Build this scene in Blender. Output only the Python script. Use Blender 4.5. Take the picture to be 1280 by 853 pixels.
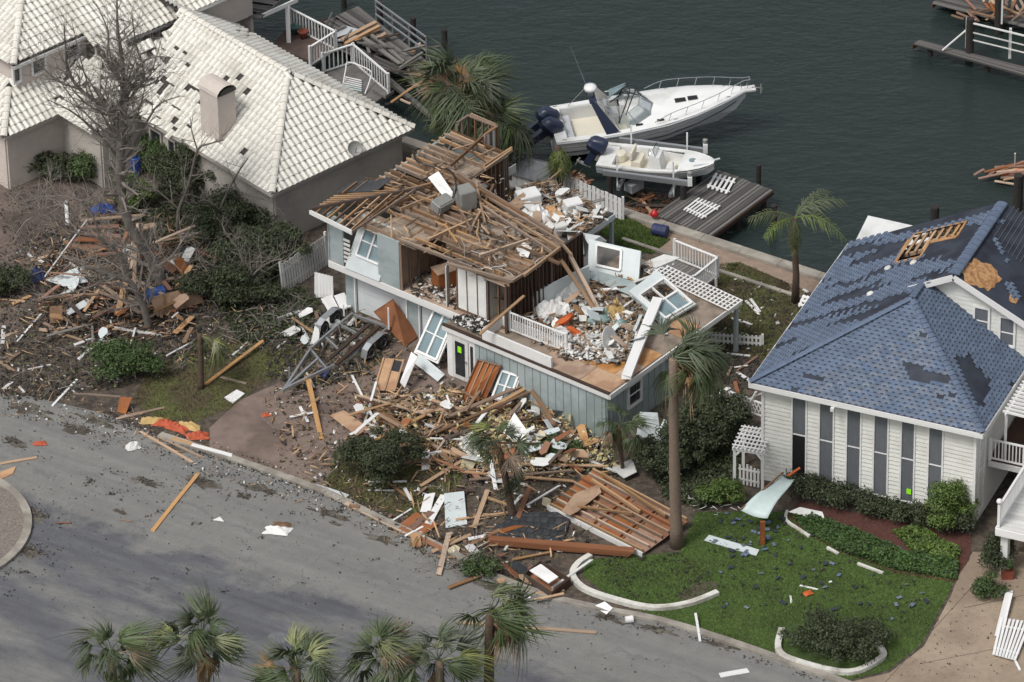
import bpy, bmesh, math, random
import numpy as np
from mathutils import Vector, Matrix, noise
random.seed(7); NR = np.random.RandomState(7)
V = Vector; Z = V((0, 0, 1)); R = math.radians
S = bpy.context.scene
for o in list(bpy.data.objects): bpy.data.objects.remove(o)
C = S.collection

# ------------------------------------------------ camera
FPX, TH, DIST, ROLL = 7315.0, R(33), 252.0, R(-1.2)
fw = V((0, math.cos(TH), -math.sin(TH))); R0 = V((1, 0, 0)); U0 = V((0, math.sin(TH), math.cos(TH)))
cR = R0*math.cos(ROLL) + U0*math.sin(ROLL); cU = U0*math.cos(ROLL) - R0*math.sin(ROLL)
CAM = fw*(-DIST)
cd = bpy.data.cameras.new('camera'); co = bpy.data.objects.new('camera', cd); C.objects.link(co)
cd.sensor_width = 36; cd.lens = 36*FPX/1280; cd.clip_start = 1; cd.clip_end = 6000
m = Matrix((cR, cU, -fw)).transposed().to_4x4(); m.translation = CAM; co.matrix_world = m
S.camera = co
S.render.resolution_x, S.render.resolution_y = 1024, 682

# ------------------------------------------------ sky, sun, exposure (bright overcast)
SUN_EL, SUN_AZ = 56, 228
w = bpy.data.worlds.new('World'); S.world = w; w.use_nodes = True
nt = w.node_tree; bg = nt.nodes['Background']
sky = nt.nodes.new('ShaderNodeTexSky'); sky.sky_type = 'NISHITA'; sky.sun_disc = False
sky.sun_elevation = R(SUN_EL); sky.sun_rotation = R(SUN_AZ)
sky.air_density = 1.0; sky.dust_density = 4.0; sky.ozone_density = 1.0
hs = nt.nodes.new('ShaderNodeHueSaturation'); hs.inputs['Saturation'].default_value = 0.25
nt.links.new(sky.outputs[0], hs.inputs['Color']); nt.links.new(hs.outputs[0], bg.inputs[0])
bg.inputs[1].default_value = 0.105
sd = bpy.data.lights.new('sun', 'SUN'); sd.energy = 1.5; sd.angle = R(16); sd.color = (1, 0.97, 0.92)
so = bpy.data.objects.new('sun', sd); C.objects.link(so)
sv = V((math.sin(R(SUN_AZ))*math.cos(R(SUN_EL)), math.cos(R(SUN_AZ))*math.cos(R(SUN_EL)), math.sin(R(SUN_EL))))
so.rotation_euler = (-sv).to_track_quat('-Z', 'Y').to_euler(); so.location = (0, 0, 90)
S.view_settings.view_transform = 'Standard'; S.view_settings.look = 'None'
S.view_settings.gamma = 1; S.view_settings.use_curve_mapping = False
S.view_settings.exposure = 0.30

# ------------------------------------------------ pixel <-> place helpers
def G(px, py, z=0.0):
    """the point of height z seen at photo pixel (px, py)"""
    d = fw + cR*((px-640)/FPX) + cU*((426.5-py)/FPX)
    return CAM + d*((z-CAM.z)/d.z)
def GY(px, py, y):
    d = fw + cR*((px-640)/FPX) + cU*((426.5-py)/FPX)
    return CAM + d*((y-CAM.y)/d.y)
def pix(p):
    v = V(p)-CAM; k = v.dot(fw)
    return 640+FPX*v.dot(cR)/k, 426.5-FPX*v.dot(cU)/k
class Frame:
    def __init__(s, o, e, z):
        s.o = G(*o, z); d = G(*e, z)-s.o; d.z = 0; s.L = d.length; s.a = d/s.L; s.b = V((-s.a.y, s.a.x, 0))
    def p(s, t, v, z): q = s.o+s.a*t+s.b*v; return V((q.x, q.y, z))
    def tv(s, px, py, z): d = G(px, py, z)-s.o; return d.dot(s.a), d.dot(s.b)
def inpoly(x, y, P):
    r = False; j = len(P)-1
    for i in range(len(P)):
        xi, yi = P[i][0], P[i][1]; xj, yj = P[j][0], P[j][1]
        if (yi > y) != (yj > y) and x < (xj-xi)*(y-yi)/(yj-yi)+xi: r = not r
        j = i
    return r
def scatter(poly, n, rnd=random):
    xs = [p[0] for p in poly]; ys = [p[1] for p in poly]; out = []
    while len(out) < n:
        x = rnd.uniform(min(xs), max(xs)); y = rnd.uniform(min(ys), max(ys))
        if inpoly(x, y, poly): out.append((x, y))
    return out
def nz(x, y, s=1.0, seed=0.0): return noise.noise(V((x*s+seed*17.3, y*s-seed*9.1, seed*3.7)))

# ------------------------------------------------ materials
MATS = {}
def M(name, col, rough=0.8, var=0.25, scale=3.0, bump=0.0, bscale=30.0, rand=0.0, island=0.0, col2=None, c2scale=0.5, c2pos=(0.45, 0.6),
      metal=0.0, spec=None, world=False, stretch=None, trans=0.0, alpha=None):
    if name in MATS: return MATS[name]
    mt = bpy.data.materials.new(name); mt.use_nodes = True; n = mt.node_tree; N = n.nodes; L = n.links
    b = N['Principled BSDF']; b.inputs['Roughness'].default_value = rough; b.inputs['Metallic'].default_value = metal
    if spec is not None: b.inputs['Specular IOR Level'].default_value = spec
    if trans: b.inputs['Transmission Weight'].default_value = trans
    tc = N.new('ShaderNodeTexCoord'); src = tc.outputs['Object']
    if world: src = N.new('ShaderNodeNewGeometry').outputs['Position']
    if stretch:
        mp = N.new('ShaderNodeMapping'); mp.inputs['Scale'].default_value = stretch[:3]
        if len(stretch) > 3: mp.inputs['Rotation'].default_value = (0, 0, stretch[3])
        L.new(src, mp.inputs[0]); src = mp.outputs[0]
    no = N.new('ShaderNodeTexNoise'); no.inputs['Scale'].default_value = scale; no.inputs['Detail'].default_value = 6; no.inputs['Roughness'].default_value = 0.65
    L.new(src, no.inputs['Vector'])
    mr = N.new('ShaderNodeMapRange'); mr.inputs[1].default_value = 0.3; mr.inputs[2].default_value = 0.7
    mr.inputs[3].default_value = 1-var; mr.inputs[4].default_value = 1+var; L.new(no.outputs['Fac'], mr.inputs[0])
    c = N.new('ShaderNodeRGB'); c.outputs[0].default_value = (*col, 1); out = c.outputs[0]
    if col2:
        n2 = N.new('ShaderNodeTexNoise'); n2.inputs['Scale'].default_value = c2scale; n2.inputs['Detail'].default_value = 5; L.new(src, n2.inputs['Vector'])
        r2 = N.new('ShaderNodeMapRange'); r2.inputs[1].default_value = c2pos[0]; r2.inputs[2].default_value = c2pos[1]; L.new(n2.outputs['Fac'], r2.inputs[0])
        mx = N.new('ShaderNodeMix'); mx.data_type = 'RGBA'; mx.inputs['B'].default_value = (*col2, 1)
        L.new(r2.outputs[0], mx.inputs['Factor']); L.new(out, mx.inputs['A']); out = mx.outputs['Result']
    hv = N.new('ShaderNodeHueSaturation'); L.new(out, hv.inputs['Color']); val = mr.outputs[0]
    if rand or island:
        s2 = N.new('ShaderNodeNewGeometry').outputs['Random Per Island'] if island else N.new('ShaderNodeObjectInfo').outputs['Random']
        k = island or rand
        m2 = N.new('ShaderNodeMapRange'); m2.inputs[3].default_value = 1-k; m2.inputs[4].default_value = 1+k; L.new(s2, m2.inputs[0])
        mu = N.new('ShaderNodeMath'); mu.operation = 'MULTIPLY'; L.new(val, mu.inputs[0]); L.new(m2.outputs[0], mu.inputs[1]); val = mu.outputs[0]
        if rand > .15:                     # some pieces greyer, some warmer
            wn = N.new('ShaderNodeTexWhiteNoise'); wn.noise_dimensions = '1D'; L.new(s2, wn.inputs['W']); m3 = N.new('ShaderNodeMapRange'); m3.inputs[3].default_value = .6; m3.inputs[4].default_value = 1.15; L.new(wn.outputs['Value'], m3.inputs[0]); L.new(m3.outputs[0], hv.inputs['Saturation'])
    L.new(val, hv.inputs['Value']); L.new(hv.outputs[0], b.inputs['Base Color'])
    if bump:
        nb = N.new('ShaderNodeTexNoise'); nb.inputs['Scale'].default_value = bscale; nb.inputs['Detail'].default_value = 4; L.new(src, nb.inputs['Vector'])
        bp = N.new('ShaderNodeBump'); bp.inputs['Strength'].default_value = bump; bp.inputs['Distance'].default_value = 0.05
        L.new(nb.outputs['Fac'], bp.inputs['Height']); L.new(bp.outputs[0], b.inputs['Normal'])
    MATS[name] = mt; return mt
def sr(r, g, b):
    f = lambda c: ((c/255+0.055)/1.055)**2.4 if c > 10 else c/3294.6
    return (f(r), f(g), f(b))
# timber
M('wood_tan', sr(174, 138, 100), 0.8, 0.22, 2, 0.25, 8, rand=0.3, col2=sr(142, 118, 94), c2scale=0.8)
M('wood_joist', sr(174, 141, 108), 0.85, 0.25, 2.5, 0.2, 8, rand=0.25, col2=sr(126, 102, 82), c2scale=1.0)
M('wood_brown', sr(120, 94, 72), 0.85, 0.3, 2, 0.2, 8, rand=0.35)
M('wood_red', sr(134, 88, 60), 0.8, 0.25, 1.6, 0.2, 10, rand=0.25)
M('wood_dark', sr(74, 54, 42), 0.9, 0.3, 2, 0.2, 8, rand=0.35)
M('wood_grey', sr(112, 108, 104), 0.9, 0.3, 2, 0.25, 8, rand=0.3)
M('wood_dock', sr(92, 89, 86), 0.75, 0.35, 2, 0.25, 8, rand=0.6)
M('plywood', sr(180, 142, 104), 0.8, 0.18, 1.3, 0.15, 12, rand=0.2, col2=sr(152, 112, 78), c2scale=0.9)
M('osb', sr(184, 142, 98), 0.85, 0.3, 9, 0.2, 20, col2=sr(150, 108, 70), c2scale=5)
# painted
M('white_paint', (0.74, 0.74, 0.73), 0.55, 0.08, 1.5, 0.05, 8, rand=0.07)
M('white_old', (0.6, 0.6, 0.58), 0.7, 0.14, 2, 0.1, 8, rand=0.12)
M('blue_siding', sr(156, 167, 168), 0.65, 0.12, 1.2, 0.08, 6, rand=0.05, col2=sr(134, 146, 146), c2scale=0.7)
M('pale_blue', sr(196, 204, 205), 0.6, 0.08, 1.2, 0.05, 6, rand=0.06)
M('drywall', (0.68, 0.68, 0.66), 0.9, 0.1, 2, 0.1, 9, rand=0.15)
M('ceiling_back', sr(150, 136, 122), 0.95, 0.25, 3.2, 0.2, 9, rand=0.15, col2=sr(118, 105, 93), c2scale=1.6)
M('insulation', sr(186, 174, 140), 0.95, 0.25, 5, 0.5, 12, rand=0.2)
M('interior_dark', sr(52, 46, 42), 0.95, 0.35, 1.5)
M('lap_siding', sr(218, 218, 212), 0.6, 0.06, 1.2, 0.04, 12, col2=sr(206, 205, 198), c2scale=0.7)
M('stucco', sr(176, 170, 162), 0.95, 0.1, 1.5, 0.25, 60, col2=sr(160, 154, 148), c2scale=0.4)
M('stucco_pink', sr(198, 188, 180), 0.95, 0.08, 1.5, 0.25, 60)
M('garage_door', sr(206, 210, 212), 0.6, 0.05, 1.2)
M('glass_dark', (0.025, 0.03, 0.035), 0.12, 0.3, 1, spec=0.6)
M('glass_blind', sr(104, 107, 112), 0.22, 0.2, 0.7, spec=0.5, rand=0.15)
M('glass_blue', sr(120, 140, 146), 0.18, 0.2, 1.0, spec=0.6, rand=0.1)
M('clear_glass', (0.8, 0.86, 0.86), 0.04, 0.03, 1, trans=1.0, spec=0.5)
# roofs
M('roof_tile', sr(226, 224, 216), 0.75, 0.10, 3, 0.15, 20, rand=0.07, col2=sr(206, 203, 193), c2scale=0.8)
M('roof_tiles', sr(226, 224, 216), 0.75, 0.10, 3, 0.15, 20, island=0.07, col2=sr(206, 203, 193), c2scale=0.8)
M('tile_shade_grime', sr(186, 182, 174), 0.95, 0.2, 3)  # butt faces coloured darker as shade in hollow tile ends; also dirty pans
M('roof_under', sr(62, 58, 56), 0.95, 0.3, 3)
M('ridge_tile', sr(216, 212, 203), 0.75, 0.1, 3, 0.15, 20, rand=0.08)
M('shingle', sr(95, 109, 130), 0.9, 0.14, 9, 0.4, 60, rand=0.16)
M('shingles', sr(95, 109, 130), 0.9, 0.14, 9, 0.4, 60, island=0.16)
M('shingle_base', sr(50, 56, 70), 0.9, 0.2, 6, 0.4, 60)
M('felt', sr(50, 56, 68), 0.75, 0.25, 1.2, 0.2, 10, col2=sr(36, 40, 52), c2scale=1.0)
M('ridge_blue', sr(93, 106, 127), 0.9, 0.14, 6, 0.3, 50, rand=0.1)
M('black_felt', sr(52, 54, 58), 0.85, 0.3, 2, 0.3, 12, rand=0.3)
M('grey_roofing', sr(104, 106, 110), 0.9, 0.25, 3, 0.3, 20)
# ground
def asphalt():
    mt = bpy.data.materials.new('asphalt'); mt.use_nodes = True; n = mt.node_tree; N = n.nodes; L = n.links; b = N['Principled BSDF']; b.inputs['Roughness'].default_value = .9
    pos = N.new('ShaderNodeNewGeometry').outputs['Position']
    p0, p1 = G(90, 640), G(480, 770); d = (p1-p0).normalized(); ang = math.atan2(d.y, d.x)
    mp = N.new('ShaderNodeMapping'); mp.vector_type = 'TEXTURE'; mp.inputs['Location'].default_value = p0; mp.inputs['Rotation'].default_value = (0, 0, ang); L.new(pos, mp.inputs[0])   # x along the street, y across
    def nse(vec, sc, det=5, ro=.6, scale=None):
        if scale: m2 = N.new('ShaderNodeMapping'); m2.inputs['Scale'].default_value = scale; L.new(vec, m2.inputs[0]); vec = m2.outputs[0]
        t = N.new('ShaderNodeTexNoise'); t.inputs['Scale'].default_value = sc; t.inputs['Detail'].default_value = det; t.inputs['Roughness'].default_value = ro; L.new(vec, t.inputs['Vector']); return t.outputs['Fac']
    def mr(v, a, b_, c=0., d_=1.):
        m = N.new('ShaderNodeMapRange'); m.inputs[1].default_value = a; m.inputs[2].default_value = b_; m.inputs[3].default_value = c; m.inputs[4].default_value = d_; L.new(v, m.inputs[0]); return m.outputs[0]
    def mth(op, a, c):
        m = N.new('ShaderNodeMath'); m.operation = op
        for k, v in ((0, a), (1, c)):
            if hasattr(v, 'links') or hasattr(v, 'is_linked'): L.new(v, m.inputs[k])
            else: m.inputs[k].default_value = v
        return m.outputs[0]
    def mix(f, a, c):
        m = N.new('ShaderNodeMix'); m.data_type = 'RGBA'; L.new(f, m.inputs['Factor'])
        for k, v in (('A', a), ('B', c)):
            if isinstance(v, tuple): m.inputs[k].default_value = (*v, 1)
            else: L.new(v, m.inputs[k])
        return m.outputs['Result']
    sx = N.new('ShaderNodeSeparateXYZ'); L.new(mp.outputs[0], sx.inputs[0]); y = sx.outputs['Y']
    wob = mr(nse(mp.outputs[0], .35), .3, .7, -1.2, 1.2); yy = mth('ADD', y, wob)
    lane = mr(yy, -.5, .3, 1., 0.)
    patch = mr(nse(mp.outputs[0], .22, 6, .68, (.6, 1.4, 1)), .36, .54)
    streak = mr(nse(mp.outputs[0], .9, 5, .6, (.12, 1.6, 1)), .35, .7)
    base = mix(streak, sr(127, 126, 122), sr(111, 111, 110)); old = mix(streak, sr(98, 99, 103), sr(79, 80, 86))
    col = mix(mth('MULTIPLY', lane, patch), base, old)
    yl = mr(mth('ABSOLUTE', mth('ADD', yy, -2.4), 0.), .0, .28, .45, 0.); yl2 = mr(mth('ABSOLUTE', mth('ADD', yy, -.2), 0.), .0, .2, .5, 0.)
    brk = mr(nse(mp.outputs[0], .5, 3), .42, .6); col = mix(mth('MULTIPLY', mth('MAXIMUM', yl, yl2), brk), col, sr(88, 89, 94))
    vo = N.new('ShaderNodeTexVoronoi'); vo.feature = 'DISTANCE_TO_EDGE'; vo.inputs['Scale'].default_value = .28
    wv = N.new('ShaderNodeVectorMath'); wv.operation = 'ADD'; L.new(mp.outputs[0], wv.inputs[0]); tn = N.new('ShaderNodeTexNoise'); tn.inputs['Scale'].default_value = 1.2; tn.inputs['Detail'].default_value = 5; L.new(mp.outputs[0], tn.inputs['Vector']); L.new(tn.outputs['Color'], wv.inputs[1]); L.new(wv.outputs[0], vo.inputs['Vector'])
    crack = mth('MULTIPLY', mr(vo.outputs['Distance'], .0, .006, .55, 0.), mr(nse(mp.outputs[0], .15, 2), .5, .58)); col = mix(crack, col, sr(70, 70, 72))
    fine = mr(nse(pos, 14, 4, .8), .3, .7, .84, 1.14); mid = mr(nse(pos, 1.6, 5, .7), .3, .7, .9, 1.08)
    hv = N.new('ShaderNodeHueSaturation'); L.new(col, hv.inputs['Color']); L.new(mth('MULTIPLY', fine, mid), hv.inputs['Value']); L.new(hv.outputs[0], b.inputs['Base Color'])
    bp = N.new('ShaderNodeBump'); bp.inputs['Strength'].default_value = .35; bp.inputs['Distance'].default_value = .03; L.new(nse(pos, 40, 3), bp.inputs['Height']); L.new(bp.outputs[0], b.inputs['Normal'])
    MATS['asphalt'] = mt
asphalt()
M('dirt', sr(88, 78, 68), 0.95, 0.4, 5, 0.9, 14, col2=sr(66, 59, 53), c2scale=2.2, world=True)
M('brick_drive', sr(124, 108, 99), 0.9, 0.16, 2.5, 0.4, 30, col2=sr(104, 90, 82), c2scale=0.5, world=True)
M('drive_brown', sr(110, 96, 88), 0.92, 0.2, 1.5, 0.4, 30, col2=sr(84, 74, 66), c2scale=0.4, world=True)
M('aggregate', sr(156, 140, 122), 0.9, 0.12, 4, 0.3, 60, col2=sr(138, 122, 106), c2scale=0.35, world=True)
M('concrete', sr(158, 152, 142), 0.9, 0.16, 2, 0.3, 30, col2=sr(132, 126, 118), c2scale=0.8, world=True)
M('white_kerb', sr(208, 206, 199), 0.85, 0.14, 3, 0.3, 20, col2=sr(160, 154, 144), c2scale=1.3, c2pos=(.5, .7))
M('lawn', sr(72, 96, 42), 0.95, 0.3, 5, 0.8, 40, col2=sr(60, 78, 34), c2scale=0.6, world=True)
M('lawn_dry', sr(92, 94, 56), 0.95, 0.35, 3, 0.8, 40, col2=sr(86, 76, 58), c2scale=0.7, c2pos=(0.42, 0.55), world=True)
M('grass', sr(84, 104, 50), 0.9, 0.25, 1.5, island=0.4, col2=sr(96, 112, 56), c2scale=0.5, c2pos=(.5, .68), world=True)
M('grass_dry', sr(96, 102, 58), 0.9, 0.25, 1.0, island=0.45, col2=sr(88, 80, 54), c2scale=0.6, world=True)
M('mulch', sr(86, 53, 45), 0.95, 0.3, 6, 0.9, 30, world=True)
M('gravel', sr(126, 118, 110), 0.95, 0.4, 9, 0.9, 25, world=True)
M('brick_path', sr(142, 124, 110), 0.9, 0.2, 3, 0.4, 20, world=True)
# plants
M('leaf', sr(62, 80, 40), 0.7, 0.25, 1.2, island=0.55)
M('leaf_dark', sr(54, 63, 38), 0.7, 0.25, 1.2, island=0.6)
M('leaf_bright', sr(78, 98, 40), 0.65, 0.25, 1.2, island=0.5)
M('leaf_bed', sr(58, 82, 36), 0.7, 0.25, 1.2, island=0.55)
M('palm', sr(84, 97, 60), 0.6, 0.25, 1.2, rand=0.35, col2=sr(66, 80, 48), c2scale=1.2)
M('palm_light', sr(122, 128, 76), 0.6, 0.2, 1.2, rand=0.2)
M('palm_feather', sr(98, 112, 54), 0.6, 0.2, 1.0, rand=0.25)
M('palm_dead', sr(128, 104, 76), 0.85, 0.3, 1.5, rand=0.3)
M('palm_trunk', sr(124, 108, 94), 0.95, 0.25, 6, 0.7, 14, stretch=(1, 1, 4))
M('palm_trunk_dark', sr(88, 72, 60), 0.95, 0.3, 6, 0.8, 12, stretch=(1, 1, 4))
M('bark', sr(112, 105, 99), 0.95, 0.3, 3, 0.7, 18)
M('bark_dark', sr(70, 64, 60), 0.95, 0.3, 3, 0.7, 18)
M('twig', sr(126, 119, 113), 0.95, 0.2, 2, island=0.3)
M('litter', sr(56, 52, 46), 0.95, 0.3, 3, island=0.6)
M('litter_green', sr(92, 96, 58), 0.95, 0.3, 3, island=0.6)
# boats and metal
M('gelcoat', sr(224, 225, 224), 0.25, 0.05, 1.2, spec=0.5, col2=sr(196, 196, 190), c2scale=0.9, c2pos=(.52, .75))
M('gelcoat_grey', sr(188, 192, 196), 0.35, 0.06, 1.0)
M('cream', sr(214, 208, 192), 0.45, 0.06, 1.2, rand=0.05)
M('navy', sr(44, 52, 74), 0.35, 0.15, 2, spec=0.5)
M('black', (0.015, 0.015, 0.017), 0.4, 0.2, 2)
M('rubber', (0.02, 0.02, 0.02), 0.85, 0.2, 4)
M('alu', sr(184, 187, 190), 0.4, 0.1, 2, metal=0.75, rand=0.08)
M('chrome', sr(205, 207, 210), 0.25, 0.05, 2, metal=0.8)
M('grey_metal', sr(142, 142, 138), 0.55, 0.15, 2, metal=0.2)
M('piling', sr(44, 40, 38), 0.85, 0.3, 3, 0.5, 12)
M('blue_plastic', sr(38, 72, 142), 0.4, 0.15, 2)
M('blue_navy', sr(42, 52, 88), 0.6, 0.2, 2)
M('red_plastic', sr(176, 32, 38), 0.4, 0.1, 2)
M('orange', sr(190, 92, 40), 0.7, 0.2, 2, 0.2, 10)
M('orange_red', sr(176, 84, 56), 0.8, 0.25, 3)
M('teal', sr(140, 164, 160), 0.85, 0.12, 2)
M('yellow', sr(188, 160, 106), 0.85, 0.2, 3)
M('lime', sr(150, 240, 40), 0.6, 0.05, 2)
M('terracotta', sr(128, 66, 50), 0.8, 0.2, 3)
M('green_pot', sr(70, 104, 98), 0.5, 0.15, 3)
M('cable', (0.02, 0.02, 0.02), 0.6, 0.1, 2)
M('teal_metal', sr(190, 206, 204), 0.5, 0.08, 2)
# water
wm = bpy.data.materials.new('water'); wm.use_nodes = True; n = wm.node_tree; b = n.nodes['Principled BSDF']
b.inputs['Base Color'].default_value = (*sr(38, 48, 46), 1); b.inputs['Roughness'].default_value = 0.12; b.inputs['IOR'].default_value = 1.33
geo = n.nodes.new('ShaderNodeNewGeometry'); last = None
for sc, st, dist, rot in ((0.55, 0.35, 0.25, 0.5), (2.2, 0.45, 0.10, -0.3), (6.0, 0.35, 0.04, 0.3)):
    mp = n.nodes.new('ShaderNodeMapping'); mp.inputs['Scale'].default_value = (1, 2.0, 1); mp.inputs['Rotation'].default_value = (0, 0, rot)
    n.links.new(geo.outputs['Position'], mp.inputs[0])
    t = n.nodes.new('ShaderNodeTexNoise'); t.inputs['Scale'].default_value = sc; t.inputs['Detail'].default_value = 4; n.links.new(mp.outputs[0], t.inputs['Vector'])
    bp = n.nodes.new('ShaderNodeBump'); bp.inputs['Strength'].default_value = st; bp.inputs['Distance'].default_value = dist
    n.links.new(t.outputs['Fac'], bp.inputs['Height'])
    if last: n.links.new(last, bp.inputs['Normal'])
    last = bp.outputs[0]
n.links.new(last, b.inputs['Normal']); MATS['water'] = wm
mp = n.nodes.new('ShaderNodeMapping'); mp.inputs['Scale'].default_value = (.05, .16, 1); mp.inputs['Rotation'].default_value = (0, 0, .25); n.links.new(geo.outputs['Position'], mp.inputs[0])
t = n.nodes.new('ShaderNodeTexNoise'); t.inputs['Scale'].default_value = 1; t.inputs['Detail'].default_value = 5; n.links.new(mp.outputs[0], t.inputs['Vector'])
r_ = n.nodes.new('ShaderNodeMapRange'); r_.inputs[1].default_value = .35; r_.inputs[2].default_value = .65; r_.inputs[3].default_value = .08; r_.inputs[4].default_value = .24; n.links.new(t.outputs['Fac'], r_.inputs[0]); n.links.new(r_.outputs[0], b.inputs['Roughness'])

# ------------------------------------------------ objects
WM = {}                                   # world matrix of every parent
def _link(o, name, parent, Mw, label=None, cat=None, group=None, kind=None, local=False):
    C.objects.link(o)
    if parent is not None:
        o.parent = parent
        if local: o.matrix_local = Mw; WM[o] = WM[parent] @ Mw
        else: o.matrix_local = WM[parent].inverted() @ Mw; WM[o] = Mw
    else:
        o.matrix_world = Mw; WM[o] = Mw
    if label: o['label'] = label
    if cat: o['category'] = cat
    if group: o['group'] = group
    if kind: o['kind'] = kind
    return o
def thing(name, label, cat, loc=(0, 0, 0), rz=0.0, group=None, rot=None):
    o = bpy.data.objects.new(name, None); o.empty_display_size = 0.3
    Mw = Matrix.Translation(V(loc)) @ (rot.to_4x4() if rot else Matrix.Rotation(rz, 4, 'Z'))
    return _link(o, name, None, Mw, label, cat, group)
class MB:
    def __init__(s): s.v = []; s.f = []; s.mi = []; s.cur = 0
    def add(s, vs, fs):
        k = len(s.v); s.v += [tuple(p) for p in vs]; s.f += [tuple(i+k for i in f) for f in fs]; s.mi += [s.cur]*len(fs)
    def beam(s, p0, p1, w, h, up=Z):
        p0 = V(p0); p1 = V(p1); x = (p1-p0).normalized(); y = V(up).cross(x)
        if y.length < 1e-4: y = V((0, 1, 0)).cross(x)
        if y.length < 1e-4: y = V((1, 0, 0)).cross(x)
        y.normalize(); z = x.cross(y); y = y*(w/2); z = z*(h/2)
        s.add([p0-y-z, p0+y-z, p0+y+z, p0-y+z, p1-y-z, p1+y-z, p1+y+z, p1-y+z],
              [(0, 3, 2, 1), (4, 5, 6, 7), (0, 1, 5, 4), (1, 2, 6, 5), (2, 3, 7, 6), (3, 0, 4, 7)])
    def box(s, x0, x1, y0, y1, z0, z1):
        s.add([(x0, y0, z0), (x1, y0, z0), (x1, y1, z0), (x0, y1, z0), (x0, y0, z1), (x1, y0, z1), (x1, y1, z1), (x0, y1, z1)],
              [(0, 3, 2, 1), (4, 5, 6, 7), (0, 1, 5, 4), (1, 2, 6, 5), (2, 3, 7, 6), (3, 0, 4, 7)])
    def prism(s, pts, n, h):
        """polygon pts extruded by vector n*h"""
        pts = [V(p) for p in pts]; k = len(pts); d = V(n)*h
        s.add(pts+[p+d for p in pts], [tuple(range(k-1, -1, -1)), tuple(range(k, 2*k))]+[(i, (i+1) % k, k+(i+1) % k, k+i) for i in range(k)])
    def tube(s, pts, rad, seg=6, cap=True):
        pts = [V(p) for p in pts]; n = len(pts)
        if not isinstance(rad, (list, tuple)): rad = [rad]*n
        vs = []; fs = []; ref = None
        for i, p in enumerate(pts):
            d = (pts[min(i+1, n-1)]-pts[max(i-1, 0)]).normalized()
            if ref is None: ref = d.orthogonal().normalized()
            ref = (ref-d*ref.dot(d)); ref = ref.normalized() if ref.length > 1e-4 else d.orthogonal().normalized()
            q = d.cross(ref)
            for j in range(seg):
                a = 2*math.pi*j/seg; vs.append(p+(ref*math.cos(a)+q*math.sin(a))*rad[i])
        for i in range(n-1):
            for j in range(seg):
                j2 = (j+1) % seg; fs.append((i*seg+j, i*seg+j2, (i+1)*seg+j2, (i+1)*seg+j))
        if cap: fs += [tuple(range(seg-1, -1, -1)), tuple(range((n-1)*seg, n*seg))]
        s.add(vs, fs)
    def lathe(s, prof, c=(0, 0, 0), seg=14, axis=Z):
        axis = V(axis).normalized(); x = axis.orthogonal().normalized(); y = axis.cross(x); c = V(c); vs = []; fs = []
        for r, h in prof:
            for j in range(seg):
                a = 2*math.pi*j/seg; vs.append(c+axis*h+(x*math.cos(a)+y*math.sin(a))*r)
        for i in range(len(prof)-1):
            for j in range(seg):
                j2 = (j+1) % seg; fs.append((i*seg+j, i*seg+j2, (i+1)*seg+j2, (i+1)*seg+j))
        fs += [tuple(range(seg-1, -1, -1)), tuple(range((len(prof)-1)*seg, len(prof)*seg))]
        s.add(vs, fs)
    def build(s, name, mat, parent=None, label=None, cat=None, group=None, kind=None, smooth=False, local=False, origin=None, fixn=False):
        me = bpy.data.meshes.new(name)
        if local: o3 = V((0, 0, 0))
        else:
            a = np.array(s.v); o3 = V(origin) if origin else V(((a[:, 0].min()+a[:, 0].max())/2, (a[:, 1].min()+a[:, 1].max())/2, a[:, 2].min()))
        me.from_pydata([(p[0]-o3.x, p[1]-o3.y, p[2]-o3.z) for p in s.v], [], s.f)
        for mm in (mat if isinstance(mat, (list, tuple)) else [mat]): me.materials.append(MATS[mm])
        if isinstance(mat, (list, tuple)): me.polygons.foreach_set('material_index', s.mi)
        if smooth: me.polygons.foreach_set('use_smooth', [True]*len(me.polygons))
        if fixn:
            bm = bmesh.new(); bm.from_mesh(me); bmesh.ops.recalc_face_normals(bm, faces=bm.faces); bm.to_mesh(me); bm.free()
        me.update()
        return _link(bpy.data.objects.new(name, me), name, parent, Matrix.Translation(o3), label, cat, group, kind, local)
UNIT = {}
def unit(mat, rough=0.0, var=0):
    k = (mat, rough, var)
    if k not in UNIT:
        b = MB(); b.box(-.5, .5, -.5, .5, -.5, .5)
        if rough:                       # splintered ends and a slight bow
            rr = random.Random(var+3); vs = []
            for i in range(5):
                x = -.5+i/4
                for (y, z) in ((-.5, -.5), (.5, -.5), (.5, .5), (-.5, .5)):
                    e = rr.uniform(-rough, rough)*0.12 if i in (0, 4) else 0
                    vs.append((x+e, y+0.35*rough*math.sin(x*3+var), z+0.5*rough*math.cos(x*3.1+var*2)))
            fs = [(0, 3, 2, 1), (16, 17, 18, 19)]+[(i*4+j, i*4+(j+1) % 4, i*4+4+(j+1) % 4, i*4+4+j) for i in range(4) for j in range(4)]
            b.v = vs; b.f = fs
        me = bpy.data.meshes.new('piece_'+mat); me.from_pydata(b.v, [], b.f); me.materials.append(MATS[mat]); UNIT[k] = me
    return UNIT[k]
def beamM(p0, p1, w, h, up=Z):
    p0 = V(p0); p1 = V(p1); x = p1-p0; L = max(x.length, 1e-4); x = x/L; y = V(up).cross(x)
    if y.length < 1e-3: y = V((0, 1, 0)).cross(x)
    y.normalize(); z = x.cross(y)
    m = Matrix((x*L, y*w, z*h)).transposed().to_4x4(); m.translation = (p0+p1)/2; return m
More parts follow.
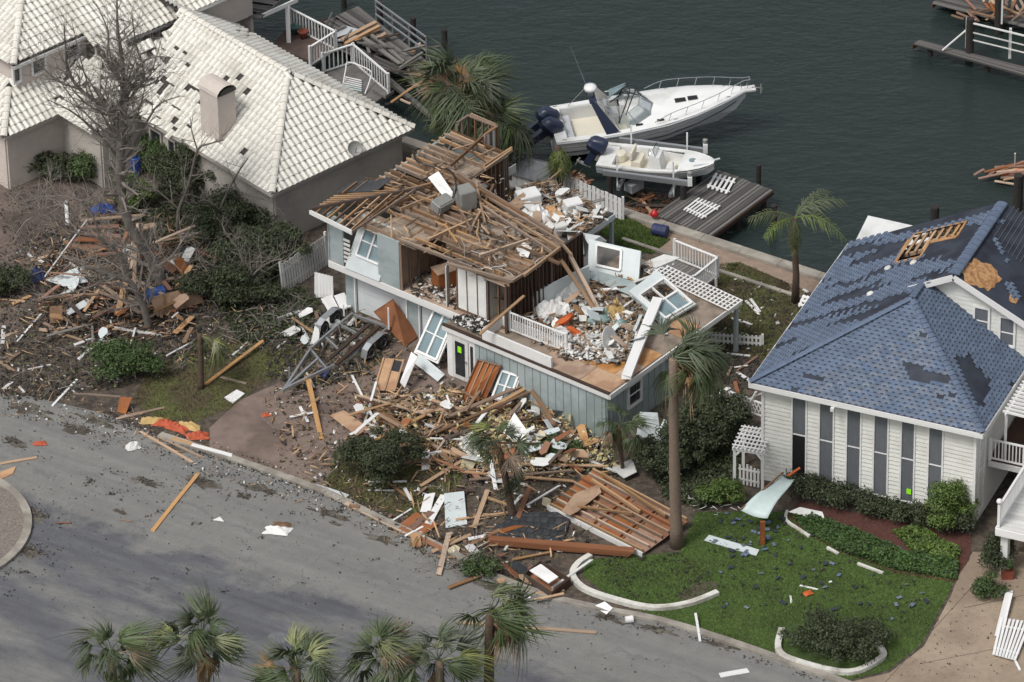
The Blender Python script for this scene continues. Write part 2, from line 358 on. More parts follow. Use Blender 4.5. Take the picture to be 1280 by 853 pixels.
def beam(name, mat, p0, p1, w, h, parent=None, up=Z, label=None, cat=None, group=None, local=False, rough=0.0):
    o = bpy.data.objects.new(name, unit(mat, rough, random.randrange(4) if rough else 0))
    return _link(o, name, parent, beamM(p0, p1, w, h, up), label, cat, group, None, local)
def poly(name, mat, pts, z, kind='structure', **k):
    b = MB(); b.add([G(x, y, z) for x, y in pts], [tuple(range(len(pts)))])
    bm = bmesh.new(); vs = [bm.verts.new(p) for p in b.v]; f = bm.faces.new(vs); bm.normal_update()
    if f.normal.z < 0: bmesh.ops.reverse_faces(bm, faces=[f])
    bmesh.ops.triangulate(bm, faces=list(bm.faces))
    c = sum((V(p) for p in b.v), V())/len(b.v)
    for v in bm.verts: v.co -= c
    me = bpy.data.meshes.new(name); bm.to_mesh(me); bm.free(); me.materials.append(MATS[mat])
    return _link(bpy.data.objects.new(name, me), name, k.get('parent'), Matrix.Translation(c), k.get('label'), k.get('cat'), k.get('group'), kind)
def smoothpath(pts, n=6, closed=False):
    out = []; k = len(pts)
    for i in range(k if closed else k-1):
        g = lambda j: V(pts[j % k]) if closed else V(pts[max(0, min(k-1, j))])
        a, b_, c, d = g(i-1), g(i), g(i+1), g(i+2)
        for j in range(n):
            t = j/n; out.append(0.5*((2*b_)+(c-a)*t+(2*a-5*b_+4*c-d)*t*t+(3*b_-a-3*c+d)*t**3))
    if not closed: out.append(V(pts[-1]))
    return out
def ribbon(name, mat, pts, w, z0, z1, closed=False, kind='structure', **k):
    """kerb-like strip along 3-D points"""
    b = MB(); n = len(pts); L = []
    for i, p in enumerate(pts):
        a = pts[(i-1) % n] if closed else pts[max(i-1, 0)]; c = pts[(i+1) % n] if closed else pts[min(i+1, n-1)]
        d = (V(c)-V(a)); d.z = 0; d.normalize(); s = V((-d.y, d.x, 0))*w/2; q = V((p[0], p[1], 0))
        L.append([q-s+Z*z0, q+s+Z*z0, q+s+Z*z1, q-s+Z*z1])
    vs = [p for q in L for p in q]; fs = []
    for i in range(n if closed else n-1):
        j = (i+1) % n
        for e in range(4): fs.append((i*4+e, j*4+e, j*4+(e+1) % 4, i*4+(e+1) % 4))
    if not closed: fs += [(0, 1, 2, 3), tuple((n-1)*4+e for e in (3, 2, 1, 0))]
    b.add(vs, fs)
    return b.build(name, mat, k.get('parent'), k.get('label'), k.get('cat'), k.get('group'), kind, fixn=True)
def npmesh(name, verts, faces, mat, parent=None, label=None, cat=None, group=None, kind=None):
    """verts (n,3) array, faces (m,k) array; origin at the middle"""
    c = verts.mean(0); c[2] = verts[:, 2].min(); me = bpy.data.meshes.new(name); vv = verts-c
    k = faces.shape[1]; m_ = len(faces)
    me.vertices.add(len(vv)); me.vertices.foreach_set('co', vv.astype(np.float32).ravel())
    me.loops.add(m_*k); me.loops.foreach_set('vertex_index', faces.astype(np.int32).ravel())
    me.polygons.add(m_); me.polygons.foreach_set('loop_start', np.arange(0, m_*k, k, dtype=np.int32)); 
    me.update(calc_edges=True); me.materials.append(MATS[mat])
    return _link(bpy.data.objects.new(name, me), name, parent, Matrix.Translation(V(c)), label, cat, group, kind)
# ================================================================ SETTING
FA = Frame((340, 243), (185, 150), 3.0)     # white tiled house: t to the back left, v towards the street
FB = Frame((412, 325), (757, 469), 2.6)     # wrecked house: t to the right, v to the canal
FC = Frame((937, 478), (1228, 542), 5.0)    # blue roofed house
WATER_Z = -1.1
sw0 = G(880, 298); swd = (G(1024, 345)-sw0).normalized(); swn = V((-swd.y, swd.x, 0))
if swn.y < 0: swn = -swn
def SW(s, off=0.0, z=0.0): q = sw0+swd*s+swn*off; return V((q.x, q.y, z))
b = MB(); pts = [SW(-400), SW(400), SW(400, -900), SW(-400, -900)]
b.add(pts, [(0, 3, 2, 1)] if (pts[1]-pts[0]).cross(pts[2]-pts[0]).z < 0 else [(0, 1, 2, 3)])
b.build('ground', 'dirt', kind='structure')
b = MB(); b.add([(-2500, -900, WATER_Z), (2500, -900, WATER_Z), (2500, 4000, WATER_Z), (-2500, 4000, WATER_Z)], [(0, 1, 2, 3)])
b.build('water', 'water', kind='structure')
t = thing('seawall', 'long concrete seawall with a pale cap along the canal edge', 'seawall', SW(0, 0, -2))
b = MB(); b.prism([SW(-120, -0.25, -2.2), SW(120, -0.25, -2.2), SW(120, 0.12, -2.2), SW(-120, 0.12, -2.2)], Z, 2.2); b.build('wall', 'concrete', t, fixn=True)
for i in range(60):
    s0 = -60+i*2.0; beam('cap', 'concrete', SW(s0+.01, -.12, .08), SW(s0+1.99, -.12, .08), .52, .15, t)
b = MB(); b.add([SW(-3, -1.9, .012), SW(14, -1.9, .012), SW(14, -.4, .012), SW(-3, -.4, .012)], [(0, 1, 2, 3)]); b.build('path', 'brick_path', kind='structure')
beam('path_edging', 'concrete', SW(-3, -2.0, .05), SW(14, -2.0, .05), .18, .1).__setitem__('kind', 'structure')

kerb_px = [(-60, 486), (40, 496), (130, 517), (200, 545), (300, 578), (400, 614), (480, 652), (560, 690), (620, 722), (690, 748), (760, 764), (830, 778), (920, 806), (1010, 838), (1090, 868), (1180, 905)]
street = kerb_px + [(1500, 1030), (1500, 1240), (300, 925), (-200, 890), (-900, 900), (-900, 420), (-300, 470)]
poly('street', 'asphalt', street, 0.004)
poly('grass_verge', 'lawn', [(-900, 904), (-200, 894), (300, 929), (1500, 1244), (1500, 1500), (-900, 1500)], 0.012)
ribbon('kerb', 'concrete', smoothpath([G(x, y) for x, y in kerb_px if x >= 190], 5), 0.32, 0, 0.12)
# traffic island
ic = G(-100, 662); irad = 4.45
ring = [ic+V((math.cos(a), math.sin(a), 0))*irad for a in [2*math.pi*i/48 for i in range(48)]]
ribbon('island_kerb', 'concrete', ring, 0.34, 0, 0.15, closed=True)
b = MB(); b.add([V((p.x, p.y, .09)) for p in ring], [tuple(range(48))]); b.build('gravel_island', 'gravel', kind='structure')
# yards and drives
poly('brick_driveway', 'brick_drive', [(262, 560), (262, 535), (300, 500), (345, 480), (400, 440), (436, 388), (560, 432), (600, 480), (560, 500), (470, 520), (430, 560), (418, 612), (330, 585)], .008)
poly('white_house_driveway', 'drive_brown', [(-300, 230), (8, 214), (75, 224), (110, 262), (80, 300), (50, 330), (60, 380), (20, 430), (-300, 440)], .008)
poly('street_grass', 'lawn_dry', [(165, 500), (185, 462), (235, 440), (300, 425), (350, 425), (380, 445), (330, 480), (285, 512), (245, 527), (195, 525)], .012)
poly('shrub_grass', 'lawn_dry', [(405, 605), (425, 560), (470, 545), (540, 560), (580, 590), (560, 640), (500, 645), (450, 628)], .012)
lawnA = [(836, 776), (905, 798), (1010, 834), (1062, 850), (1110, 838), (1152, 806), (1186, 742), (1196, 716), (1100, 690), (1010, 645), (985, 640), (900, 640), (870, 640), (850, 690), (730, 700), (728, 720), (770, 752)]
poly('front_lawn', 'lawn', lawnA, .012)
poly('bare_patch', 'dirt', [(846, 748), (852, 738), (872, 728), (896, 726), (898, 740), (880, 746), (860, 752)], .016)
poly('planting_bed', 'mulch', [(985, 645), (1000, 625), (1100, 648), (1215, 668), (1212, 700), (1192, 728), (1120, 716), (1050, 690), (1008, 668)], .016)
poly('concrete_driveway', 'aggregate', [(1066, 852), (1112, 841), (1155, 808), (1189, 744), (1199, 718), (1216, 690), (1280, 690), (1700, 780), (1700, 1000), (1300, 945), (1180, 903), (1090, 866)], .016)
poly('canal_lawn', 'lawn', [(748, 292), (778, 268), (838, 300), (815, 318), (780, 310)], .012)
poly('side_lawn', 'lawn_dry', [(900, 330), (925, 328), (1015, 367), (1055, 390), (990, 430), (950, 450), (905, 440), (880, 400)], .012)
for a_, c_ in (((1102, 858), (1214, 735)), ((1150, 830), (1300, 800)), ((1205, 760), (1300, 740))): beam('expansion_joint', 'drive_brown', G(*a_, .018), G(*c_, .018), .03, .006).__setitem__('kind', 'structure')

def blades(name, polys, n, mat, label, hmin, hmax, z=.012, holes=()):
    """short grass: one thin triangle per blade"""
    rr = random.Random(len(name)+n); pts = []
    for pl in polys:
        for q in scatter(pl, n, rr):
            if not any(inpoly(q[0], q[1], h) for h in holes): pts.append(G(q[0], q[1], z))
    p = np.array([tuple(q) for q in pts]); k = len(p)
    a = NR.rand(k)*6.283; h = hmin+NR.rand(k)*(hmax-hmin); wd = .012+.012*NR.rand(k)
    dx = np.stack([np.cos(a), np.sin(a), 0*a], 1)*wd[:, None]
    tip = np.stack([NR.randn(k)*.03, NR.randn(k)*.03, h], 1)
    v = np.stack([p-dx, p+dx, p+tip], 1).reshape(-1, 3); f = np.arange(3*k).reshape(-1, 3)
    return npmesh(name, v, f, mat, label=label, cat='grass', kind='stuff')
ring_px = [(995, 778), (977, 789), (973, 815), (995, 829), (1060, 843), (1101, 826), (1102, 815), (1092, 801), (1050, 778)]
blades('lawn_grass', [lawnA], 60000, 'grass', 'short mown grass of the green front lawn', .03, .065, holes=[ring_px])
blades('canal_grass', [[(748, 292), (778, 268), (838, 300), (815, 318), (780, 310)]], 9000, 'grass', 'grass patch by the canal behind the wrecked house', .05, .11)
blades('side_grass', [[(900, 330), (925, 328), (1015, 367), (1055, 390), (990, 430), (950, 450), (905, 440), (880, 400)]], 14000, 'grass_dry', 'thin patchy grass between the wreck and the blue roofed house', .04, .10)
blades('yard_grass', [[(165, 500), (185, 462), (235, 440), (300, 425), (350, 425), (380, 445), (330, 480), (285, 512), (245, 527), (195, 525)], [(405, 605), (425, 560), (470, 545), (540, 560), (580, 590), (560, 640), (500, 645), (450, 628)]], 9000, 'grass_dry', 'patchy grass strewn with leaves beside the street', .04, .11)
# white edgings
t = ribbon('lawn_edging', 'white_kerb', smoothpath([G(x, y) for x, y in ((738, 697), (722, 708), (716, 722), (730, 738), (765, 751), (815, 762), (860, 757), (897, 743))], 6), .25, 0, .18, kind=None,
           label='white painted curved concrete edging beside the fallen roof section', cat='edging')
ribbon('bed_edging', 'white_kerb', smoothpath([G(x, y) for x, y in ring_px[1:8]]+[G(1094, 803)], 5), .25, 0, .18, kind=None,
       label='white concrete edging around the round shrub bed', cat='edging')
for q, lb in (([(984, 640), (983, 652), (1000, 664), (1012, 672)], 'white concrete edging strip near the bent awning'), ([(1034, 686), (1048, 694)], 'short white edging piece on the lawn edge'), ([(1072, 706), (1104, 718)], 'straight thin white edging strip at the planting bed')):
    ribbon('bed_edging', 'white_kerb', smoothpath([G(x, y) for x, y in q], 4), .12, 0, .1, kind=None, label=lb, cat='edging')
b = MB(); b.lathe([(.42, 0), (.42, .008), (.36, .01), (.35, .004), (.33, .004), (.32, .009)], G(347, 798, .004), 24); b.build('manhole_cover', 'grey_roofing', None, 'round dark manhole cover in the street', 'manhole')

# ================================================================ roofs made of pieces
def planepts(pts3):
    n = (pts3[1]-pts3[0]).cross(pts3[2]-pts3[0]).normalized()
    return n if n.z > 0 else -n
def slope_sites(pts3, u, ex, wd, stagger=0.0, jit=0.0, keep=None, seed=0):
    """piece sites on a roof slope: list of matrices (x = along eave, y = up the slope, z = out)"""
    n = planepts(pts3); u = (u-n*u.dot(n)).normalized(); w_ = n.cross(u).normalized()
    if w_.z < 0: w_ = -w_; 
    if u.cross(w_).dot(n) < 0: u = -u
    o = min(pts3, key=lambda p: p.z); P2 = [((p-o).dot(u), (p-o).dot(w_)) for p in pts3]
    x0 = min(p[0] for p in P2); x1 = max(p[0] for p in P2); y1 = max(p[1] for p in P2); out = []; rr = random.Random(seed)
    r = 0
    while r*ex < y1:
        y = r*ex; c = int((x0)/wd)-1
        while c*wd < x1:
            x = c*wd+(stagger*wd if r % 2 else 0)+wd/2
            if inpoly(x, y+ex*.5, P2) and (keep is None or keep(x, y, r, c, o+u*x+w_*y)):
                p = o+u*x+w_*y+n*.012
                a = rr.uniform(-jit, jit); uu = (u+w_*a).normalized(); ww = (w_-u*a).normalized()
                mm = Matrix((uu, ww, n)).transposed().to_4x4(); mm.translation = p; out.append(mm)
            c += 1
        r += 1
    return out
def slope_deck(parent, name, pts3, mat, drop=.0, thick=.06):
    n = planepts(pts3); b = MB(); b.prism([p-n*(drop+thick) for p in pts3], n, thick); return b.build(name, mat, parent, fixn=True)
def put_pieces(parent, name, stuffname, pv, pf, sites, mat1, mat2, n_ind=300, dark=None, dmat=None):
    sites = sorted(sites, key=lambda m_: (m_.translation-CAM).length)
    me = bpy.data.meshes.new(name); me.from_pydata(pv, [], pf); me.materials.append(MATS[mat1])
    if dark: me.materials.append(MATS[dmat]); me.polygons.foreach_set('material_index', [1 if i in dark else 0 for i in range(len(pf))])
    for m_ in sites[:n_ind]: _link(bpy.data.objects.new(name, me), name, parent, m_)
    rest = sites[n_ind:]
    if rest:
        b = MB()
        for m_ in rest:
            b.add([m_ @ V(p) for p in pv], pf)
            if dark: b.mi[-len(pf):] = [1 if i in dark else 0 for i in range(len(pf))]
        b.build(stuffname, [mat2, dmat] if dark else mat2, parent, kind='stuff')
# barrel tile profile
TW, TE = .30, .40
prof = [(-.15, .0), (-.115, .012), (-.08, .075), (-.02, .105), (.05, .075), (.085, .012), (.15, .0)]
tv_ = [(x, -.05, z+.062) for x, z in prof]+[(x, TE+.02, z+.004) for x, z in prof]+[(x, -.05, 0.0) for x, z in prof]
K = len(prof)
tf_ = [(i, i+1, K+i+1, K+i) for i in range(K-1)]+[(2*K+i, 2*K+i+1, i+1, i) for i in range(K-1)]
def ridge_caps(parent, name, mat, p0, p1, r, step, flat=False):
    p0 = V(p0); p1 = V(p1); d = p1-p0; n = max(1, int(d.length/step)); d.normalize(); s = Z.cross(d).normalized(); u = d.cross(s)
    key = (name, mat, r, step)
    if key not in UNIT:
        b = MB(); k = 7; vs = []; L = step*1.12
        for e, rr, lift in ((0, r, .035), (1, r*.9, 0.0)):
            for j in range(k):
                a = math.pi*j/(k-1); vs.append((e*L, math.cos(a)*rr, math.sin(a)*rr*(.35 if flat else .75)+lift))
        b.add(vs, [(j, j+1, k+j+1, k+j) for j in range(k-1)]+[tuple(range(k-1, -1, -1)), tuple(range(k, 2*k))])
        me = bpy.data.meshes.new(name); me.from_pydata(b.v, [], b.f); me.materials.append(MATS[mat]); UNIT[key] = me
    for i in range(n):
        mm = Matrix((d, s, u)).transposed().to_4x4(); mm.translation = p0+d*(i*step)+u*.02
        _link(bpy.data.objects.new(name, UNIT[key]), name, parent, mm)

def window(parent, p0, p1, z0, z1, nrm, frame='white_paint', glass='glass_dark', fw_=.09, rails=(0.5,), muls=(), depth=.10):
    """window in a vertical wall between floor points p0, p1; nrm points outwards"""
    p0 = V(p0); p1 = V(p1); d = (p1-p0).normalized(); n = V(nrm).normalized()
    f = MB()
    at = lambda s, z, o=0: V((p0.x+d.x*s+n.x*o, p0.y+d.y*s+n.y*o, z))
    L = (p1-p0).length; o = .03
    f.beam(at(-fw_/2, z0-fw_, o), at(-fw_/2, z1+fw_, o), depth, fw_, up=d); f.beam(at(L+fw_/2, z0-fw_, o), at(L+fw_/2, z1+fw_, o), depth, fw_, up=d)
    f.beam(at(0, z0-fw_/2, o), at(L, z0-fw_/2, o), depth+.03, fw_, up=Z); f.beam(at(0, z1+fw_/2, o), at(L, z1+fw_/2, o), depth, fw_, up=Z)
    w_ = f.build('window', frame, parent)
    zs = [z0]+[z0+(z1-z0)*r for r in rails]+[z1]
    for r in rails: beam('sash', frame, at(0, z0+(z1-z0)*r, .0), at(L, z0+(z1-z0)*r, .0), .05, .05, w_)
    for i in range(len(zs)-1):
        beam('pane', glass, at(L/2, zs[i]+.025, -.01), at(L/2, zs[i+1]-.025, -.01), L, .02, w_, up=n)
    return w_
def wall(parent, name, mat, p0, p1, z0, z1, th=.15, n=None):
    b = MB(); p0 = V(p0); p1 = V(p1); b.beam(V((p0.x, p0.y, (z0+z1)/2)), V((p1.x, p1.y, (z0+z1)/2)), th, z1-z0); return b.build(name, mat, parent)
def lap_wall(parent, p0, p1, zfun0, zfun1, nrm, mat='lap_siding', lap=.2):
    """horizontal lap boards on a wall face between p0 and p1; zfun(s) gives bottom/top along s"""
    p0 = V(p0); p1 = V(p1); d = (p1-p0); L = d.length; d.normalize(); n = V(nrm).normalized(); b = MB(); z = zfun0
    while z < zfun1-.01:
        z2 = min(z+lap, zfun1)
        A = lambda s, zz, o: V((p0.x+d.x*s+n.x*o, p0.y+d.y*s+n.y*o, zz))
        b.add([A(0, z, .045), A(L, z, .045), A(L, z2, .006), A(0, z2, .006), A(0, z, .0), A(L, z, .0)], [(0, 1, 2, 3), (4, 5, 1, 0)])
        z = z2
    return b.build('siding', mat, parent, kind='stuff')

# ================================================================ WHITE TILED HOUSE
hA = thing('white_tiled_house', 'large white house with barrel tile roofs and stucco walls behind the bare tree', 'house', FA.p(6, -4, 0))
pa = FA.p
EZ = 3.0
mainfront = [pa(0, 0, EZ), pa(9.15, 0, EZ), pa(11.4, -4.13, 5.9), pa(3.7, -4.13, 5.9)]
mainend = [pa(0, 0, EZ), pa(3.7, -4.13, 5.9), pa(0, -8.2, EZ)]
mainrear = [pa(0, -8.2, EZ), pa(3.7, -4.13, 5.9), pa(15, -4.13, 5.9), pa(15, -8.2, EZ)]
lowleft = [pa(11.9, 5.7, EZ), pa(11.9, 2.6, EZ), pa(13.7, .8, 4.35), pa(13.7, 3.9, 4.35)]
lowend = [pa(11.9, 5.7, EZ), pa(13.7, 3.9, 4.35), pa(20, 3.9, 4.35), pa(20, 5.7, EZ)]
bay1 = [pa(11.9, 2.6, EZ), pa(9.5, 2.5, EZ), pa(12.2, -.1, 4.75), pa(13.7, .8, 4.35)]
bay2 = [pa(9.5, 2.5, EZ), pa(9.15, 0, EZ), pa(11.0, -3.4, 5.2), pa(12.2, -.1, 4.75)]
upfront = [pa(13.0, 4.1, 5.6), pa(13.0, 0, 5.6), pa(12.2, -.1, 5.12), pa(12.1, -9.5, 5.06), pa(20, -9.5, 9.8), pa(20, -2.9, 9.8)]
upend = [pa(13.0, 4.1, 5.6), pa(20, -2.9, 9.8), pa(26, 4.1, 5.6)]
roofA = MB(); nA = V((0, 0, 1)); roofA.prism([p-Z*.1 for p in mainend], Z, .04); rA = roofA.build('roof', 'roof_under', hA)
sites = []; vis = []
def missA(x, y, r, c, p):
    px, py = pix(p); q = nz(p.x, p.y, .9, 2)
    # bands where tiles came off along the valleys, plus isolated gaps
    if inpoly(px, py, [(150, 130), (185, 165), (215, 60), (200, 45)]) and random.random() < .14: return False
    if inpoly(px, py, [(185, 70), (240, 80), (225, 160), (190, 160)]) and random.random() < .04: return False
    if inpoly(px, py, [(78, 95), (92, 85), (86, 140), (74, 140)]) and random.random() < .25: return False
    for gx, gy, gr in ((288, 104, 10), (302, 122, 10), (283, 130, 8), (326, 83, 6), (305, 40, 12), (290, 26, 7), (382, 210, 6), (318, 190, 4), (300, 196, 4), (315, 45, 8)):
        if abs(px-gx) < gr and abs(py-gy) < gr*.5 and random.random() < .4: return False
    return random.random() > .002
random.seed(11)
for nm, pl, u in (('front', mainfront, FA.a), ('end', mainend, FA.b), ('rear', mainrear, FA.a), ('low', lowleft, FA.b), ('lowend', lowend, FA.a), ('bay1', bay1, FA.a), ('bay2', bay2, FA.b), ('up', upfront, FA.b), ('upend', upend, FA.a)):
    slope_deck(hA, 'roof_deck', pl, 'roof_under')
    sites += slope_sites(pl, u, TE, TW, 0, .03, missA, seed=len(sites))
front = [s for s in sites if -20 < pix(s.translation)[0] < 1300]
for s in front:                                                # slipped tiles along the stripped valleys
    px, py = pix(s.translation); k_ = 0
    if inpoly(px, py, [(150, 130), (190, 165), (235, 80), (200, 40)]): k_ = .45
    elif inpoly(px, py, [(74, 60), (100, 60), (95, 145), (70, 145)]): k_ = .4
    elif inpoly(px, py, [(200, 90), (260, 130), (240, 185), (190, 160)]): k_ = .2
    if random.random() < k_: s.translation -= s.to_3x3().col[1]*random.uniform(.12, .26); s.translation += s.to_3x3().col[2]*.02
put_pieces(hA, 'tile', 'tiles', tv_, tf_, front, 'roof_tile', 'roof_tiles', 300, set(range(K-1, 2*K-2)) | {0, K-2}, 'tile_shade_grime')
for a_, b_ in ((mainend[0], mainend[1]), (mainend[1], pa(11.4, -4.13, 5.9)), (mainend[2], mainend[1]), (lowleft[0], lowleft[3]), (bay1[1], bay1[2]), (upend[0], upfront[5])):
    ridge_caps(hA, 'ridge_tile', 'ridge_tile', a_+Z*.05, b_+Z*.05, .17, .42)
for i in range(24):                                            # little wires along the rear hip
    q = mainend[2].lerp(mainend[1], (i+.5)/24); beam('ridge_pin', 'grey_metal', q+Z*.15, q+Z*.36, .018, .018, hA)
wall(hA, 'wall', 'stucco', pa(.45, -.45, 0), pa(9.5, -.45, 0), 0, EZ-.05)
wall(hA, 'wall', 'stucco', pa(.45, -.45, 0), pa(.45, -7.8, 0), 0, EZ-.05)
wall(hA, 'wall', 'stucco', pa(.45, -7.8, 0), pa(15, -7.8, 0), 0, EZ-.05)
wall(hA, 'wall', 'stucco', pa(9.5, -.45, 0), pa(9.5, 2.1, 0), 0, EZ-.05)
wall(hA, 'wall', 'stucco', pa(9.5, 2.1, 0), pa(12.3, 2.1, 0), 0, EZ-.05)
wall(hA, 'wall', 'stucco_pink', pa(12.3, 2.1, 0), pa(12.3, 5.3, 0), 0, EZ-.05)
wall(hA, 'wall', 'stucco_pink', pa(12.3, 5.3, 0), pa(22, 5.3, 0), 0, EZ-.05)
wall(hA, 'wall', 'stucco_pink', pa(13.4, 3.7, 0), pa(13.4, -.2, 0), 3.2, 5.75)
wall(hA, 'wall', 'stucco_pink', pa(12.6, -.2, 0), pa(12.6, -9.2, 0), 3.2, 5.2)
wall(hA, 'wall', 'stucco_pink', pa(12.6, -9.2, 0), pa(20, -9.2, 0), 0, 5.2)
wall(hA, 'wall', 'stucco_pink', pa(13.4, 3.7, 0), pa(25, 3.7, 0), 3.2, 5.75)
for t0, t1 in ((8.3, 9.0), (6.2, 6.8), (7.3, 7.7)):
    window(hA, pa(t0, -.36, 0), pa(t1, -.36, 0), .7, 2.3, FA.b, 'stucco', rails=())
for v0, v1 in ((3.15, 2.5), (1.3, .6), (4.2, 3.9)):
    window(hA, pa(13.31, v0-.3, 0), pa(13.31, v1-.3, 0), 4.55, 5.45, -FA.a, 'white_paint', rails=())
for a_, b_ in ((pa(-.02, .03, 0), pa(9.15, .03, 0)), (pa(-.03, 0, 0), pa(-.03, -8.2, 0)), (pa(11.87, 2.6, 0), pa(11.87, 5.7, 0))):
    beam('fascia', 'stucco', V((a_.x, a_.y, EZ-.07)), V((b_.x, b_.y, EZ-.07)), .05, .16, hA)
beam('fascia', 'white_paint', pa(12.97, 4.1, 5.5), pa(12.97, 0, 5.5), .05, .16, hA); beam('fascia', 'white_paint', pa(12.07, -.1, 5.0), pa(12.07, -9.5, 4.98), .05, .16, hA)
# chimney with a barrel top
b = MB(); c0 = pa(4.7, -1.05, 0)
A3 = lambda s, q, z: c0+FA.a*s+FA.b*q+Z*z
x0, x1, y0, y1, zt = -.42, .85, -.5, .5, 5.85
b.prism([A3(x0, y0, 3.3), A3(x1, y0, 3.3), A3(x1, y1, 3.3), A3(x0, y1, 3.3)], Z, zt-3.3); chm = b.build('chimney', 'stucco_pink', hA, fixn=True)
b = MB(); k = 9; vs = []
for e in (x0-.06, x1+.06):
    for j in range(k):
        a = math.pi*j/(k-1); vs.append(A3(e, math.cos(a)*(y1+.06), zt+math.sin(a)*.42))
b.add(vs, [(j, j+1, k+j+1, k+j) for j in range(k-1)]+[(2*k-1, k, 0, k-1)]); b.build('barrel_top', 'stucco_pink', chm, fixn=True)
for e, en in ((x0-.045, x0-.075), (x1+.045, x1+.075)):
    b = MB(); vs = []
    for ee, ri in ((e, 1), (en, 1)):
        for j in range(k):
            a = math.pi*j/(k-1); vs.append(A3(ee, math.cos(a)*(y1-.1)*1, zt+.04+math.sin(a)*.27))
    b.add(vs, [tuple(range(k)), tuple(range(2*k-1, k-1, -1))]+[(j, j+1, k+j+1, k+j) for j in range(k-1)]); b.build('vent_opening', 'black', chm, fixn=True)
# satellite dish on the right eave
d = thing('satellite_dish', 'small grey satellite dish on the eave of the white tiled house', 'dish', pa(.05, -4.7, EZ))
c_ = pa(-.1, -4.7, 3.45); ax = V((.2, -.75, .55)).normalized(); b = MB()
b.lathe([(.02, -.09), (.18, -.06), (.3, .0), (.34, .05), (.33, .055), (.29, .01), (.18, -.045), (.02, -.075)], c_, 16, ax); b.build('reflector', 'grey_metal', d, smooth=True)
beam('mast', 'grey_metal', pa(.05, -4.7, EZ), c_-ax*.08, .05, .05, d); beam('feed_arm', 'grey_metal', c_-ax*.02-Z*.3, c_+ax*.4, .03, .03, d)

# ================================================================ BLUE ROOFED HOUSE
hC = thing('blue_roofed_house', 'pale sided house with blue shingle roof, storm-stripped in patches', 'house', FC.p(5, 5, 0))
pc = FC.p; zE = 5.0; RS = 3.65; RT = 6.85; sl = RS/RT
AP = pc(5.5, 4.1, zE+5.5*sl)
WG = 5.75                                                     # gable wall
left = [pc(0, 0, zE), AP, pc(5.5, WG, zE+5.5*sl), pc(5.5, 5.35, zE+5.5*sl), pc(RT, 5.35, zE+RS), pc(RT, 11.55, zE+RS), pc(0, 11.55, zE)]
left = [pc(0, 0, zE), AP, pc(5.5, 5.35, zE+5.5*sl), pc(RT, 5.35, zE+RS), pc(RT, 11.55, zE+RS), pc(0, 11.55, zE)]
frontC = [pc(0, 0, zE), pc(10.1, 0, zE), AP]
rightC = [pc(10.1, 0, zE), pc(10.1, WG, zE), pc(5.5, WG, zE+5.5*sl), AP]
gabR = [pc(RT, 5.35, zE+RS), pc(14.2, 5.35, zE+RS-(14.2-RT)*.5), pc(14.2, 11.55, zE+RS-(14.2-RT)*.5), pc(RT, 11.55, zE+RS)]
hole_px = [(1117, 330), (1142, 293), (1208, 277), (1196, 296), (1162, 303), (1150, 322)]
def sheet_cells(pts3, cell, hole, name, mat, thick=.05, off=0.0):
    """roof sheathing built of cells so that the storm hole is a real opening"""
    n = planepts(pts3); o = pts3[0]; u = (FC.b-n*FC.b.dot(n)).normalized(); w_ = n.cross(u)
    P2 = [((p-o).dot(u), (p-o).dot(w_)) for p in pts3]; b = MB()
    xs = np.arange(min(p[0] for p in P2), max(p[0] for p in P2), cell); ys = np.arange(min(p[1] for p in P2), max(p[1] for p in P2), cell)
    for x in xs:
        for y in ys:
            c = o+u*(x+cell/2)+w_*(y+cell/2)
            if inpoly(x+cell/2, y+cell/2, P2) and not inpoly(*pix(c), hole):
                q = [o+u*(x+i)+w_*(y+j)+n*off for i, j in ((0, 0), (cell, 0), (cell, cell), (0, cell))]
                b.prism([p-n*thick for p in q], n, thick)
    return b.build(name, mat, hC, fixn=True)
sheet_cells(left, .2, hole_px, 'roof', 'felt')
for pl in (frontC, rightC, gabR): slope_deck(hC, 'roof', pl, 'felt')
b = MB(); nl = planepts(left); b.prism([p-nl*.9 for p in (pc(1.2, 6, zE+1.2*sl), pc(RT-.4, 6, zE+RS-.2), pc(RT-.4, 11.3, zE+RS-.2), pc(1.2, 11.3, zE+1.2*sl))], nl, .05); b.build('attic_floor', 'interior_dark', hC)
for i in range(8):                                            # purlins seen through the hole
    tt = 3.5+i*.36; q0 = pc(tt, 9.0, zE+tt*sl-.10); q1 = pc(tt, 11.5, zE+tt*sl-.10); beam('purlin', 'wood_tan', q0, q1, .10, .09, hC)
for i in range(4):
    vv = 9.2+i*.72; beam('rafter', 'wood_tan', pc(3.2, vv, zE+3.2*sl-.24), pc(RT, vv, zE+RS-.24), .06, .16, hC)
def edge_strip(a, c, w_=.16):                                  # torn bright sheathing edge along the hole
    n = nl; A_ = [GYp(a), GYp(c)]
    beam('torn_edge', 'osb', A_[0]+n*.014, A_[1]+n*.014, w_, .02, hC, up=n)
def GYp(p):                                                    # pixel -> point on the left slope
    d = fw+cR*((p[0]-640)/FPX)+cU*((426.5-p[1])/FPX); return CAM+d*((left[0]-CAM).dot(nl)/d.dot(nl))
for i in range(len(hole_px)): edge_strip(hole_px[i], hole_px[(i+1) % len(hole_px)], .12 if i not in (3, 5, 0) else .24)
random.seed(5)
SHW, SHE = .30, .175
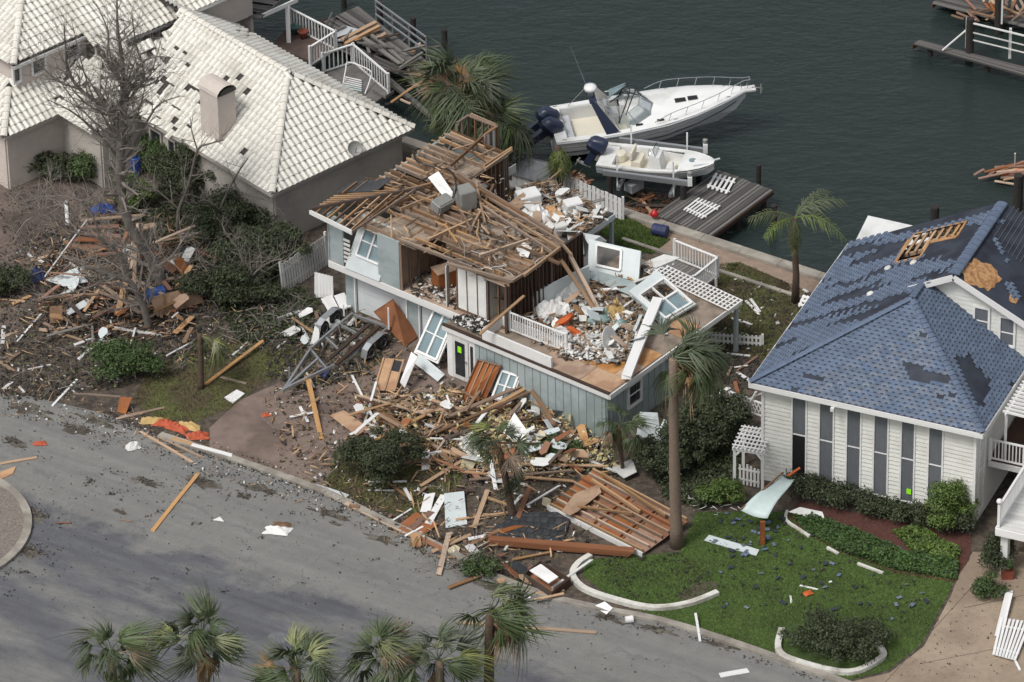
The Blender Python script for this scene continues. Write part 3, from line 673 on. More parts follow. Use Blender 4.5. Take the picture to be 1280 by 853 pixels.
def keepL(x, y, r, c, p):
    px, py = pix(p)
    if inpoly(px, py, hole_px): return False
    t_, v_ = (p-FC.o).dot(FC.a), (p-FC.o).dot(FC.b)
    k = noise.noise(V((v_*1.15+.3, t_*.28, 3.1)))+.35*noise.noise(V((v_*4.5, t_*.9, 9.)))
    th = .22-.30*max(0, min(1, (t_-1.2)/4.0))-.10*max(0, min(1, (v_-4)/6))
    if inpoly(px, py, [(1000, 475), (1035, 440), (1140, 385), (1125, 372), (1040, 425), (990, 468)]) and random.random() < .72: return False
    return k < th+.05
def keepF(x, y, r, c, p):
    px, py = pix(p)
    for P_ in ([(1000, 466), (1032, 474), (1030, 479), (1000, 471)], [(1132, 458), (1150, 462), (1188, 476), (1184, 482), (1145, 480), (1133, 470)], [(1184, 440), (1200, 440), (1206, 470), (1190, 470)], [(1205, 505), (1225, 522), (1220, 532)]):
        if inpoly(px, py, P_): return False
    return random.random() > .003
def keepR(x, y, r, c, p):
    px, py = pix(p)
    return not inpoly(px, py, [(1195, 450), (1212, 446), (1240, 480), (1232, 510), (1220, 505), (1208, 475)]) and random.random() > .008
def keepG(x, y, r, c, p):
    px, py = pix(p); k = nz(p.x*1.0, p.y*.6, 1.1, 7)
    return k > .30 and not inpoly(px, py, [(1195, 320), (1260, 320), (1260, 400), (1195, 380)])
for pl, u, kp, wr in ((left, FC.b, keepL, 1), (frontC, FC.a, keepF, 0), (rightC, FC.b, keepR, 0), (gabR, FC.b, keepG, 1)):
    st = slope_sites(pl, u, SHE, SHW, .5, .01, kp, seed=3)
    # full course strip (dark laminate) under each tab, raised tab above
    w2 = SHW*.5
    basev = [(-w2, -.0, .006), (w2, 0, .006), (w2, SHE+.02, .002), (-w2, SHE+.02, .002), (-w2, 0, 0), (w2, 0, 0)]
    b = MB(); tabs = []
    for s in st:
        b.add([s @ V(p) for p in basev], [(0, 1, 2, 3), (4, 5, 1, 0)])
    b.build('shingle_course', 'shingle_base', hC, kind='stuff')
    w3 = w2*.99
    h = w2*.74
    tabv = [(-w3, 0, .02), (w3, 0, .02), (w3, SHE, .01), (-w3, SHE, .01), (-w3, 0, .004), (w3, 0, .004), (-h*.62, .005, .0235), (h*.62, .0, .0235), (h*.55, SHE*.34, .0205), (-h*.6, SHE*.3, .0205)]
    tabf = [(0, 1, 2, 3), (4, 5, 1, 0), (6, 7, 8, 9)]  # last face: dark quad, a cutout's shadow printed on the tab as colour
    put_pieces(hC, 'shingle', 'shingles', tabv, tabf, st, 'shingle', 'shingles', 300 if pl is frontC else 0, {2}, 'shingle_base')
for a_, b_ in ((frontC[0], AP), (frontC[1], AP), (AP, pc(5.5, WG, AP.z))):
    ridge_caps(hC, 'ridge_shingle', 'ridge_blue', a_+Z*.02, b_+Z*.02, .15, .24, True)
ridge_caps(hC, 'ridge_shingle', 'ridge_blue', pc(RT, 5.35, zE+RS), pc(RT, 11.55, zE+RS), .26, .4, True)
def GRp(p, off=.02):
    n = planepts(gabR); d = fw+cR*((p[0]-640)/FPX)+cU*((426.5-p[1])/FPX); return CAM+d*((gabR[0]-CAM).dot(n)/d.dot(n))+n*off
for ctr, rx, ry, nn in (((1226, 344), 25, 22, 26), ((1267, 373), 8, 7, 10)):
    ps = []
    for i in range(nn):
        a = 2*math.pi*i/nn; k = random.uniform(.72, 1.08); ps.append(GRp((ctr[0]+math.cos(a)*rx*k+ (6*math.sin(a) if rx > 10 else 0), ctr[1]+math.sin(a)*ry*k)))
    b = MB(); b.add(ps, [tuple(range(nn))]); o = b.build('bare_sheathing', 'osb', hC, fixn=True)
for i in range(9):
    a_ = 1238+i*6; beam('batten_line', 'grey_roofing', GRp((1268+i*5, 258+i*3), .02), GRp((1240+i*5, 300+i*4), .02), .02, .012, hC)
for q in ((1110, 336), (1088, 368), (1142, 329)):
    p = GYp(q); b = MB(); b.lathe([(.16, 0), (.17, .03), (.13, .09), (.03, .12)], p, 12, nl); b.build('roof_vent', 'white_old', hC, smooth=True)
# walls
x0, x1, y0 = .45, 9.65, .45
b = MB(); b.prism([pc(x0+.03, y0+.03, 0), pc(x1-.03, y0+.03, 0), pc(x1-.03, WG, 0), pc(13.8, WG, 0), pc(13.8, 11.1, 0), pc(x0+.03, 11.1, 0)], Z, zE-.12); b.build('wall', 'lap_siding', hC, fixn=True)
b = MB(); b.prism([pc(5.2, WG+.0, zE+2.4), pc(10.2, WG, zE-.1), pc(14, WG, zE-.1), pc(14, WG, zE+.05), pc(RT, WG, zE+RS-.12)], FC.b, .12); b.build('gable_wall', 'lap_siding', hC, fixn=True)
# lap boards on the gable
b = MB(); zz = zE-.1
while zz < zE+RS-.35:
    zt = zz+.2; lo = 5.5 if zz > zE+2.3 else 5.5; tl = RT-(zE+RS-.3-zt)/sl; tr = RT+(zE+RS-.3-zt)/.5
    tl = max(tl, 5.3)
    if tr > tl: b.add([pc(tl, WG-.035, zz), pc(min(tr, 13.8), WG-.035, zz), pc(min(tr, 13.8), WG-.012, zt), pc(tl, WG-.012, zt)], [(0, 1, 2, 3)])
    zz = zt
b.build('siding', 'lap_siding', hC, kind='stuff')
for t0 in (7.72, 8.84): window(hC, pc(t0, WG-.04, 0), pc(t0+.56, WG-.04, 0), 5.98 if t0 < 8 else 5.6, 7.1 if t0 < 8 else 6.88, -FC.b, 'white_paint', 'glass_blind', rails=(.45,), depth=.06)
# front wall: piers of lap siding between six tall windows
wt = [(2.72, 3.42), (4.02, 4.67), (5.30, 5.92), (6.56, 7.18), (7.82, 8.42), (8.42+.66, 9.62)]
wt = []
for k, (xa, xb) in enumerate(((991, 1007), (1025, 1041), (1059, 1075), (1093, 1109), (1127, 1142), (1161, 1177))):
    ta = FC.tv(xa, 560, 2.2)[0]; 
    def solve(x):                                              # t where the front wall plane shows at pixel column x
        lo, hi = 0, 11
        for _ in range(40):
            mid = (lo+hi)/2
            if pix(pc(mid, y0, 2.3))[0] < x: lo = mid
            else: hi = mid
        return lo
    wt.append((solve(xa), solve(xb)))
prev = x0
for k, (ta, tb) in enumerate(wt+[(x1, None)]):
    lap_wall(hC, pc(prev+(.08 if k else 0), y0, 0), pc(ta-(.08 if tb else 0), y0, 0), .02, zE-.14, -FC.b)
    if tb: prev = tb
for k, (ta, tb) in enumerate(wt):
    w_ = window(hC, pc(ta, y0-.005, 0), pc(tb, y0-.005, 0), .55, 4.55, -FC.b, 'white_paint', 'glass_blind' if k else 'glass_blind', rails=(.52,), depth=.05, fw_=.07)
    if k == 0:                                                 # broken lower pane: a dark opening
        for c_ in list(w_.children):
            if c_.name.startswith('pane'): c_.data = unit('black'); break
    if k == 4:
        beam('notice', 'lime', pc(ta+.36, y0-.06, .95), pc(ta+.36, y0-.06, 1.2), .2, .012, w_, up=-FC.b)
lap_wall(hC, pc(x1, y0, 0), pc(x1, WG, 0), .02, zE-.14, FC.a)
window(hC, pc(x1+.02, y0+.5, 0), pc(x1+.02, y0+1.05, 0), .4, 4.4, FC.a, 'white_paint', 'glass_dark', rails=(.5,), depth=.05)
lap_wall(hC, pc(x0, y0, 0), pc(x0, 11.1, 0), .02, zE-.14, -FC.a)
for p_ in ((x0-.02, y0-.02), (x1+.02, y0-.02)): beam('corner_board', 'white_paint', pc(*p_, .02), pc(*p_, zE-.15), .12, .12, hC, up=FC.a)
beam('fascia', 'white_paint', pc(-.03, -.03, zE-.13), pc(10.13, -.03, zE-.13), .05, .24, hC)
beam('fascia', 'white_paint', pc(10.13, 0, zE-.13), pc(10.13, WG, zE-.13), .05, .24, hC)
beam('fascia', 'white_paint', pc(-.03, 0, zE-.13), pc(-.03, 11.55, zE-.13), .05, .24, hC)
b = MB(); b.prism([pc(0, 0, zE-.25), pc(10.1, 0, zE-.25), pc(10.1, .5, zE-.25), pc(0, .5, zE-.25)], Z, .02); b.build('soffit', 'white_paint', hC)
rk = lambda t_: zE+RS-abs(t_-RT)*(sl if t_ < RT else .5)
beam('rake_board', 'white_paint', pc(4.95, 5.32, rk(4.95)-.10), pc(RT, 5.32, rk(RT)-.10), .06, .26, hC)
beam('rake_board', 'white_paint', pc(RT, 5.32, rk(RT)-.10), pc(14.2, 5.32, rk(14.2)-.10), .06, .26, hC)
for ta_, tb_ in ((5.3, RT), (RT, 14.2)):
    b = MB(); b.prism([pc(ta_, 5.37, rk(ta_)-.12), pc(tb_, 5.37, rk(tb_)-.12), pc(tb_, WG, rk(tb_)-.12), pc(ta_, WG, rk(ta_)-.12)], Z, .02); b.build('soffit', 'white_paint', hC, fixn=True)
beam('flood_light', 'white_old', pc(3.6, -.12, zE-.35), pc(3.75, -.12, zE-.35), .14, .16, hC)
def railing(parent, p0, p1, h=1.0, step=.14, mat='white_paint', cap=.10, bottom=.1, posts=True, bw=.045):
    p0 = V(p0); p1 = V(p1); L = (p1-p0).length; d = (p1-p0)/L
    beam('rail', mat, p0+Z*h, p1+Z*h, cap, .05, parent); beam('rail', mat, p0+Z*bottom, p1+Z*bottom, .05, .07, parent)
    n = int(L/step)
    for i in range(n):
        q = p0+d*((i+.5)*L/n); beam('baluster', mat, q+Z*bottom, q+Z*(h-.02), bw, bw, parent, up=d)
    if posts:
        for q in (p0, p1): beam('post', mat, q-Z*.0, q+Z*(h+.08), .11, .11, parent, up=d)
# balcony, front deck and pergola at the right side of the house
dk = thing('raised_deck', 'white raised deck with balustrade and post ball, beside the blue roofed house', 'deck', pc(12.6, -1.2, 0))
b = MB(); b.prism([pc(9.75, 1.9, 2.3), pc(14, 1.9, 2.3), pc(14, 5.6, 2.3), pc(9.75, 5.6, 2.3)], Z, .12); b.build('balcony_floor', 'wood_dark', dk)
beam('rim', 'white_old', pc(9.75, 1.87, 2.28), pc(11.75, 1.87, 2.28), .06, .26, dk)
railing(dk, pc(9.8, 1.95, 2.42), pc(11.3, 1.95, 2.42)); 
for i in range(16):
    vv = -2.5+i*.28; beam('deck_board', 'white_old', pc(11.7, vv+.14, 2.36), pc(15, vv+.14, 2.36), .265, .05, dk)
beam('rim', 'white_paint', pc(11.64, -2.55, 2.22), pc(15, -2.55, 2.22), .08, .32, dk); beam('rim', 'white_paint', pc(11.64, -2.5, 2.22), pc(11.64, 1.9, 2.22), .08, .32, dk)
railing(dk, pc(11.72, -2.42, 2.4), pc(11.72, 1.6, 2.4))
b = MB(); b.lathe([(.02, 0), (.1, .05), (.13, .13), (.1, .21), (.02, .25)], pc(11.72, -2.42, 3.5), 12); b.build('post_ball', 'white_paint', dk, smooth=True)
for q in ((11.95, -2.2), (11.95, 1.6), (14.5, -2.2)): beam('column', 'white_old', pc(*q, 0), pc(*q, 2.06), .3, .3, dk, up=FC.a)
for i in range(4):
    q = pc(12.0, -2.1, 0); a_ = .5*i
pg = thing('pergola', 'white slatted pergola over the balcony of the blue roofed house', 'pergola', pc(11.2, 4, 2.4))
for i in range(17):
    vv = 2.2+i*.26; beam('slat', 'white_paint', pc(10.2, vv, 4.75), pc(14, vv-.2, 4.75), .07, .10, pg)
for tt in (10.35, 12.6): beam('rafter', 'white_paint', pc(tt, 2.1, 4.64), pc(tt, 6.6, 4.64), .08, .12, pg)
for q in ((10.35, 2.2), (12.6, 2.2)): beam('post', 'white_paint', pc(*q, 2.42), pc(*q, 4.58), .11, .11, pg)
# ================================================================ WRECKED HOUSE
pb = FB.p; FZ = 2.6; CZ = 5.0
hB = thing('wrecked_house', 'two storey pale blue house torn open, its roof gone and ceiling joists bare', 'house', pb(5, 3, 0))
def lerp(a, b_, k): return a+(b_-a)*k
def quad_panel(name, mat, q, th=.10, holes=(), parent=None, label=None, cat=None, group=None, frame='white_paint', glass='glass_blue', fw_=.08):
    """slab on the bilinear patch q = (bottom-left, bottom-right, top-right, top-left); holes = (s0, t0, s1, t1, panes) get frame and panes"""
    q = [V(p) for p in q]
    at = lambda s, t_: lerp(lerp(q[0], q[1], s), lerp(q[3], q[2], s), t_)
    n = (q[1]-q[0]).cross(q[3]-q[0]).normalized()
    if n.dot(CAM-q[0]) < 0: n = -n
    ss = sorted({0, 1, *[h[0] for h in holes], *[h[2] for h in holes]}); ts = sorted({0, 1, *[h[1] for h in holes], *[h[3] for h in holes]})
    b = MB()
    for i in range(len(ss)-1):
        for j in range(len(ts)-1):
            cs, ct = (ss[i]+ss[i+1])/2, (ts[j]+ts[j+1])/2
            if any(h[0] < cs < h[2] and h[1] < ct < h[3] for h in holes): continue
            b.prism([at(ss[i], ts[j])-n*th, at(ss[i+1], ts[j])-n*th, at(ss[i+1], ts[j+1])-n*th, at(ss[i], ts[j+1])-n*th], n, th)
    root = parent
    if parent is None:
        c = sum(q, V())/4; c.z = min(p.z for p in q); root = thing(name, label, cat, c, group=group)
    body = b.build('wall_panel' if parent is None else name, mat, root, fixn=True)
    for h in holes:
        s0, t0, s1, t1 = h[:4]; np_ = h[4] if len(h) > 4 else 1; e = n*.02
        c4 = [at(s0, t0)+e, at(s1, t0)+e, at(s1, t1)+e, at(s0, t1)+e]
        f = MB()
        for k in range(4): f.beam(c4[k], c4[(k+1) % 4], fw_, th+.05, up=n)
        W = f.build('window', frame, root)
        for k in range(1, np_):
            beam('mullion', frame, lerp(c4[0], c4[1], k/np_), lerp(c4[3], c4[2], k/np_), fw_, th+.03, W, up=n)
        if glass:
            m0, m1 = lerp(c4[0], c4[3], .5), lerp(c4[1], c4[2], .5)
            beam('sash', frame, m0, m1, .05, th, W, up=n)
            for k in range(np_):
                if h[5:] and k in h[5]: continue
                a0 = lerp(c4[0], c4[1], (k+.5)/np_); a1 = lerp(c4[3], c4[2], (k+.5)/np_)
                beam('pane', glass, a0-n*.03, a1-n*.03, (c4[1]-c4[0]).length/np_, .015, W, up=n)
    return root if parent is None else body
def Bw(t0, v0, t1, v1, z0, z1, mat, name='wall', th=.12): return wall(hB, name, mat, pb(t0, v0, 0), pb(t1, v1, 0), z0, z1, th)
# ---- ground floor: garage wall (v .6) and entry block (v -.85)
Bw(.4, .6, .95, .6, 0, 2.3, 'blue_siding'); Bw(3.85, .6, 4.55, .6, 0, 2.3, 'blue_siding'); Bw(.4, .6, .4, 8.3, 0, 2.3, 'blue_siding'); Bw(6.85, .6, 7.3, .6, 0, 2.3, 'blue_siding')
for a_, c_ in ((.95, 3.85), (4.55, 6.85)):
    gd = MB()
    for i in range(4): gd.prism([pb(a_+.05, .62, .03+i*.54), pb(c_-.05, .62, .03+i*.54), pb(c_-.05, .68, .03+i*.54), pb(a_+.05, .68, .03+i*.54)], Z, .525)
    gd.build('garage_door', 'garage_door', hB, fixn=True)
    for e in (a_, c_): beam('door_trim', 'white_paint', pb(e, .53, 0), pb(e, .53, 2.25), .12, .06, hB, up=FB.a)
    beam('door_trim', 'white_paint', pb(a_, .53, 2.22), pb(c_, .53, 2.22), .06, .14, hB)
# belt under the upper floor
beam('belt_board', 'white_paint', pb(-.02, -.03, 2.42), pb(7.25, -.03, 2.42), .08, .30, hB); beam('belt_board', 'white_paint', pb(-.03, 0, 2.42), pb(-.03, 8.5, 2.42), .08, .30, hB)
b = MB(); b.prism([pb(0, 0, 2.46), pb(9.7, 0, 2.46), pb(9.7, 5.4, 2.46), pb(3.1, 5.4, 2.46), pb(3.1, 8.5, 2.46), pb(0, 8.5, 2.46)], Z, .12); b.build('upper_floor', 'plywood', hB, fixn=True)
b = MB(); b.prism([pb(0.1, 0.1, 2.3), pb(9.6, 0.1, 2.3), pb(9.6, 5.3, 2.3), pb(.1, 5.3, 2.3)], Z, .05); b.build('ceiling', 'drywall', hB, fixn=True)
# entry block and right wing ground floor
Bw(8.75, -.85, 15.75, -.85, 0, 2.32, 'blue_siding'); Bw(7.25, -.85, 7.25, .55, 0, 2.32, 'white_paint'); Bw(15.75, -.85, 15.75, 4.2, 0, 2.32, 'blue_siding'); Bw(15.75, 4.2, 9.8, 4.2, 0, 2.32, 'blue_siding')
for i in range(17):                                            # board-and-batten joints
    beam('batten', 'blue_siding', pb(9.0+i*.41, -.925, .05), pb(9.0+i*.41, -.925, 2.2), .03, .025, hB, up=FB.a)
for i in range(11): beam('batten', 'blue_siding', pb(15.825, -.6+i*.43, .05), pb(15.825, -.6+i*.43, 2.2), .03, .025, hB, up=FB.b)
window(hB, pb(15.84, .55, 0), pb(15.84, 1.35, 0), 1.0, 2.0, FB.a, 'white_paint', 'glass_dark')
d0 = MB(); d0.prism([pb(7.3, -.9, 0), pb(8.75, -.9, 0), pb(8.75, -.8, 0), pb(7.3, -.8, 0)], Z, 2.3); dr = d0.build('entry_door', 'white_paint', hB, fixn=True)
beam('door_leaf', 'white_old', pb(7.98, -.93, .08), pb(7.98, -.93, 2.1), .86, .05, dr, up=FB.b)
beam('pane', 'glass_dark', pb(7.98, -.965, .28), pb(7.98, -.965, 1.95), .52, .02, dr, up=FB.b)
beam('side_light', 'glass_dark', pb(8.58, -.915, .28), pb(8.58, -.915, 1.95), .14, .02, dr, up=FB.b)
beam('notice', 'lime', pb(7.98, -.985, 1.45), pb(7.98, -.985, 1.75), .2, .01, dr, up=FB.b)
beam('door_handle', 'chrome', pb(8.33, -.98, 1.0), pb(8.33, -1.0, 1.14), .05, .05, dr)
beam('fascia', 'white_paint', pb(7.1, -1.02, 2.42), pb(16.05, -1.02, 2.42), .06, .24, hB); beam('fascia', 'white_paint', pb(16.08, -1.02, 2.42), pb(16.08, 8.2, 2.42), .06, .24, hB)
beam('roof_edge', 'wood_dark', pb(7.1, -1.0, 2.575), pb(16.05, -1.0, 2.575), .14, .07, hB)
b = MB(); b.prism([pb(7.15, -1.0, 2.44), pb(16.05, -1.0, 2.44), pb(16.05, 8.2, 2.44), pb(9.72, 8.2, 2.44), pb(9.72, 0, 2.44), pb(7.15, 0, 2.44)], Z, .12); b.build('roof_deck', 'ceiling_back', hB, fixn=True)
# plywood sheets of the roof deck, each with its joint
for i, (t0, v0, t1, v1) in enumerate(((12.1, -.9, 14.4, .3), (14.42, -.9, 16.0, .3), (12.9, .32, 15.3, 1.5), (15.32, .32, 16.0, 1.5), (14.0, 1.52, 16.0, 2.7), (14.6, 4.2, 16.0, 5.4), (9.8, .4, 11.2, 1.6), (11.22, .5, 12.85, 1.7))):
    b = MB(); b.prism([pb(t0, v0, 2.565), pb(t1, v0, 2.565), pb(t1, v1, 2.565), pb(t0, v1, 2.565)], Z, .025); b.build('deck_sheet', 'plywood', hB)
# rear deck
b = MB(); b.prism([pb(3.3, 5.5, 2.4), pb(7.4, 5.5, 2.4), pb(7.4, 10.5, 2.4), pb(3.3, 10.5, 2.4)], Z, .12); b.build('rear_deck', 'wood_grey', hB)
b = MB(); b.prism([pb(7.42, 5.4, 2.4), pb(10.4, 5.4, 2.4), pb(10.4, 8.2, 2.4), pb(7.42, 8.2, 2.4)], Z, .12); b.build('rear_deck', 'wood_grey', hB)
beam('rim', 'pale_blue', pb(7.45, 8.2, 2.36), pb(7.45, 10.5, 2.36), .06, .26, hB); beam('rim', 'white_old', pb(3.3, 10.53, 2.36), pb(7.45, 10.53, 2.36), .06, .26, hB)
for q in ((7.35, 10.4), (5.3, 10.4), (7.35, 8.4), (16.0, 7.9), (13.2, 8.1), (10.3, 8.1)): beam('post', 'blue_siding', pb(*q, 0), pb(*q, 2.4), .16, .16, hB, up=FB.a)
Bw(9.72, 4.2, 9.72, 8.2, 0, 2.3, 'pale_blue'); Bw(3.2, 8.4, 9.7, 8.3, 0, 2.3, 'blue_siding')
# ---- upper storey
quad_panel('wall_panel', 'blue_siding', [pb(0, 0, FZ), pb(.8, 0, FZ), pb(.8, 0, CZ-.1), pb(0, 0, CZ-.1)], .1, parent=hB)
quad_panel('wall_panel', 'blue_siding', [pb(2.75, 0, FZ), pb(3.95, -.02, FZ), pb(3.95, -.02, CZ-.02), pb(2.75, 0, CZ-.02)], .1, parent=hB)
Bw(0, 0, 0, 8.5, FZ, CZ-.05, 'blue_siding'); Bw(0, 8.5, 3.1, 8.5, FZ, CZ-.05, 'blue_siding')
for i in range(6): beam('slat', 'white_old', pb(.82, .02, FZ+.25+i*.22), pb(1.15, .05, FZ+.22+i*.22), .03, .12, hB)
# leaning double-window wall panel
quad_panel('leaning_panel', 'pale_blue', [pb(.95, -.12, FZ+.02), pb(2.85, -.10, FZ+.02), pb(3.15, .75, CZ-.05), pb(1.35, .75, CZ+.05)], .10, holes=((.2, .3, .86, .86, 2),), parent=hB, glass='glass_blue')
# studs and panelled partitions inside
def studwall(t0, v0, t1, v1, z0, z1, step=.4, mat='wood_brown', back=None, plate=True):
    p0 = pb(t0, v0, 0); p1 = pb(t1, v1, 0); L = (p1-p0).length; n = max(1, int(L/step))
    d = (p1-p0).normalized()
    for i in range(n+1):
        q = lerp(p0, p1, i/n); a_ = random.uniform(-.03, .03)
        beam('stud', mat, q+Z*z0, q+d*a_+Z*(z1+random.uniform(-.04, .0)), .05, .12, hB, up=Z.cross(d), rough=.0)
    if plate:
        beam('plate', mat, p0+Z*(z1+.03), p1+Z*(z1+.03), .12, .06, hB); beam('plate', mat, p0+Z*(z0+.03), p1+Z*(z0+.03), .12, .06, hB)
    if back:
        o = Z.cross(d)*.08; wall(hB, 'partition', back, p0+o, p1+o, z0, z1-.03, .02)
studwall(4.05, 0, 4.05, 2.9, FZ, CZ-.1, .55, back='wood_brown')
studwall(9.72, .05, 9.72, 5.3, FZ, CZ-.05, .24, 'wood_dark', back='wood_dark')
studwall(6.9, .3, 9.7, .3, FZ, CZ-.15, .5, 'wood_brown')
studwall(4.05, 2.9, 9.7, 3.2, FZ, CZ-.1, .5, back='drywall')
studwall(3.1, 5.2, 3.1, 8.5, FZ, CZ-.05, .28, 'wood_brown', back='wood_dark'); studwall(0.3, 9.3, 1.9, 9.3, FZ, CZ+.5, .4, 'wood_brown'); studwall(1.9, 8.5, 1.9, 9.3, FZ, CZ+.5, .4, 'wood_brown', back='drywall'); studwall(.3, 8.5, .3, 9.3, FZ, CZ+.5, .4, 'wood_brown')
b = MB(); b.prism([pb(.3, 8.5, 2.4), pb(1.9, 8.5, 2.4), pb(1.9, 9.35, 2.4), pb(.3, 9.35, 2.4)], Z, .12); b.build('upper_floor', 'plywood', hB)
for tt, vv, th_ in ((.6, 9.2, 0), (1.6, 9.2, 0)): beam('post', 'blue_siding', pb(tt, vv, 0), pb(tt, vv, 2.4), .14, .14, hB)
Bw(6.95, .28, 8.4, .28, FZ+.1, CZ-.25, 'drywall', 'partition', .03)
Bw(8.45, .25, 8.5, 2.9, FZ, CZ-.4, 'drywall', 'partition', .08)
# room door, cabinet and floor boards seen through the missing front wall
beam('room_door', 'drywall', pb(6.3, .35, FZ), pb(6.3, .35, FZ+2.0), .55, .05, hB, up=FB.a+FB.b*.5)
# ---- ceiling joists, each its own timber
random.seed(21)
def tend(v): return 9.75 if v < 4.1 else max(3.15, 9.75-(v-4.1)*4.3 if v < 5.5 else 3.2)
v = .12
while v < 8.5:
    te = tend(v); t0 = 0.0
    if v < 3.0: t0 = random.uniform(-.05, .1)+max(0, (1.2-v)*.5)
    segs = [(t0, te)]
    if te > 6: c_ = random.uniform(4.2, 6.2); segs = [(t0, c_), (c_-.25, te)]
    for k, (s0, s1) in enumerate(segs):
        if random.random() < .06: continue
        dz = random.uniform(-.02, .03); dv = random.uniform(-.05, .05); e = random.uniform(-.1, .15)
        if random.random() < .12: s1 -= random.uniform(.3, 1.3)
        beam('joist', random.choice(('wood_joist', 'wood_joist', 'wood_brown')), pb(s0, v+k*.05, CZ+.06+dz), pb(s1+e, v+dv+k*.05, CZ+.06+dz-random.uniform(0, .05)), .06, .17, hB)
    v += .375
# ceiling sheets under the joists, some fallen
random.seed(4)
for i in range(8):
    for j in range(7):
        t0, v0 = i*1.22, j*1.22
        if t0 > tend(v0+.6)-.5 or v0 > 8.2: continue
        if random.random() < .24 or (4 < t0 < 8 and v0 < 1.1): continue
        t1 = min(t0+1.2, tend(v0+.3)); v1 = min(v0+1.2, 8.45); zz = CZ-.07-random.uniform(0, .03)
        b = MB(); b.prism([pb(t0, v0, zz), pb(t1, v0, zz), pb(t1, v1, zz), pb(t0, v1, zz)], Z, .015); b.build('ceiling_sheet', 'ceiling_back', hB)
# top plates, cross beams, broken rafters lying over the joists
def over(px0, py0, px1, py1, w_=.09, h=.14, z0=CZ+.22, z1=None, mat='wood_joist', nm='rafter'):
    beam(nm, mat, G(px0, py0, z0), G(px1, py1, z1 if z1 is not None else z0), w_, h, hB, rough=.12)
for a_ in ((620, 157, 563, 207), (588, 143, 620, 157), (640, 185, 605, 208), (606, 212, 640, 188), (563, 166, 606, 185), (568, 221, 660, 271), (572, 217, 690, 290), (580, 228, 705, 305), (585, 240, 700, 312), (592, 250, 690, 316),
           (470, 232, 575, 262), (535, 300, 590, 275), (560, 235, 590, 290), (602, 262, 590, 285), (595, 228, 606, 280), (617, 232, 592, 282), (500, 240, 560, 225), (470, 262, 520, 245), (545, 245, 500, 262),
           (655, 345, 700, 310), (640, 352, 676, 330), (560, 330, 640, 352), (500, 300, 590, 335), (640, 305, 700, 330), (600, 320, 660, 300), (690, 290, 715, 320)):
    over(*a_, z0=CZ+random.uniform(.2, .35), mat=random.choice(('wood_joist', 'wood_tan', 'wood_brown')), nm='broken_rafter')
random.seed(33)
for i in range(26):
    x, y = random.choice(scatter([(430, 255), (560, 165), (640, 195), (605, 215), (705, 305), (680, 335), (600, 340), (500, 300)], 1))
    a_ = random.uniform(0, math.pi); L = random.uniform(.5, 1.9); p = G(x, y, CZ+random.uniform(.18, .3)); q = p+V((math.cos(a_), math.sin(a_), random.uniform(-.06, .1)))*L
    beam('broken_rafter', random.choice(('wood_joist', 'wood_tan', 'wood_brown', 'wood_dark')), p, q, random.uniform(.03, .07), random.uniform(.02, .05), hB, rough=.12)
# eave corner that is still standing: fascia, hip board, jack rafters and sheathing
E0 = G(387, 265, CZ+.05); E1 = G(440, 291, CZ+.05); H1 = G(528, 235, CZ+.75)
beam('eave_fascia', 'white_paint', E0, E1, .05, .22, hB); beam('eave_fascia', 'wood_dark', E0+Z*.12, H1, .1, .16, hB)
EL = G(428, 240, CZ+.05)
for i in range(9):
    k = (i+1)/9.5; q = lerp(E0, H1, k); f_ = lerp(E0, E1, min(1, k*1.3))
    beam('jack_rafter', random.choice(('wood_tan', 'wood_joist', 'wood_brown')), f_+Z*.04, q+Z*.02, .05, .12, hB)
    q2 = lerp(E0, EL, k); beam('jack_rafter', 'wood_joist', q2+Z*.02, lerp(E0, H1, min(1, k*.9)), .05, .12, hB)
b = MB(); q = [G(418, 242, CZ+.2), G(440, 229, CZ+.3), G(492, 222, CZ+.5), G(470, 240, CZ+.4)]; b.prism(q, Z, .03); b.build('roof_sheathing', 'black_felt', hB, fixn=True)
for i in range(4): beam('jack_rafter', 'wood_brown', G(428+i*14, 242-i*2, CZ+.3), G(446+i*14, 228-i*2, CZ+.42), .05, .1, hB)
# low walls and white railing on the roof terrace
quad_panel('low_wall', 'pale_blue', [G(640, 404, FZ), G(737, 356, FZ), G(737, 356, FZ)+Z*.95, G(640, 404, FZ)+Z*.95], .1, parent=hB)
railing(hB, G(637, 414, FZ), G(708, 442, FZ), .95, .13, 'white_paint', .07)
wb = [G(604, 424, FZ), G(690, 460, FZ)]                        # white parapet box in front of the railing
d_ = FB.b*1.3
for a_, c_ in ((wb[0], wb[1]), (wb[0]+d_, wb[1]+d_), (wb[0], wb[0]+d_)): wall(hB, 'parapet', 'white_paint', a_, c_, FZ-.02, FZ+.5, .1)
# stair landing with white rail at the canal side
ld = thing('stair_landing', 'low wooden landing with white balustrade facing the canal dock', 'landing', pb(11.2, 10.6, 0))
for i in range(13): beam('board', 'wood_grey', pb(9.9+i*.18, 9.7, .47), pb(9.9+i*.18, 11.6, .47), .165, .06, ld)
for q in ((9.95, 9.75), (12.2, 9.75), (12.2, 11.55), (9.95, 11.55)): beam('leg', 'white_old', pb(*q, 0), pb(*q, .44), .12, .12, ld)
railing(ld, pb(9.9, 11.6, .5), pb(12.25, 11.6, .5), 1.0, .15); railing(ld, pb(12.25, 11.6, .5), pb(12.35, 9.7, .5), 1.0, .15)
for i in range(3): beam('step', 'wood_grey', pb(9.95, 9.55-i*.3, .34-i*.13), pb(12.2, 9.55-i*.3, .34-i*.13), .28, .05, ld); beam('riser', 'wood_grey', pb(9.95, 9.55-i*.3, (.32-i*.13)/2), pb(12.2, 9.55-i*.3, (.32-i*.13)/2), .03, .32-i*.13, ld)
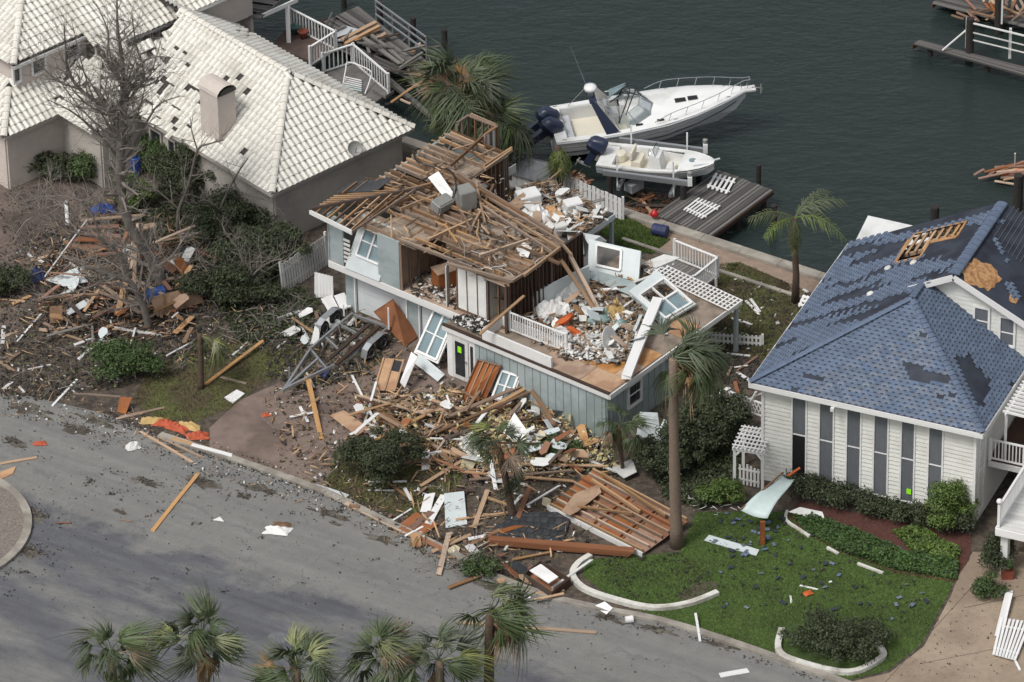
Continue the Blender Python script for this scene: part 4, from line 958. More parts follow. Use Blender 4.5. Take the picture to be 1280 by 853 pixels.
# white lattice lying along the terrace edge
lt = thing('lattice_panel', 'long white lattice panel fallen along the terrace edge', 'lattice', pb(13.9, 7.9, FZ+.05))
L0, L1 = G(822, 327, FZ+.12), G(928, 376, FZ+.12); dl = (L1-L0); w_ = FB.b*-.95; N_ = 22
for k in range(5): beam('long_slat', 'white_paint', L0+w_*(k/4), L1+w_*(k/4), .05, .03, lt)
for i in range(N_+1): beam('cross_slat', 'white_paint', L0+dl*(i/N_)+Z*.03, L0+dl*(i/N_)+w_+Z*.03, .07, .03, lt)
# ================================================================ BOATS
def hull(L, B, stations, prof=1.0):
    """stations: (x, halfbeam at sheer, sheer z, chine half, chine z, keel z)"""
    b = MB(); vs = []; fs = []
    for (x, hb, sz, cb, cz, kz) in stations:
        vs += [(x, -hb, sz), (x, -(hb*.6+cb*.4), sz*.45+cz*.55), (x, -cb, cz), (x, 0, kz), (x, cb, cz), (x, (hb*.6+cb*.4), sz*.45+cz*.55), (x, hb, sz)]
    n = len(stations)
    for i in range(n-1):
        for j in range(6): fs.append((i*7+j, i*7+j+1, i*7+7+j+1, i*7+7+j))
    fs.append(tuple(range(6, -1, -1))); b.add(vs, fs); return b
def outboard(parent, x, y, z, sc, tilt, mat):
    """cowl, leg and propeller; tilted up out of the water"""
    rt = Matrix.Translation(V((x, y, z))) @ Matrix.Rotation(tilt, 4, 'Y') @ Matrix.Scale(sc, 4)
    T_ = lambda p: rt @ V(p)
    b = MB(); rings = [(.16, .0), (.25, .04), (.28, .2), (.29, .21), (.29, .26), (.28, .27), (.27, .48), (.22, .6), (.1, .64)]
    vs = []; fs = []; k = 12
    for r, h in rings:
        for j in range(k):
            a = 2*math.pi*(j+.5)/k; cx_, cy_ = math.cos(a), math.sin(a); vs.append(T_((-.28+math.copysign(abs(cx_)**.6, cx_)*r*1.4, math.copysign(abs(cy_)**.6, cy_)*r*.85, h*(1+.12*cx_))))
    for i in range(len(rings)-1):
        for j in range(k): fs.append((i*k+j, i*k+(j+1) % k, (i+1)*k+(j+1) % k, (i+1)*k+j))
    fs += [tuple(range(k-1, -1, -1)), tuple(range((len(rings)-1)*k, len(rings)*k))]
    b.add(vs, fs); m_ = b.build('outboard_motor', mat, parent, smooth=True, local=True)
    b = MB(); b.prism([T_(p) for p in ((-.40, -.09, .05), (-.12, -.09, .05), (-.16, -.05, -.75), (-.42, -.05, -.75))], (rt.to_3x3() @ V((0, 1, 0))), .16); b.build('leg', mat, m_, fixn=True, local=True)
    b = MB(); b.tube([T_((-.7, 0, -.78)), T_((-.45, 0, -.78)), T_((-.1, 0, -.78))], [.05*sc, .08*sc, .03*sc], 8)
    for a in range(3):
        an = a*2.094; b.prism([T_((-.66, 0, -.78)), T_((-.62, math.cos(an)*.18-math.sin(an)*.06, -.78+math.sin(an)*.18+math.cos(an)*.06)), T_((-.68, math.cos(an)*.2+math.sin(an)*.06, -.78+math.sin(an)*.2-math.cos(an)*.06))], rt.to_3x3() @ V((1, 0, 0)), .015)
    b.build('propeller', 'grey_metal', m_, local=True)
    b = MB(); b.box(-.1, .1, -.12, .12, -.3, .1); b.v = [tuple(T_(p)) for p in b.v]; b.build('bracket', 'grey_metal', m_, local=True)
# ---- cruiser
bl0, bl1 = G(690, 168, -.2), G(936, 118, .9)
ang = math.atan2(bl1.y-bl0.y, bl1.x-bl0.x); L = math.hypot(bl1.x-bl0.x, bl1.y-bl0.y)
big = thing('cabin_cruiser', 'large white cabin cruiser with two navy outboards and a radar arch, afloat in the canal', 'boat', V((bl0.x, bl0.y, WATER_Z+.42)), ang)
big.matrix_world = WM[big] @ Matrix.Rotation(R(-2.5), 4, 'Y') @ Matrix.Rotation(R(5), 4, 'X'); WM[big] = big.matrix_world.copy()
k = L/9.2
ST = [(0, 1.42, 1.0, 1.25, .1, -.45), (1.5, 1.48, 1.0, 1.3, .1, -.5), (3.5, 1.5, 1.08, 1.28, .12, -.5), (5.2, 1.42, 1.2, 1.1, .2, -.45), (6.6, 1.15, 1.34, .75, .38, -.3), (7.8, .74, 1.47, .38, .65, .0), (8.6, .38, 1.55, .12, .95, .5), (9.1, .14, 1.6, .03, 1.35, 1.15)]
ST = [(x*k, *r) for x, *r in ST]
hb = hull(L, 3, ST); hb.build('hull', 'gelcoat', big, local=True, fixn=True)
def sheer(x):
    for i in range(len(ST)-1):
        if ST[i][0] <= x <= ST[i+1][0]:
            f = (x-ST[i][0])/(ST[i+1][0]-ST[i][0]); return ST[i][1]+(ST[i+1][1]-ST[i][1])*f, ST[i][2]+(ST[i+1][2]-ST[i][2])*f
    return ST[-1][1], ST[-1][2]
# foredeck (crowned) and side decks
b = MB(); xs = [3.55, 4.2, 5, 5.8, 6.6, 7.4, 8.1, 8.7, 9.1]; vs = []; fs = []
for x in xs:
    h, z = sheer(x*k)
    for e in (-1, -.72, -.35, 0, .35, .72, 1): vs.append((x*k, h*e*.985, z+.02+.30*(1-abs(e)**2.2)*min(1, (9.2-x)/3)))
for i in range(len(xs)-1):
    for j in range(6): fs.append((i*7+j, i*7+j+1, i*7+8+j, i*7+7+j))
b.add(vs, fs); b.build('foredeck', 'gelcoat', big, smooth=True, local=True, fixn=True)
b = MB()
for s in (-1, 1):
    pr = [(x, sheer(x)) for x in [0, .9*k, 1.8*k, 2.7*k, 3.6*k]]
    for i in range(4):
        (xa, (ha, za)), (xb, (hb_, zb)) = pr[i], pr[i+1]
        b.prism([(xa, s*ha, za), (xb, s*hb_, zb), (xb, s*(hb_-.3), zb), (xa, s*(ha-.3), za)], (0, 0, 1), .05)
        b.prism([(xa, s*(ha-.28), .3), (xb, s*(hb_-.28), .3), (xb, s*(hb_-.33), .3), (xa, s*(ha-.33), .3)], (0, 0, 1), .72)
b.box(0, .55*k, -1.15, 1.15, .95, 1.04); b.box(.5*k, .56*k, -1.12, 1.12, .3, .97)
b.build('coaming', 'gelcoat', big, local=True, fixn=True)
b = MB(); b.box(.5*k, 3.9*k, -1.2, 1.2, .28, .34); b.build('cockpit_sole', 'cream', big, local=True)
b = MB(); b.box(.58*k, .95*k, -1.0, 1.0, .34, .72); b.build('aft_bench', 'gelcoat_grey', big, local=True)
b = MB(); b.box(3.5*k, 3.6*k, -1.2, 1.2, .3, 1.25); b.build('bulkhead', 'gelcoat', big, local=True)
b = MB(); b.box(2.7*k, 3.2*k, .3, .9, .34, .95); b.box(2.55*k, 2.68*k, .3, .9, .8, 1.45); b.build('helm_seat', 'gelcoat_grey', big, local=True)
b = MB(); b.box(3.25*k, 3.55*k, .2, 1.0, .34, 1.45); b.build('console', 'gelcoat', big, local=True)
b = MB(); b.tube([(3.22*k, .6+math.cos(a)*.17, 1.35+math.sin(a)*.17) for a in [i*.5236 for i in range(13)]], .02, 5); b.build('steering_wheel', 'black', big, local=True)
# wrap-around windscreen
pts = [(3.0, -1.18, 1.1), (3.9, -1.15, 1.16), (4.6, -.75, 1.32), (4.85, 0, 1.42), (4.6, .75, 1.32), (3.9, 1.15, 1.16), (3.0, 1.18, 1.1)]
top = [(2.7, -1.0, 1.75), (3.45, -.95, 1.85), (4.0, -.6, 1.95), (4.15, 0, 2.0), (4.0, .6, 1.95), (3.45, .95, 1.85), (2.7, 1.0, 1.75)]
wf = MB()
for i in range(6):
    P0 = [V((p[0]*k, p[1], p[2])) for p in (pts[i], pts[i+1], top[i+1], top[i])]
    wf.tube([P0[3], P0[2]], .022, 5); wf.tube([P0[0], P0[3]], .02, 5)
ws = wf.build('windscreen_frame', 'chrome', big, local=True)
for i in range(6):
    P0 = [V((p[0]*k, p[1], p[2])) for p in (pts[i], pts[i+1], top[i+1], top[i])]; g = MB(); n_ = (P0[1]-P0[0]).cross(P0[3]-P0[0]).normalized(); g.prism(P0, n_, .012); g.build('pane', 'clear_glass', ws, local=True, fixn=True)
# fallen canvas frame over the helm
b = MB()
for q in ([(3.0, -.9, 1.3), (3.4, -.8, 2.3), (3.7, 0, 2.45), (3.6, .7, 2.2), (3.3, .9, 1.4)], [(3.4, -.5, 1.4), (3.9, -.2, 2.4), (4.2, .4, 2.3), (4.0, .8, 1.5)], [(2.8, .2, 1.7), (3.5, .1, 2.2), (4.1, -.1, 2.1)]): b.tube(smoothpath([(x*k, y, z) for x, y, z in q], 4), .03, 5)
b.build('canvas_frame', 'black', big, local=True, smooth=True)
b = MB(); b.prism([(2.8*k, .35, 1.85), (3.6*k, .5, 2.3), (3.7*k, 1.05, 2.05), (2.9*k, 1.1, 1.75)], (0, 0, 1), .03); b.build('canvas', 'glass_blue', big, local=True, fixn=True)
# arch legs, radar dome, antenna
for s in (-1, 1):
    b = MB(); b.prism([(2.35*k, s*1.32, 1.05), (3.0*k, s*1.32, 1.05), (2.0*k, s*.75, 2.55), (1.75*k, s*.75, 2.55)], (0, s*1.0, .2), .07); b.build('radar_arch', 'navy' if s < 0 else 'gelcoat', big, local=True, fixn=True)
b = MB(); b.box(1.72*k, 2.05*k, -.8, .8, 2.5, 2.6); b.build('arch_top', 'navy', big, local=True)
b = MB(); b.lathe([(.12, -.3), (.12, 0), (.28, .03), (.31, .12), (.28, .22), (.1, .27)], (1.85*k, -.3, 2.9), 14); b.build('radar_dome', 'gelcoat', big, smooth=True, local=True)
b = MB(); b.tube([(1.8*k, .3, 2.6), (1.2*k, .9, 4.6)], [.018, .008], 5); b.build('antenna', 'chrome', big, local=True)
b = MB(); b.tube([(2.0*k, .7, 2.6), (1.0*k, 1.2, 1.1)], .018, 5); b.tube([(1.95*k, -.8, 2.6), (2.9*k, -1.0, 1.8)], .018, 5); b.build('stay', 'chrome', big, local=True)
# bow rail
b = MB(); rail = []
for s in (-1, 1):
    line = []
    for x in (4.6, 5.4, 6.2, 7.0, 7.8, 8.5, 9.0, 9.3):
        h, z = sheer(min(x, 9.1)*k); line.append((x*k, s*max(h-.1, .12), z+.12+.42*min(1, (x-4.3)/1.2)))
        if x > 4.7: b.tube([(x*k-.15, s*max(h-.14, .1), z+.05), line[-1]], .013, 4)
    rail.append(line); b.tube(smoothpath(line, 3), .018, 5)
b.tube([rail[0][-1], rail[1][-1]], .018, 5); b.build('bow_rail', 'chrome', big, local=True)
b = MB(); b.box(8.9*k, 9.55*k, -.2, .2, 1.52, 1.6); b.build('pulpit', 'gelcoat', big, local=True)
b = MB(); b.tube([(9.4*k, 0, 1.62), (9.85*k, 0, 1.5)], .03, 6); b.prism([(9.75*k, -.2, 1.35), (9.9*k, 0, 1.45), (9.75*k, .2, 1.35), (9.8*k, 0, 1.75)], (1, 0, 0), .03); b.build('anchor', 'grey_metal', big, local=True)
for y in (-.32, .12):
    b = MB(); b.box(5.75*k, 6.25*k, y-.02, y+.25, 1.60, 1.63); b.build('deck_hatch', 'black', big, local=True)
    break
b = MB(); b.box(6.35*k, 6.8*k, -.34, -.07, 1.635, 1.66); b.build('deck_hatch', 'black', big, local=True)
for x in (3.9, 4.9): 
    h, z = sheer(x*k); b = MB(); b.box((x-.16)*k, (x+.16)*k, -h*.80-.04, -h*.80+.04, z+.10, z+.19); b.build('porthole', 'black', big, local=True)
b = MB(); 
for i in range(len(ST)-1):
    for s in (-1, 1): b.tube([(ST[i][0], s*(ST[i][1]+.01), ST[i][2]-.03), (ST[i+1][0], s*(ST[i+1][1]+.01), ST[i+1][2]-.03)], .035, 5)
b.build('rub_rail', 'gelcoat_grey', big, local=True)
for s in (-1, 1):                                              # dark boot stripe and two thin hull lines, built just proud of the topsides
    for f_, r_, m_ in ((.30, .022, 'navy'), (.62, .012, 'grey_metal')):
        b = MB(); b.tube([(x, s*(cb+(hb_*.6+cb*.4-cb)*f_/.45+.006 if f_ < .45 else (hb_*.6+cb*.4)+(hb_-(hb_*.6+cb*.4))*(f_-.45)/.55+.006), cz+(sz-cz)*f_) for x, hb_, sz, cb, cz, kz in ST[:-1]], r_, 4); b.build('hull_stripe', m_, big, local=True)
for x in (.4, 2.9, 5.6, 8.2):
    for s in (-1, 1): h, z = sheer(x*k); b = MB(); b.tube([(x*k-.1, s*(h-.12), z+.09), (x*k+.1, s*(h-.12), z+.09)], .016, 5); b.tube([(x*k, s*(h-.12), z+.02), (x*k, s*(h-.12), z+.09)], .016, 5); b.build('cleat', 'chrome', big, local=True)
outboard(big, -.15, .42, .75, 1.25, R(48), 'navy'); outboard(big, -.15, -.42, .75, 1.25, R(52), 'navy')
# ---- centre console skiff on the lift
s0, s1 = G(752, 200, .35), G(893, 212, .6); ang2 = math.atan2(s1.y-s0.y, s1.x-s0.x); L2 = math.hypot(s1.x-s0.x, s1.y-s0.y); k2 = L2/5.5
sk = thing('centre_console_skiff', 'small white centre console boat hanging in the boat lift', 'boat', V((s0.x, s0.y, .1)), ang2)
S2 = [(0, 1.0, .55, .88, .1, -.12), (1.2, 1.06, .56, .9, .08, -.18), (2.6, 1.08, .6, .88, .1, -.2), (3.8, 1.0, .68, .7, .16, -.15), (4.6, .8, .76, .45, .28, 0), (5.15, .5, .82, .2, .45, .2), (5.5, .15, .86, .05, .65, .5)]
S2 = [(x*k2, *r) for x, *r in S2]; hull(L2, 2, S2).build('hull', 'gelcoat_grey', sk, local=True, fixn=True)
def sh2(x):
    for i in range(len(S2)-1):
        if S2[i][0] <= x <= S2[i+1][0]+1e-6:
            f = (x-S2[i][0])/(S2[i+1][0]-S2[i][0]); return S2[i][1]+(S2[i+1][1]-S2[i][1])*f, S2[i][2]+(S2[i+1][2]-S2[i][2])*f
    return S2[-1][1], S2[-1][2]
b = MB()
for s in (-1, 1):
    xs = [0, .8, 1.6, 2.4, 3.2, 3.9]
    for i in range(5):
        (ha, za), (hb_, zb) = sh2(xs[i]*k2), sh2(xs[i+1]*k2); xa, xb = xs[i]*k2, xs[i+1]*k2
        b.prism([(xa, s*ha, za), (xb, s*hb_, zb), (xb, s*(hb_-.2), zb), (xa, s*(ha-.2), za)], (0, 0, 1), .05)
        b.prism([(xa, s*(ha-.17), .15), (xb, s*(hb_-.17), .15), (xb, s*(hb_-.22), .15), (xa, s*(ha-.22), .15)], (0, 0, 1), .42)
b.box(0, .7*k2, -.85, .85, .3, .57)
b.build('gunwale', 'gelcoat', sk, local=True, fixn=True)
b = MB(); xs = [3.9, 4.4, 4.9, 5.25, 5.5]; vs = []; fs = []
for x in xs:
    h, z = sh2(x*k2)
    for e in (-1, -.5, 0, .5, 1): vs.append((x*k2, h*e, z+.05+.05*(1-abs(e))))
for i in range(4):
    for j in range(4): fs.append((i*5+j, i*5+j+1, i*5+6+j, i*5+5+j))
b.add(vs, fs); b.build('casting_deck', 'gelcoat', sk, local=True, fixn=True)
b = MB(); b.box(.6*k2, 4.0*k2, -.85, .85, .13, .17); b.build('sole', 'cream', sk, local=True)
b = MB(); b.box(3.88*k2, 3.94*k2, -.8, .8, .15, .68); b.build('bow_bulkhead', 'gelcoat', sk, local=True)
b = MB(); b.prism([(2.35*k2, -.38, .17), (3.05*k2, -.38, .17), (2.9*k2, -.38, .95), (2.45*k2, -.38, 1.05)], (0, 1, 0), .76); cn = b.build('console', 'gelcoat', sk, local=True, fixn=True)
b = MB(); b.prism([(2.7*k2, -.36, .98), (2.74*k2, -.36, .98), (2.6*k2, -.32, 1.3), (2.57*k2, -.32, 1.3)], (0, 1, 0), .7); b.build('windshield', 'clear_glass', cn, local=True, fixn=True)
b = MB(); b.tube([(2.33*k2, math.cos(a)*.16, .95+math.sin(a)*.16) for a in [i*.5236 for i in range(13)]], .018, 5); b.build('steering_wheel', 'chrome', cn, local=True)
b = MB(); b.box(1.55*k2, 2.0*k2, -.45, .45, .17, .62); st_ = b.build('seat', 'cream', sk, local=True)
b = MB(); b.box(1.5*k2, 1.6*k2, -.45, .45, .7, 1.05); b.box(1.52*k2, 1.56*k2, -.4, -.36, .6, .72); b.box(1.52*k2, 1.56*k2, .36, .4, .6, .72); b.build('backrest', 'cream', st_, local=True)
b = MB(); b.lathe([(.26, .2), (.28, .55), (.24, .6), (.05, .61)], (.85*k2, .3, 0), 12); b.build('livewell', 'cream', sk, local=True)
b = MB(); b.box(3.2*k2, 3.6*k2, -.3, .3, .17, .42); b.build('cooler', 'gelcoat', sk, local=True)
b = MB(); b.lathe([(.18, 0), (.18, .02), (.02, .025)], (4.45*k2, 0, .83), 12); b.build('hatch', 'glass_blue', sk, local=True)
b = MB()
for i in range(len(S2)-1):
    for s in (-1, 1): b.tube([(S2[i][0], s*(S2[i][1]+.01), S2[i][2]-.02), (S2[i+1][0], s*(S2[i+1][1]+.01), S2[i+1][2]-.02)], .03, 5)
b.build('rub_rail', 'grey_metal', sk, local=True)
b = MB(); b.tube([(5.35*k2, .05, .9), (5.7*k2, .25, .95)], .05, 6); b.tube([(5.3*k2, -.2, .9), (4.6*k2, -.55, .9)], .02, 5); b.build('trolling_motor', 'gelcoat_grey', sk, local=True)
outboard(sk, -.05, 0, .55, 1.15, R(25), 'navy')
# ---- boat lift
bx_ = V((math.cos(ang2), math.sin(ang2), 0)); by_ = V((-bx_.y, bx_.x, 0)); cen = V((s0.x, s0.y, 0))+bx_*L2*.45
lf = thing('boat_lift', 'aluminium boat lift with guide poles and dark pilings under the skiff', 'boat lift', V((cen.x, cen.y, WATER_Z-1)))
for s in (-1, 1):
    o = cen+by_*s*1.45
    beam('top_beam', 'alu', o-bx_*1.9+Z*.62, o+bx_*2.1+Z*.62, .16, .24, lf); beam('cradle_beam', 'alu', cen+bx_*s*1.2-by_*1.5-Z*.14, cen+bx_*s*1.2+by_*1.5-Z*.14, .14, .18, lf)
    for e in (-1.6, 1.8):
        q = o+bx_*e; b = MB(); b.tube([V((q.x, q.y, WATER_Z-1)), V((q.x, q.y, .48))], .14, 10); b.build('piling', 'piling', lf)
    q = o+bx_*2.1; beam('motor_box', 'gelcoat', q+Z*.55, q+Z*1.0, .2, .3, lf); b = MB(); b.lathe([(.09, 0), (.11, .12), (.12, .2), (.04, .24)], q+Z*1.0, 10); b.build('motor', 'grey_metal', lf)
    for e in (-1.3, 1.3):
        q = o*1.0+bx_*e-by_*s*.18; beam('guide_pole', 'white_paint', q-Z*.3, q+Z*1.55, .07, .07, lf)
    beam('bunk', 'wood_grey', cen+by_*s*.55-bx_*1.9-Z*.0+Z*.02, cen+by_*s*.55+bx_*1.7+Z*.02, .1, .1, lf)
# ================================================================ DOCKS
def piling(px, py, z0, ztop, r=.16, parent=None, label=None, group=None):
    p = G(px, py, z0); b = MB(); b.tube([V((p.x, p.y, WATER_Z-1.2)), V((p.x, p.y, ztop*.5)), V((p.x, p.y, ztop))], [r, r, r*.96], 10)
    return b.build('piling', 'piling', parent, label, 'piling' if parent is None else None, group)
def dock(name, label, corners, z, n, mat='wood_dock', gap=.02, along=0, skip=(), rim=True, posts=()):
    """boards run from edge 0-1 to edge 3-2"""
    q = [G(x, y, z) for x, y in corners]; c = sum(q, V())/4; t_ = thing(name, label, 'dock', V((c.x, c.y, WATER_Z-1)))
    L = (q[1]-q[0]).length/n
    for i in range(n):
        if i in skip: continue
        a_ = lerp(q[0], q[1], (i+.5)/n); c_ = lerp(q[3], q[2], (i+.5)/n); dz = random.uniform(-.02, .02)
        beam('deck_board', mat, a_+Z*dz, c_+(c_-a_).normalized()*random.uniform(-.08, .12)+Z*dz, L-gap, .05, t_)
    if rim:
        for a_, c_ in ((0, 1), (1, 2), (2, 3)): beam('stringer', 'wood_dark', q[a_]-Z*.14, q[c_]-Z*.14, .1, .2, t_)
    for k_, s in posts:
        p = lerp(lerp(q[0], q[1], k_), lerp(q[3], q[2], k_), s); b = MB(); b.tube([V((p.x, p.y, WATER_Z-1)), V((p.x, p.y, z-.04))], .13, 8); b.build('piling', 'piling', t_)
    return t_
random.seed(41)
dk1 = dock('canal_dock', 'weathered grey plank dock beside the boat lift with white pickets on it', [(898, 213), (966, 238), (886, 297), (818, 268)], -.25, 18, posts=((.05, .1), (.95, .1), (.5, .5), (.95, .5)))
for q, lb in (((948, 240, 205, .12), 'thin dark piling at the tip of the plank dock'), ((967, 283, 256, .15), 'dark piling in the water beside the feathery palm'), ((1168, 290, 258, .2), 'thick dark piling behind the white canopy'), ((1272, 262, 218, .22), 'thick piling hung with rope beside floating orange debris')):
    x, y, yt, r = q; p = G(x, y, WATER_Z); piling(x, y, WATER_Z, WATER_Z+(y-yt)/24.4, r, label=lb)
dk2 = dock('broken_dock', 'broken plank dock with missing boards behind the white tiled house', [(372, 42), (448, 8), (535, 78), (515, 100)], -.3, 34, posts=((.1, .2), (.9, .2), (.5, .2)), skip=(9, 10, 11, 12, 20))
dk3 = dock('low_dock', 'wet dark dock by the shore next to the large palm', [(470, 92), (505, 70), (590, 150), (560, 168)], -.5, 30, skip=(6, 7, 8, 9, 10, 11, 12, 13), posts=((.1, .2), (.9, .2)))
dk4 = dock('far_dock', 'wet black dock with white railing across the canal', [(1140, 56), (1150, 50), (1330, 96), (1320, 108)], -.6, 5, posts=((.5, .1), (.5, .5)))
dk5 = dock('far_boardwalk', 'dark boardwalk heaped with broken timber across the canal', [(1165, 5), (1185, -12), (1330, 25), (1320, 45)], -.6, 6, posts=((.5, .1), (.5, .5)))
beam('rail', 'white_paint', G(1208, 60, -.4)+Z*1.4, G(1330, 90, -.4)+Z*1.4, .08, .06, dk4); beam('rail', 'white_old', G(1208, 60, -.4)+Z*.9, G(1330, 90, -.4)+Z*.9, .05, .05, dk4); beam('rail', 'white_old', G(1208, 60, -.4)+Z*.5, G(1330, 90, -.4)+Z*.5, .05, .05, dk4)
for x, y in ((1208, 60), (1262, 73)): beam('rail_post', 'white_old', G(x, y, -.55), G(x, y, -.55)+Z*1.6, .12, .12, dk4)
beam('brace', 'white_paint', G(1178, 63, -.5), G(1208, 58, -.5)+Z*.9, .07, .05, dk4)
piling(1212, 65, -.6, 1.2, .2, dk4); piling(1248, 30, -.6, 1.6, .2, dk5)
beam('white_post', 'white_paint', G(1252, 30, -.5), G(1252, 30, -.5)+Z*1.9, .08, .08, dk5)
random.seed(8)
for i in range(26):
    x, y = random.uniform(1205, 1285), random.uniform(2, 28); p = G(x, y, -.5+random.uniform(0, .3)); a = random.uniform(0, 3.14); L = random.uniform(.6, 1.8)
    beam('broken_timber', random.choice(('wood_red', 'wood_tan', 'wood_brown')), p, p+V((math.cos(a)*L, math.sin(a)*L, random.uniform(0, .4))), .12, .05, None, label='loose broken timber heaped on the far boardwalk', cat='timber', group='timbers on the far boardwalk', rough=.3)
for i in range(30):
    x, y = random.gauss(1268, 14), random.gauss(218, 4); p = G(x, y, WATER_Z+.04+random.uniform(0, .25)); a = random.gauss(.0, .5); L = random.uniform(.5, 1.6)
    beam('floating_board', random.choice(('wood_red', 'orange', 'wood_red', 'wood_tan')), p-V((L/2, 0, 0)), p+V((math.cos(a)*L/2, math.sin(a)*L/2, random.uniform(0, .2))), .14, .04, None, label='reddish broken board drifting against the roped piling', cat='timber', group='boards drifting by the roped piling', rough=.3)
beam('white_stake', 'white_paint', G(1268, 218, WATER_Z-.3), G(1268, 218, WATER_Z)+Z*1.1, .06, .06, None, label='thin white stake standing in the drifting orange boards', cat='stake')
# pieces on and round the broken dock behind the tiled house
for q, nm in ((((473, 18), (530, 55)), 'a'),):
    t_ = thing('dock_gangway', 'white tubular gangway rail fallen along the broken dock', 'railing', G(500, 40, -.3))
    p0, p1 = G(470, 26, -.2), G(533, 72, -.2)
    for h in (.35, .75, 1.1): beam('rail', 'alu', p0+Z*h, p1+Z*h, .07, .07, t_)
    for k_ in (0, .33, .66, 1): beam('post', 'alu', lerp(p0, p1, k_)-Z*.1, lerp(p0, p1, k_)+Z*1.15, .06, .06, t_)
for x, y, yt in ((476, 40, 8), (517, 50, 28), (556, 60, 46), (530, 78, 52), (505, 108, 96), (430, 10, -2)):
    piling(x, y, WATER_Z, WATER_Z+(y-yt)/24.4+.3, .14, label='dark round piling of the broken dock behind the tiled house', group='pilings of the broken dock')
for q in ((428, 50, 470, 28, .22), (432, 55, 474, 33, .18), (455, 48, 500, 80, .16), (465, 44, 505, 78, .14), (470, 50, 482, 42, .2), (500, 85, 528, 66, .12)):
    beam('dock_timber', 'wood_tan' if q[4] > .17 else 'wood_grey', G(q[0], q[1], -.05), G(q[2], q[3], .05), q[4], .1, None, label='long timber lying loose across the broken dock', cat='timber', group='timbers on the broken dock', rough=.2)
for i in range(22):
    x, y = random.uniform(465, 520), random.uniform(52, 88); p = G(x, y, WATER_Z+.06); a = random.uniform(0, 3.1); L = random.uniform(.3, .9)
    beam('floating_board', random.choice(('white_old', 'wood_grey', 'wood_tan')), p, p+V((math.cos(a)*L, math.sin(a)*L, .02)), .1, .03, None, label='short slat floating in the gap of the broken dock', cat='board', group='slats floating by the broken dock')
for i in range(26):
    x, y = random.choice(((random.uniform(400, 455), random.uniform(30, 62)), (random.uniform(455, 530), random.uniform(45, 100)), (random.uniform(470, 545), random.uniform(95, 135)))); p = G(x, y, -.2+random.uniform(0, .35)); a = random.uniform(0, 3.14); L = random.uniform(.6, 2.4); m_ = random.choice(('wood_dock', 'wood_grey', 'wood_dark', 'wood_tan'))
    beam('dock_timber', m_, p, p+V((math.cos(a)*L, math.sin(a)*L, random.uniform(-.25, .3))), random.uniform(.08, .16), .05, None, label='%s plank wrenched loose on the broken dock' % {'wood_dock': 'weathered', 'wood_grey': 'grey', 'wood_dark': 'dark wet', 'wood_tan': 'tan'}[m_], cat='timber', group='%s planks on the broken dock' % m_[5:], rough=.2)
b = MB(); b.prism([G(x, y, -.15) for x, y in ((412, 45), (430, 33), (452, 40), (440, 52), (420, 52))], Z, .08); b.build('upturned_dinghy_panel', 'gelcoat_grey', None, 'flat pale grey panel lying on the broken dock', 'panel', fixn=True)
# porch, balcony railings and pots at the back of the tiled house
pr = thing('rear_porch', 'grey plank porch roof with white posts behind the white tiled house', 'porch', G(345, 60, 0))
for i in range(12): beam('roof_plank', 'wood_grey', lerp(G(296, 16, 3.2), G(335, -25, 3.2), i/11), lerp(G(328, 20, 3.2), G(372, -18, 3.2), i/11), .5, .05, pr, up=Z)
beam('gutter', 'white_paint', G(328, 20, 3.15), G(372, 0, 3.15), .08, .2, pr); beam('post', 'white_paint', G(359, 6, 3.1)-Z*3.1, G(359, 6, 3.1), .2, .2, pr)
bl = thing('rear_balcony', 'white railed timber balcony behind the tiled roof above the dock', 'balcony', G(400, 90, 0))
b = MB(); b.prism([G(x, y, 1.0) for x, y in ((355, 42), (362, 32), (420, 62), (395, 82), (340, 60))], Z, .12); b.build('floor', 'wood_dark', bl, fixn=True)
railing(bl, G(362, 34, 1.12), G(420, 64, 1.12), 1.05, .2); railing(bl, G(420, 64, 1.12), G(388, 84, 1.12), 1.05, .2)
b = MB(); b.prism([G(x, y, .2) for x, y in ((406, 92), (440, 80), (488, 118), (470, 130), (420, 112))], Z, .12); b.build('lower_floor', 'wood_grey', bl, fixn=True)
railing(bl, G(404, 92, .32), G(442, 80, .32), 1.05, .22); railing(bl, G(442, 80, .32), G(486, 118, .32), 1.05, .22)
for x, y, mt_, s, lb in ((369, 42, 'green_pot', .26, 'green glazed pot on the rear balcony'), (379, 48, 'terracotta', .24, 'terracotta pot on the rear balcony')):
    b = MB(); b.lathe([(s*.6, 0), (s, .35), (s*1.1, .4), (s*.9, .41), (s*.8, .3), (.02, .29)], G(x, y, 1.12), 14); b.build('plant_pot', mt_, None, lb, 'pot', smooth=True)
ch = thing('patio_chair', 'white tubular patio chair with blue slats upside down on the lower balcony', 'chair', G(448, 102, .32))
for i in range(6): beam('slat', 'teal_metal' if i > 3 else 'white_paint', G(430, 96+i*2.6, .4+i*.04), G(452, 101+i*2.6, .4+i*.04), .07, .03, ch)
b = MB(); b.tube(smoothpath([G(428, 110, .35), G(432, 88, .9), G(436, 78, 1.0), G(462, 88, 1.0), G(463, 98, .7), G(456, 118, .35)], 4), .03, 6); b.build('frame', 'white_paint', ch)
bxp = thing('dock_crate', 'grey open timber crate beside the lower balcony stairs', 'crate', G(478, 118, 0))
for z_ in (.1, .3, .5): 
    for a_, c_ in (((465, 112), (482, 122)), ((482, 122), (492, 115))): beam('slat', 'wood_grey', G(*a_, z_), G(*c_, z_), .03, .16, bxp)
